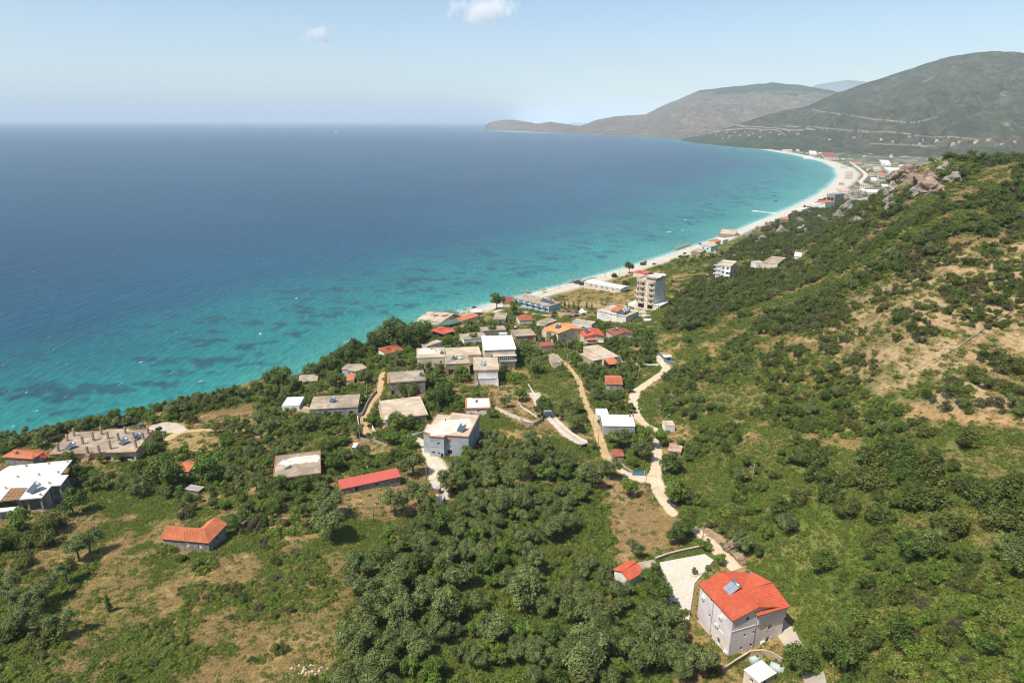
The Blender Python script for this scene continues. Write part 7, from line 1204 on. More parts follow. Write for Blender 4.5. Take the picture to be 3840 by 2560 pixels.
p = hit(*Q('E', 1655, 805)[0]); e = empty('water_tank', (p[0], p[1], p[2] + .2), R(-8), 'white cylindrical tank lying right of the broad cream building', 'water tank'); MB().tube((-2.4, 0, 1), (2.4, 0, 1), 1, 1, 14).build('drum', 'white_plastic', e, True); MB().box(-1.6, -.7, -.6, -1.2, .7, .3).build('cradle', 'concrete', e); MB().box(1.2, -.7, -.6, 1.6, .7, .3).build('cradle', 'concrete', e)
# ================================================================ plants: kinds
def foliage_mat(name, col, warm, var=.35, trans=.34):
    m, N, L, b = newmat(name)
    oi = N.new('ShaderNodeObjectInfo'); at = N.new('ShaderNodeAttribute'); at.attribute_name = 'tint'
    hi = tuple(c * (1 + var) for c in col); lo = tuple(c * (1 - var) for c in col)
    c = mixrgb(N, L, at.outputs['Fac'], lo, hi); c = mixrgb(N, L, ramp(N, L, oi.outputs['Random'], ((0, 0), (1, .75))), c, warm, 'MIX')
    c2 = mixrgb(N, L, at.outputs['Fac'], (.55, .55, .55), (1.35, 1.35, 1.35)); c = mixrgb(N, L, 1.0, c, c2, 'MULTIPLY')
    L.new(c, b.inputs['Base Color']); b.inputs['Roughness'].default_value = .62; b.inputs['Specular IOR Level'].default_value = .25
    tr = N.new('ShaderNodeBsdfTranslucent'); L.new(c, tr.inputs['Color']); mx = N.new('ShaderNodeMixShader'); mx.inputs[0].default_value = trans
    L.new(b.outputs[0], mx.inputs[1]); L.new(tr.outputs[0], mx.inputs[2]); L.new(mx.outputs[0], N['Material Output'].inputs['Surface']); return m
foliage_mat('leaf_olive', (.172, .205, .068), (.145, .195, .054)); foliage_mat('leaf_dark', (.088, .140, .027), (.125, .165, .034)); foliage_mat('leaf_bright', (.130, .215, .030), (.185, .235, .040))
foliage_mat('leaf_mastic', (.088, .126, .024), (.145, .155, .036)); foliage_mat('leaf_bramble', (.155, .225, .034), (.215, .240, .052)); foliage_mat('leaf_drab', (.135, .120, .062), (.110, .118, .046)); foliage_mat('leaf_pale', (.33, .33, .15), (.26, .27, .12), .4)
foliage_mat('leaf_straw', (.44, .31, .12), (.46, .35, .16), .3, .2); foliage_mat('leaf_reed', (.12, .19, .10), (.10, .16, .07)); foliage_mat('leaf_magenta', (.50, .06, .30), (.35, .08, .12), .3)
plain('bark', (.17, .14, .11), .95, .3, 3)
def leaves(lobes, n, size, seed, droop=.0, sharp=.0):
    """many small leaf sprays through a set of overlapping lobes; lobe = (x, y, z, rx, ry, rz, weight)"""
    r = np.random.default_rng(seed); lo = np.array(lobes); w_ = lo[:, 6] / lo[:, 6].sum(); k = r.choice(len(lo), n, p=w_)
    d = r.normal(size=(n, 3)); d /= np.linalg.norm(d, axis=1)[:, None]; d[:, 2] = np.where(d[:, 2] < -.35, -d[:, 2] * .6, d[:, 2])
    rad = .58 + .48 * r.random(n) ** .8 + .3 * (r.random(n) < .08) * r.random(n); bump_ = 1 + .34 * (fbm(d[:, 0] * 2.7 + k * 3.1, d[:, 1] * 2.7 + d[:, 2] * 2.1, seed, 3) - .5) * 2
    c = lo[k, :3] + d * lo[k, 3:6] * (rad * bump_)[:, None]
    nrm = d * .9 + r.normal(size=(n, 3)) * .42 + np.array((0, 0, .45)); nrm /= np.linalg.norm(nrm, axis=1)[:, None]
    t = np.cross(nrm, r.normal(size=(n, 3))); t /= np.linalg.norm(t, axis=1)[:, None]; b_ = np.cross(nrm, t); s = size * (.6 + .8 * r.random(n))[:, None]
    asp = (.45 + .35 * r.random(n))[:, None]
    v = np.stack((c - t * s, c + b_ * s * asp, c + t * s * 1.1, c - b_ * s * asp), 1); v[:, 2, 2] -= droop * s[:, 0]; v[:, 0, 2] -= droop * s[:, 0]
    clump = fbm(c[:, 0] * 2.2 / max(.5, lo[:, 3].max()), c[:, 1] * 2.2 / max(.5, lo[:, 3].max()) + c[:, 2], seed + 5, 2)
    tint = np.clip(.5 + (clump - .5) * 1.3 + r.normal(size=n) * .18, 0, 1); return v.reshape(-1, 3), tint
def leafmesh(name, v, tint, mat):
    n = len(tint); f = np.arange(n * 4).reshape(n, 4); me = bpy.data.meshes.new(name); me.vertices.add(n * 4); me.vertices.foreach_set('co', v.astype(np.float32).ravel()); me.loops.add(n * 4); me.loops.foreach_set('vertex_index', f.astype(np.int32).ravel()); me.polygons.add(n); me.polygons.foreach_set('loop_start', np.arange(0, n * 4, 4, dtype=np.int32)); me.update(calc_edges=True)
    a = me.attributes.new('tint', 'FLOAT', 'FACE'); a.data.foreach_set('value', tint.astype(np.float32)); me.materials.append(MATS[mat]); return me
def rand_lobes(seed, n, R_, zc, flat_, jit, sub):
    r = np.random.default_rng(seed); out = [(0, 0, zc - R_ * .1, R_ * .55, R_ * .55, R_ * .6 * flat_, 1.1)]; n = int(n * 1.6)
    for i in range(n):
        a = 2 * math.pi * (i * .618 + r.random() * .25); q = R_ * jit * (.35 + .95 * r.random() ** .7); s = R_ * sub * (.5 + .7 * r.random()) * .85
        out.append((q * math.cos(a), q * math.sin(a), max(s * .5, zc + (r.random() - .40) * R_ * flat_ * 1.5 * (1 - .45 * q / (R_ * jit * 1.3))), s, s * r.uniform(.8, 1.15), s * (.75 + .3 * flat_), s / R_ * 2.2))
    return out
def trunkmesh(name, seed, h, r0, lobes):
    m_ = MB(); r = random.Random(seed); top = Vector((r.uniform(-.3, .3), r.uniform(-.3, .3), h)); m_.tube((0, 0, -1.2), (top.x * .5, top.y * .5, h * .5), r0 * 1.25, r0 * .85, 7, False); m_.tube((top.x * .5, top.y * .5, h * .5), top, r0 * .85, r0 * .7, 7, False)
    for l_ in lobes[1:9]: m_.tube(top, (l_[0] * .8, l_[1] * .8, l_[2]), r0 * .5, r0 * .15, 5, False)
    me = bpy.data.meshes.new(name); me.from_pydata([tuple(p) for p in m_.v], [], m_.f); me.materials.append(MATS['bark']); return me
KIND = {}   # kind -> list of (crown mesh, trunk mesh or None)
def kind(k, nm, mat, variants, n, size, mk, trunk=None, droop=0.0):
    KIND[k] = []
    for i in range(variants):
        lb = mk(100 * i + len(k) * 7); v, t = leaves(lb, n, size, 31 * i + len(k), droop)
        if mat == 'leaf_pale': t = np.where(np.random.default_rng(i).random(len(t)) < .6, t, t * .3)
        KIND[k].append((leafmesh(nm, v, t, mat), trunkmesh('trunk', i, trunk[0], trunk[1], lb) if trunk else None))
# all kinds are one metre wide per unit of height as noted; scaled when planted (height of the model in brackets)
kind('olive', 'crown', 'leaf_olive', 6, 4400, .16, lambda s: rand_lobes(s, 7, 2.9, 3.9, .78, .62, .52), (2.6, .26))          # [6.2]
kind('dark', 'crown', 'leaf_dark', 4, 3800, .20, lambda s: rand_lobes(s + 3, 7, 3.1, 3.9, .95, .55, .55), (2.4, .24))        # [7]
kind('bright', 'crown', 'leaf_bright', 4, 3000, .21, lambda s: rand_lobes(s + 5, 8, 2.9, 3.7, .85, .66, .50), (2.4, .2))      # [6.5]
kind('mastic', 'foliage', 'leaf_mastic', 5, 3000, .16, lambda s: rand_lobes(s + 9, 7, 2.5, .9, .72, .62, .55))               # [2.9]
kind('bramble', 'foliage', 'leaf_bramble', 4, 2200, .15, lambda s: rand_lobes(s + 11, 8, 2.3, .45, .42, .75, .5), None, .2)   # [1.6]
kind('drab', 'foliage', 'leaf_drab', 4, 1900, .15, lambda s: rand_lobes(s + 13, 6, 2.2, .9, .70, .62, .5))                   # [2.6]
kind('pale', 'crown', 'leaf_pale', 1, 2200, .24, lambda s: rand_lobes(s + 15, 7, 2.9, 3.3, .9, .55, .5), (2, .2))
kind('cypress', 'crown', 'leaf_dark', 2, 1000, .16, lambda s: [(0, 0, 1.0 + i * .75, .85 - .12 * i, .85 - .12 * i, .8, 1.3 - .18 * i) for i in range(6)], (1.2, .12))  # [5.4]
kind('magenta', 'foliage', 'leaf_magenta', 1, 900, .16, lambda s: rand_lobes(s + 17, 6, 1.8, .5, .5, .7, .5))
HT = {'olive': 6.2, 'dark': 7.0, 'bright': 6.4, 'mastic': 2.9, 'bramble': 1.6, 'drab': 2.6, 'pale': 6.0, 'cypress': 5.5, 'magenta': 1.6}
WD = {'olive': 3.0, 'dark': 3.2, 'bright': 3.1, 'mastic': 2.7, 'bramble': 2.5, 'drab': 2.3, 'pale': 3.0, 'cypress': .9, 'magenta': 1.9}
# ---------------------------------------------------------------- what can be seen, and where nothing may grow
_ang = (GZ + 1.5 - CAMZ) / _RR; _run = np.maximum.accumulate(_ang, 0)
def visible(x, y, h=1.5):
    c = np.clip(((np.arctan2(x, y) - AZ0) / (AZ1 - AZ0) * (GNC - 1)).astype(int), 0, GNC - 1); r = np.clip(((np.log(np.hypot(x, y)) - LR0) / (LR1 - LR0) * (GNR - 1)).astype(int), 1, GNR - 1)
    return (ground(x, y) + h - CAMZ) / np.hypot(x, y) > _run[r - 1, c] - .012
RC = [(c_[::2], w_[::2]) for c_, w_ in ROADS]
def blocked(x, y, rad, trees=True):
    b_ = np.zeros(x.shape, bool)
    for p in FOOT + (CLEAR if trees else []):
        q = np.array(p); cx, cy = q.mean(0); rr = np.hypot(*(q - q.mean(0)).T).max() + 6; m_ = np.hypot(x - cx, y - cy) < rr + rad.max()
        if m_.any(): b_[m_] |= inpoly(x[m_], y[m_], p) | (polydist(x[m_], y[m_], p, True) < rad[m_] + .3)
    for c_, w_ in RC:
        m_ = (x > c_[:, 0].min() - 8) & (x < c_[:, 0].max() + 8) & (y > c_[:, 1].min() - 8) & (y < c_[:, 1].max() + 8)
        if m_.any():
            xm, ym = x[m_], y[m_]; d = np.full(xm.shape, 1e9)
            for i in range(0, len(c_)): d = np.minimum(d, np.hypot(xm - c_[i, 0], ym - c_[i, 1]) - w_[i] / 2)
            b_[m_] |= d < rad[m_] * .75 + .2
    return b_
def hides(x, y, h, wd):
    """a random plant must not stand in front of a building that the photograph shows clear"""
    g_ = ground(x, y); u, v1 = project(x, y, g_ + h * .9); _, v0 = project(x, y, g_); r = np.hypot(x, y); du = wd / r * FPX * .8; b_ = np.zeros(x.shape, bool)
    for (u0, a, u1, c_, d) in IMGB: b_ |= (r < d) & (u + du > u0 + 2) & (u - du < u1 - 2) & (v1 < a + (c_ - a) * .72) & (v0 > a)
    return b_
PL = []          # planted: kind, x, y, scale, weight for being individual
TX, TY, TR = [], [], []
def plant(k, u, v, h, wide=1.0, pin=True):
    p = hit(u, v); PL.append((k, p[0], p[1], h / HT[k], wide, pin)); TX.append(p[0]); TY.append(p[1]); TR.append(WD[k] * h / HT[k] * .7)
def plants(c, k, h, *xy):
    for u, v in Q(c, *xy): plant(k, u, v, h)
# prominent plants, one by one
plants('B', 'dark', 11.5, 340, 1270); plants('B', 'bright', 10, 740, 1200); plants('B', 'dark', 13, 1440, 330); plants('P', 'dark', 12, 1300, 1372, 1340, 1345); plants('P', 'dark', 10, 1248, 1402); plants('B', 'dark', 6, 80, 1130); plants('B', 'bright', 5, 510, 960); plants('B', 'bright', 4, 180, 930)
plants('B', 'olive', 6, 1280, 640, 1000, 1190, 370, 560, 1690, 700, 1330, 720); plants('B', 'mastic', 3.2, 620, 500, 720, 490, 820, 465, 930, 450, 540, 480, 470, 510); plants('B', 'olive', 4.5, 810, 720, 980, 740, 1060, 380); plants('B', 'dark', 5, 1220, 320, 1345, 850)
plants('A', 'dark', 8.5, 730, 1390); plants('A', 'bright', 5.5, 190, 1500); plants('A', 'mastic', 5.2, 470, 1540); plants('A', 'olive', 5, 380, 735, 200, 715, 480, 670); plants('A', 'olive', 5, 560, 615, 660, 595); plants('A', 'olive', 3.4, 100, 755); plants('A', 'bright', 3.9, 700, 560, 780, 555, 960, 520, 1050, 520, 1300, 450, 1440, 480, 1500, 495, 1370, 440); plants('A', 'dark', 5.5, 880, 545, 1140, 470); plants('A', 'olive', 6.5, 1690, 440)
plants('A', 'bright', 5.5, 1500, 800); plants('A', 'dark', 7, 810, 1080, 700, 960); plants('A', 'olive', 5, 910, 1150, 1060, 1110, 1230, 1130, 1300, 1190, 1400, 1210); plants('A', 'bright', 3.4, 1060, 1150, 1000, 880, 1170, 870, 680, 850); plants('A', 'dark', 6, 1380, 1015)
plants('C', 'olive', 8, 680, 280, 970, 240); plants('C', 'bright', 4, 380, 138); plants('C', 'dark', 8, 570, 120, 660, 60, 520, 170); plants('C', 'dark', 4.2, 590, 585, 690, 590); plants('C', 'bright', 4, 870, 520, 760, 660, 740, 840); plants('C', 'bright', 5, 1010, 650); plants('C', 'bright', 8, 1270, 720); plants('C', 'dark', 6.5, 1440, 690); plants('C', 'dark', 6, 600, 930, 670, 1090)
plants('C', 'olive', 8, 640, 1540, 1430, 1130, 1260, 1520, 1500, 1440, 1800, 1330); plants('C', 'dark', 6, 130, 1300, 400, 1290, 540, 1290); plants('C', 'bright', 5.5, 1400, 880, 1220, 830, 1330, 830); plants('C', 'magenta', 1.8, 950, 890); plants('C', 'mastic', 2.6, 1180, 1010, 1300, 920)
plants('D', 'olive', 6, 270, 985, 380, 985); plants('D', 'bright', 8, 560, 930); plants('D', 'dark', 9, 600, 1130, 680, 1060); plants('D', 'bright', 8.5, 870, 880); plants('D', 'bright', 6.5, 1430, 1060); plants('D', 'olive', 8, 1600, 790); plants('D', 'dark', 8.5, 1650, 1200); plants('D', 'olive', 5, 1160, 1230, 1290, 1120); plants('D', 'dark', 4, 1290, 770); plants('D', 'bramble', 2.2, 1380, 830, 1440, 835, 1330, 835)
plants('D', 'dark', 16.5, 110, 535, 240, 520, 350, 540); plants('D', 'bright', 15, 470, 500); plants('D', 'dark', 12, 60, 500, 30, 570); plants('D', 'dark', 12, 1210, 155); plants('D', 'bright', 10, 1375, 215); plants('D', 'bright', 6, 690, 510, 740, 500, 610, 510, 980, 480, 1160, 400); plants('D', 'olive', 5, 830, 390, 940, 330, 1050, 290, 1350, 300, 250, 720, 380, 730); plants('D', 'bright', 4, 880, 1010, 860, 1120); plants('D', 'bright', 5, 250, 640, 340, 610, 150, 680)
plants('E', 'dark', 11, 1440, 235); plants('E', 'mastic', 4, 1260, 280, 1390, 365, 895, 370, 1605, 140); plants('E', 'cypress', 5.5, 682, 625, 730, 650, 782, 650, 838, 675, 940, 650, 1000, 665); plants('E', 'pale', 6.2, 755, 1130); plants('E', 'dark', 5.5, 560, 1050, 350, 1420); plants('E', 'bright', 5, 1060, 860, 1150, 890, 1200, 880, 860, 1130); plants('E', 'olive', 5, 1270, 1050, 1380, 1060, 1200, 1080, 1320, 1380)
plants('F', 'olive', 7.5, 825, 1000, 1060, 1110, 740, 1300, 390, 830, 300, 720); plants('F', 'bright', 8.5, 1085, 1010); plants('F', 'bright', 6, 1250, 960, 930, 1470); plants('F', 'bright', 7.5, 1380, 1460, 1400, 1560); plants('F', 'dark', 8.5, 90, 690, 1350, 1240); plants('F', 'dark', 5, 960, 650, 840, 640, 940, 450); plants('F', 'olive', 4.5, 850, 270)
plants('G', 'dark', 6.5, 660, 900, 560, 700, 620, 830); plants('G', 'olive', 7, 610, 1290, 90, 1120, 520, 1480, 1000, 1500); plants('G', 'bright', 3.5, 1050, 390, 1190, 520); plants('G', 'bright', 1.8, 960, 600, 1072, 575, 795, 905, 880, 965); plants('G', 'mastic', 2, 980, 1290, 1110, 1480); plants('G', 'olive', 5, 430, 440, 1330, 320); plants('G', 'dark', 6, 800, 330, 880, 260, 1860, 1450, 1930, 1500)
plants('J', 'olive', 9.2, 2160, 305); plants('J', 'olive', 7, 520, 440, 590, 400); plants('J', 'olive', 6, 440, 590, 300, 720, 170, 920, 180, 800, 60, 700); plants('J', 'mastic', 3.6, 310, 340, 195, 345, 45, 350, 280, 1000, 60, 960); plants('J', 'bright', 4.5, 310, 250, 130, 245); plants('J', 'drab', 3, 1660, 230, 1200, 160); plants('J', 'cypress', 4.5, 715, 770); plants('J', 'mastic', 1.8, 1550, 630, 1800, 460, 1180, 440, 1600, 700, 1830, 1030); plants('J', 'bramble', 2, 1830, 270, 1950, 240, 1060, 400, 1340, 480)
plants('M', 'mastic', 5.4, 950, 280, 860, 350, 1000, 400, 1230, 480, 1250, 740, 1130, 590, 1440, 560, 1560, 700, 1620, 720, 1640, 560, 880, 480, 560, 430, 490, 360); plants('M', 'mastic', 4, 1360, 250, 720, 470, 620, 550, 350, 620, 440, 560, 700, 640, 880, 670); plants('M', 'dark', 7, 1040, 900, 1120, 880, 690, 1520, 600, 1440); plants('M', 'olive', 6, 1170, 860, 130, 850, 370, 740, 1580, 900, 1660, 980); plants('M', 'dark', 6, 980, 1370, 560, 960)
plants('M', 'pale', 1.6, 720, 190)
# the rest by area
cand_n = 350000
ca = rng.uniform(R(-50), R(55), cand_n); cr = np.sqrt(rng.uniform(70 ** 2, 1250 ** 2, cand_n)); near = rng.random(cand_n) < .72; cr = np.where(near, np.sqrt(rng.uniform(70 ** 2, 420 ** 2, cand_n)), cr)
cx_, cy_ = cr * np.sin(ca), cr * np.cos(ca); cz_ = ground(cx_, cy_); cu, cv = project(cx_, cy_, cz_); csd = coast_sd(cx_, cy_)
cvis = (csd > 3) & visible(cx_, cy_) & (cu > -500) & (cu < 4700) & (cv < 3000) & (cz_ > .8); cbw = np.interp(cr, (300, 480, 700, 1300), (10, 17, 22, 24)); cvis &= ~((np.degrees(ca) > -4) & (csd < cbw + 3))
idx = np.nonzero(cvis)[0]; cx_, cy_, cu, cv, cr = cx_[idx], cy_[idx], cu[idx], cv[idx], cr[idx]
cell = {}
def cells(x, y): return (int(x // 6), int(y // 6))
for x, y, r_ in zip(TX, TY, TR): cell.setdefault(cells(x, y), []).append((x, y, r_))
def area(poly, mix, hr, gap, limit=9999, patch=None, pscale=20, seed=0, pin=False):
    """random plants inside a photograph area; gap = crown spacing (1 = touching); patch thins them into groups"""
    m_ = inpoly(cu, cv, poly); ii = np.nonzero(m_)[0]
    if patch is not None: ii = ii[fbm(cx_[ii] / pscale, cy_[ii] / pscale, seed + 91, 3) > patch]
    ks = [k for k, _ in mix]; ws = np.array([w_ for _, w_ in mix], float); ws /= ws.sum()
    kk = rng.choice(len(ks), len(ii), p=ws); hh = rng.uniform(0, 1, len(ii)); n = 0
    h_ = np.array([hr[k][0] + (hr[k][1] - hr[k][0]) * t for k, t in zip([ks[j] for j in kk], hh)]) if len(ii) else hh
    sc = np.array([h / HT[ks[j]] for h, j in zip(h_, kk)]); rad = np.array([WD[ks[j]] for j in kk]) * sc if len(ii) else hh
    if not len(ii): return
    ok = ~blocked(cx_[ii], cy_[ii], rad * .8) & ~hides(cx_[ii], cy_[ii], h_, rad)
    for q in np.nonzero(ok)[0]:
        x, y, r_ = cx_[ii[q]], cy_[ii[q]], rad[q] * gap; cxx, cyy = cells(x, y); bad = False
        for a in (-1, 0, 1):
            for b_ in (-1, 0, 1):
                for (X, Y, R_) in cell.get((cxx + a, cyy + b_), ()):
                    if (X - x) ** 2 + (Y - y) ** 2 < (max(r_ + R_ * .85, r_ * 1.2)) ** 2 * .55: bad = True; break
                if bad: break
            if bad: break
        if bad: continue
        cell.setdefault((cxx, cyy), []).append((x, y, r_)); PL.append((ks[kk[q]], x, y, sc[q], rng.uniform(.9, 1.2), pin)); n += 1
        if n >= limit: break
H_ = {'olive': (4.2, 7.2), 'dark': (3.5, 6.5), 'bright': (2.6, 5), 'mastic': (1.2, 3.4), 'bramble': (.8, 1.8), 'drab': (1.2, 3.0)}
# olive grove
area([(1330, 2190), (1420, 2080), (1560, 1960), (1680, 1880), (1760, 1680), (1900, 1640), (2100, 1720), (2240, 1790), (2180, 1900), (2210, 1960), (2300, 2110), (2370, 2200), (2330, 2420), (2360, 2600), (1250, 2700), (1260, 2440), (1350, 2350)], [('olive', 1), ('dark', .10), ('bright', .12)], {'olive': (3.4, 8.6), 'dark': (3.5, 7), 'bright': (3, 5.5)}, 1.24, patch=.43, pscale=10)
area([(1330, 2190), (1560, 1960), (1760, 1680), (2100, 1720), (2240, 1790), (2300, 2110), (2370, 2200), (2360, 2600), (1250, 2700), (1260, 2440)], [('bramble', 1), ('mastic', .25)], {'bramble': (.7, 1.6), 'mastic': (1, 2)}, .8)
area([(2370, 2160), (2520, 2330), (2600, 2560), (2300, 2600), (2330, 2300)], [('olive', 1), ('bramble', .6)], H_, 1.0)
# village gardens
area([(560, 1640), (700, 1500), (1150, 1420), (1330, 1500), (1380, 1620), (1520, 1660), (1560, 1760), (1300, 1830), (1180, 2000), (880, 2000), (560, 1840), (480, 1800), (560, 1700)], [('bright', .7), ('olive', .55), ('dark', .6), ('bramble', 1.3), ('mastic', .8)], {'olive': (3, 5.5), 'dark': (2.6, 5), 'bright': (2.2, 4.2), 'mastic': (1.2, 2.4), 'bramble': (.8, 1.7)}, 1.12, patch=.36, pscale=10)
area([(1150, 1400), (1280, 1330), (1420, 1280), (1560, 1260), (1900, 1200), (2060, 1230), (2440, 1240), (2460, 1340), (2320, 1500), (2340, 1580), (2560, 1740), (2380, 1760), (2240, 1640), (2120, 1300), (1990, 1350), (1940, 1440), (1700, 1640), (1400, 1600), (1150, 1480)], [('bright', .8), ('olive', .5), ('dark', .8), ('bramble', 1.0), ('mastic', .6)], {'olive': (3, 6), 'dark': (3, 5.5), 'bright': (2.4, 4.6), 'mastic': (1.2, 2.4), 'bramble': (.8, 1.7)}, 1.12, patch=.36, pscale=10)
area([(1980, 1310), (2110, 1360), (2230, 1540), (2270, 1700), (2180, 1690), (2050, 1560), (1990, 1440)], [('bramble', 1), ('mastic', .5), ('olive', .2)], {'bramble': (.8, 1.6), 'mastic': (1.2, 2.2), 'olive': (3, 5)}, 1.0, patch=.42)
area([(-100, 1690), (0, 1640), (260, 1600), (560, 1515), (900, 1470), (900, 1530), (560, 1570), (240, 1680), (-100, 1720)], [('olive', .5), ('mastic', 1), ('dark', .25)], {'olive': (3, 4.4), 'mastic': (1.4, 2.6), 'dark': (2.4, 3.6)}, 1.05, patch=.38)
# left field: low brambles with a few shrubs
area([(-150, 2230), (350, 2050), (560, 1920), (860, 1960), (1180, 2080), (1330, 2230), (1260, 2700), (-150, 2700)], [('bramble', 1), ('drab', .12), ('mastic', .06)], {'bramble': (.5, 1.1), 'drab': (.8, 1.5), 'mastic': (1, 2)}, .9, patch=.48, pscale=16)
area([(-100, 2000), (300, 1980), (420, 2100), (330, 2350), (200, 2560), (-150, 2700)], [('olive', .6), ('mastic', .8), ('bramble', 1)], {'olive': (3.5, 5.5), 'mastic': (1.4, 3), 'bramble': (.6, 1.3)}, 1.25, patch=.52)
# valley on the right of the road
area([(2540, 1950), (2560, 1700), (2480, 1500), (2600, 1450), (2900, 1640), (3340, 1740), (3400, 2000), (3200, 2300), (2980, 2300), (2960, 2160), (2700, 2060)], [('bright', .25), ('bramble', 1.6), ('mastic', 1.1), ('olive', .22), ('dark', .4)], {'olive': (3, 5), 'dark': (2.6, 5), 'bright': (2.2, 4), 'mastic': (1.4, 3.4), 'bramble': (.8, 1.8)}, 1.05, patch=.48)
area([(2980, 2300), (3200, 2200), (3420, 1950), (3560, 2080), (4500, 2080), (4650, 2500), (4500, 2900), (2960, 2700), (3080, 2520), (2960, 2360)], [('bramble', 2.2), ('mastic', .9), ('dark', .28), ('drab', .25), ('bright', .3)], {'dark': (2.6, 5), 'bright': (2, 3.4), 'mastic': (1.3, 3.2), 'bramble': (.8, 2.0), 'drab': (1, 2)}, 1.0, patch=.45)
area([(3300, 1720), (3500, 1720), (3700, 1820), (4500, 1840), (4600, 2140), (3740, 2060), (3560, 1900), (3300, 1950)], [('mastic', 1.2), ('bramble', .6), ('dark', .3)], {'mastic': (2.5, 5), 'bramble': (.8, 1.6), 'dark': (4, 6)}, .9)
area([(2460, 1480), (2600, 1250), (2800, 1250), (3040, 1330), (3260, 1480), (3480, 1560), (3480, 1640), (3100, 1640), (2900, 1600), (2680, 1460)], [('mastic', 1.2), ('bramble', 1.3), ('dark', .35), ('olive', .2)], {'mastic': (1.6, 3.6), 'bramble': (.9, 1.9), 'dark': (3, 5), 'olive': (3, 5)}, .95, patch=.42)
# bare hillside with round shrubs
area([(3340, 1080), (3600, 920), (3840, 830), (4650, 760), (4650, 1610), (3840, 1570), (3540, 1540), (3340, 1470), (3120, 1370), (3050, 1250)], [('mastic', 1.5), ('drab', 1.0), ('olive', .35), ('bramble', .5)], {'mastic': (1.4, 4.6), 'drab': (1.1, 3.0), 'olive': (2.8, 4.6), 'bramble': (.5, 1.2)}, 1.1, patch=.48, pscale=10)
# scrub slope down to the beach
area([(2480, 1240), (2520, 1130), (2640, 1010), (2800, 900), (2960, 800), (3120, 720), (3320, 640), (3400, 610), (4650, 520), (4650, 830), (3600, 930), (3340, 1100), (3050, 1260), (2740, 1260)], [('mastic', 1.4), ('drab', .9), ('dark', .7), ('olive', .4), ('bramble', .4)], {'mastic': (2, 5.6), 'drab': (1.8, 4.4), 'dark': (3.5, 7), 'olive': (3, 6), 'bramble': (.8, 1.8)}, .95, patch=.42)
area([(2400, 1060), (2540, 960), (2700, 960), (2560, 1120), (2420, 1120)], [('mastic', 1), ('bramble', 1)], H_, 1.1, patch=.45)
# ---------------------------------------------------------------- planting: the largest in view as things, the rest as undergrowth
ORD = ['', 'second ', 'third ', 'fourth ', 'fifth ', 'sixth ', 'seventh ', 'eighth ', 'ninth ', 'tenth ', 'eleventh ', 'twelfth ', 'thirteenth ', 'fourteenth ', 'fifteenth ', 'sixteenth ', 'seventeenth ', 'eighteenth ', 'nineteenth ', 'twentieth ']
for i in range(21, 100):
    tens = ('twenty', 'thirty', 'forty', 'fifty', 'sixty', 'seventy', 'eighty', 'ninety')[i // 10 - 2]; un = ('', 'first', 'second', 'third', 'fourth', 'fifth', 'sixth', 'seventh', 'eighth', 'ninth')[i % 10]
    ORD.append((tens + '-' + un + ' ') if un else tens[:-1] + 'ieth ')
MARK += [('road junction', 2470, 1790), ('straw coloured field', 1050, 2400), ('flat green meadow', 3680, 1740), ('orange earth bank', 3600, 1570), ('rocky cliff', 3380, 690), ('bottom right corner', 3800, 2540), ('bottom left corner', 40, 2540), ('middle of the bottom edge', 1920, 2540), ('bare tan hillside', 3650, 1200), ('upper right skyline', 3750, 640), ('right edge halfway down', 3830, 1400), ('boulders by the road', 2740, 2080)]
DESC = {'olive': ('olive_tree', 'grey green olive tree', 'tree', 'olive trees'), 'dark': ('broadleaf_tree', 'dense dark green tree', 'tree', 'dark broadleaf trees'), 'bright': ('fruit_tree', 'fresh green leafy tree', 'tree', 'fresh green garden trees'), 'mastic': ('shrub', 'rounded dark green shrub', 'shrub', 'dark rounded shrubs'), 'bramble': ('bramble_bush', 'green bramble bush', 'bush', 'bramble bushes'), 'drab': ('dry_shrub', 'brownish dry shrub', 'shrub', 'dry brownish shrubs'), 'pale': ('flowering_tree', 'cream blossoming tree', 'tree', 'blossoming trees'), 'cypress': ('young_conifer', 'narrow upright young conifer', 'tree', 'narrow conifers'), 'magenta': ('flowering_shrub', 'magenta flowering shrub', 'shrub', 'flowering shrubs')}
CAP = {'olive': 290, 'dark': 290, 'bright': 290, 'mastic': 290, 'bramble': 290, 'drab': 290}
small = []; big_ = {}
for p in PL:
    d = math.hypot(p[1], p[2]); px = HT[p[0]] * p[3] / d * FPX
    _u, _v = project(p[1], p[2], float(ground(p[1], p[2])) + HT[p[0]] * p[3] * .6); px = px if -30 < _u < 3870 and _v < 2600 else px * .02; big_.setdefault(p[0], []).append((px + (1e4 if p[5] else 0), p))
chosen = []
for k, L_ in big_.items():
    L_.sort(key=lambda t: -t[0]); c_ = CAP.get(k, 290); chosen += [p for _, p in L_[:c_]]; small += [p for _, p in L_[c_:]]
rec = []
for k, x, y, s, wd, pin in chosen:
    g_ = float(ground(x, y)); u, v = project(x, y, g_ + HT[k] * s * .5); j = min(range(len(MARK)), key=lambda q: (MARK[q][1] - u) ** 2 + 1.3 * (MARK[q][2] - v) ** 2); du, dv = u - MARK[j][1], v - MARK[j][2]
    side = ('left of' if du < 0 else 'right of') if abs(du) > abs(dv) else ('above' if dv < 0 else 'below'); rec.append((k, j, side, math.hypot(du, dv), x, y, g_, s, wd))
rec.sort(key=lambda t: (t[0], t[1], t[2], t[3])); prev = None; cnt = 0
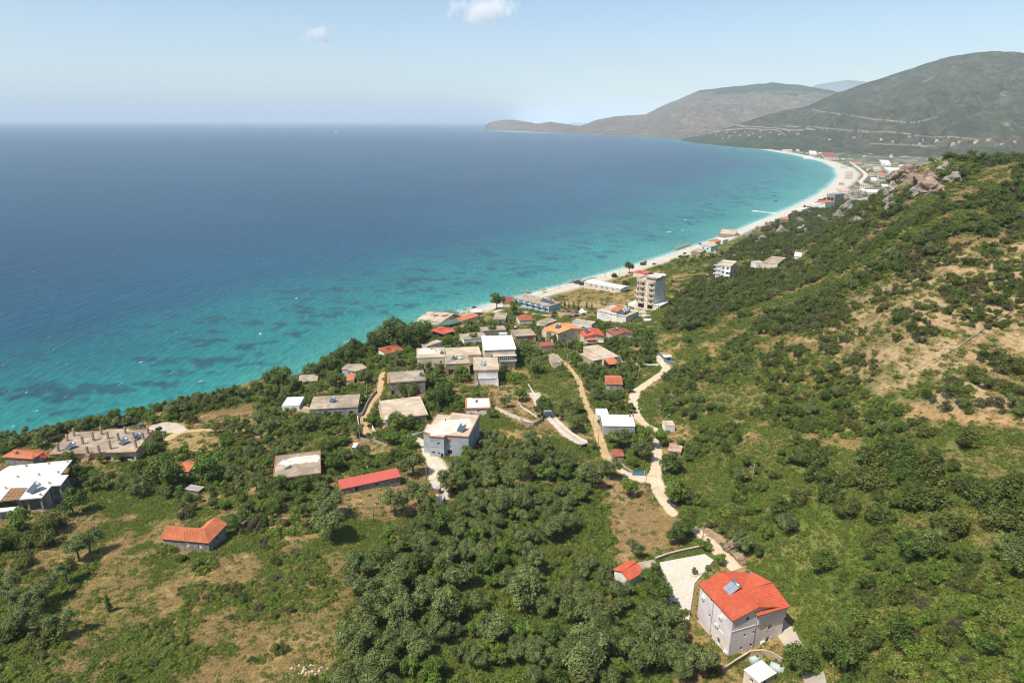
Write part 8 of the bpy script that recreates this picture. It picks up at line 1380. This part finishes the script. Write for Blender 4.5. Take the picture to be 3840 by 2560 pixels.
for k, j, side, dd, x, y, g_, s, wd in rec:
    cnt = cnt + 1 if prev == (k, j, side) else 0; prev = (k, j, side); nm, ds, cat, grp = DESC[k]
    lab = f'{ds}, {ORD[min(cnt, len(ORD) - 1)]}nearest {side} the {MARK[j][0]}'
    vi = rng.integers(len(KIND[k])); cm, tm = KIND[k][vi]; rz = rng.uniform(0, 6.28); sc = (s * wd, s * wd * rng.uniform(.9, 1.1), s)
    if tm:
        e = empty(nm, (x, y, g_ - .05), rz, lab, cat, grp); e.scale = sc
        o = bpy.data.objects.new('crown', cm); COL.objects.link(o); o.parent = e; o = bpy.data.objects.new('trunk', tm); COL.objects.link(o); o.parent = e
    else:
        o = bpy.data.objects.new(nm, cm); COL.objects.link(o); o.location = (x, y, g_ - .1); o.rotation_euler = (0, 0, rz); o.scale = sc; setp(o, lab, cat, grp)
# ---------------------------------------------------------------- scattered stuff through geometry nodes
PROTO = bpy.data.collections.new('plant_kinds'); PIDX = {}; _i = 0
def proto(k, me):
    global _i
    o = bpy.data.objects.new('plant_%03d' % _i, me); PROTO.objects.link(o); PIDX.setdefault(k, []).append(_i); _i += 1
for k, L_ in KIND.items():
    for cm, tm in L_: proto(k, cm)
for i in range(3):
    v, t = leaves(rand_lobes(40 + i, 5, .75, .10, .35, .8, .5), 260, .10, 60 + i, .1); proto('fern', leafmesh('fern', v, t, 'leaf_bramble'))
for i in range(3):
    r = np.random.default_rng(i); n = 90; a = r.uniform(0, 6.28, n); q = np.sqrt(r.random(n)) * .7; bx, by = q * np.cos(a), q * np.sin(a); h = r.uniform(.25, .6, n); le = r.normal(size=(n, 2)) * .22; wv = r.normal(size=(n, 2)); wv /= np.linalg.norm(wv, axis=1)[:, None]; wv *= .05
    v = np.stack((np.stack((bx - wv[:, 0], by - wv[:, 1], np.zeros(n) - .05), 1), np.stack((bx + wv[:, 0], by + wv[:, 1], np.zeros(n) - .05), 1), np.stack((bx + le[:, 0] + wv[:, 0] * .4, by + le[:, 1] + wv[:, 1] * .4, h), 1), np.stack((bx + le[:, 0], by + le[:, 1], h), 1)), 1).reshape(-1, 3); v2, t2 = leaves(rand_lobes(70 + i, 5, .9, .05, .22, .9, .5), 260, .085, 90 + i, .1); proto('straw', leafmesh('straw', v2, t2, 'leaf_straw'))
    proto('grass', leafmesh('grass', v * np.array((1, 1, .8)), r.random(n), 'leaf_bramble'))
def scatter(name, pts, ids, scs):
    n = len(ids); pts = np.asarray(pts); me = bpy.data.meshes.new(name); me.vertices.add(n); me.vertices.foreach_set('co', np.asarray(pts, np.float32).ravel())
    for nm, ty, dat in (('pick', 'INT', np.asarray(ids, np.int32)), ('size', 'FLOAT', np.asarray(scs, np.float32)), ('turn', 'FLOAT', rng.uniform(0, 6.28, n).astype(np.float32))): a = me.attributes.new(nm, ty, 'POINT'); a.data.foreach_set('value', dat)
    o = bpy.data.objects.new(name, me); COL.objects.link(o); setp(o, kind='stuff'); g = bpy.data.node_groups.new(name + '_spread', 'GeometryNodeTree'); N, L = g.nodes, g.links
    g.interface.new_socket('Geometry', in_out='INPUT', socket_type='NodeSocketGeometry'); g.interface.new_socket('Geometry', in_out='OUTPUT', socket_type='NodeSocketGeometry')
    gi, go_ = N.new('NodeGroupInput'), N.new('NodeGroupOutput'); ip = N.new('GeometryNodeInstanceOnPoints'); ci = N.new('GeometryNodeCollectionInfo'); ci.inputs['Collection'].default_value = PROTO; ci.inputs['Separate Children'].default_value = True; ci.inputs['Reset Children'].default_value = True
    mp_ = N.new('GeometryNodeMeshToPoints'); L.new(gi.outputs[0], mp_.inputs[0]); L.new(mp_.outputs[0], ip.inputs['Points']); L.new(ci.outputs[0], ip.inputs['Instance']); ip.inputs['Pick Instance'].default_value = True
    def attr(nm, ty): q = N.new('GeometryNodeInputNamedAttribute'); q.data_type = ty; q.inputs['Name'].default_value = nm; return q.outputs['Attribute']
    L.new(attr('pick', 'INT'), ip.inputs['Instance Index']); cx = N.new('ShaderNodeCombineXYZ'); L.new(attr('turn', 'FLOAT'), cx.inputs['Z']); L.new(cx.outputs[0], ip.inputs['Rotation'])
    c3 = N.new('ShaderNodeCombineXYZ'); sz = attr('size', 'FLOAT')
    for q in range(3): L.new(sz, c3.inputs[q])
    L.new(c3.outputs[0], ip.inputs['Scale']); L.new(ip.outputs[0], go_.inputs[0]); md = o.modifiers.new('spread', 'NODES'); md.node_group = g; return o
if small:
    xs, ys = np.array([p[1] for p in small]), np.array([p[2] for p in small]); scatter('undergrowth', np.stack((xs, ys, ground(xs, ys) - .1), 1), [rng.choice(PIDX[p[0]]) for p in small], [p[3] for p in small])
# ferns, grass and straw, thick near the camera
gn = 235000; ga = rng.uniform(R(-50), R(54), gn); gr = np.exp(rng.uniform(math.log(75), math.log(620), gn)); gx, gy = gr * np.sin(ga), gr * np.cos(ga); gz = ground(gx, gy); gu, gv = project(gx, gy, gz); gs = coast_sd(gx, gy)
ok = (gs > 5) & (gu > -350) & (gu < 4500) & (gv < 2760) & visible(gx, gy, .5) & ~((np.degrees(ga) > -5) & (gs < 26)) & (gz > 1.5); gx, gy, gz, gu, gv, gr = (a[ok] for a in (gx, gy, gz, gu, gv, gr)); ok = ~blocked(gx, gy, np.full(len(gx), .35), False); gx, gy, gz, gu, gv, gr = (a[ok] for a in (gx, gy, gz, gu, gv, gr))
ci_ = np.clip(((np.arctan2(gx, gy) - AZ0) / (AZ1 - AZ0) * (GNC - 1)).astype(int), 0, GNC - 1); ri_ = np.clip(((np.log(np.hypot(gx, gy)) - LR0) / (LR1 - LR0) * (GNR - 1)).astype(int), 0, GNR - 1); gc = cov[ri_, ci_]
green = gc[:, 1] - gc[:, 0]; lush = green > .012; dry = (gc[:, 0] > .2) & (gc[:, 0] < .345); pr = rng.random(len(gx))
ids = []; sel = []; scs = []
for i in range(len(gx)):
    f_ = min(2.2, max(.8, gr[i] / 170))
    R_, G_ = gc[i, 0], gc[i, 1]
    if R_ > .345: q_, d_ = .5, .16
    else: q_ = min(1.0, max(0.0, (R_ - .10) / .17)); d_ = .85 if lush[i] else .62
    if pr[i] < d_:
        k_ = 'straw' if rng.random() < q_ * .9 else ('fern' if rng.random() < .72 else 'grass'); ids.append(rng.choice(PIDX[k_])); sel.append(i); scs.append(f_ * (rng.uniform(.45, .85) if k_ == 'straw' else rng.uniform(.5, 1.2)))
scatter('ground_plants', np.stack((gx[sel], gy[sel], gz[sel] - .04), 1), ids, scs)
print('PLANTS', {k: len(v) for k, v in big_.items()}, 'small', len(small), 'cover', len(ids), 'objects', len(bpy.data.objects))
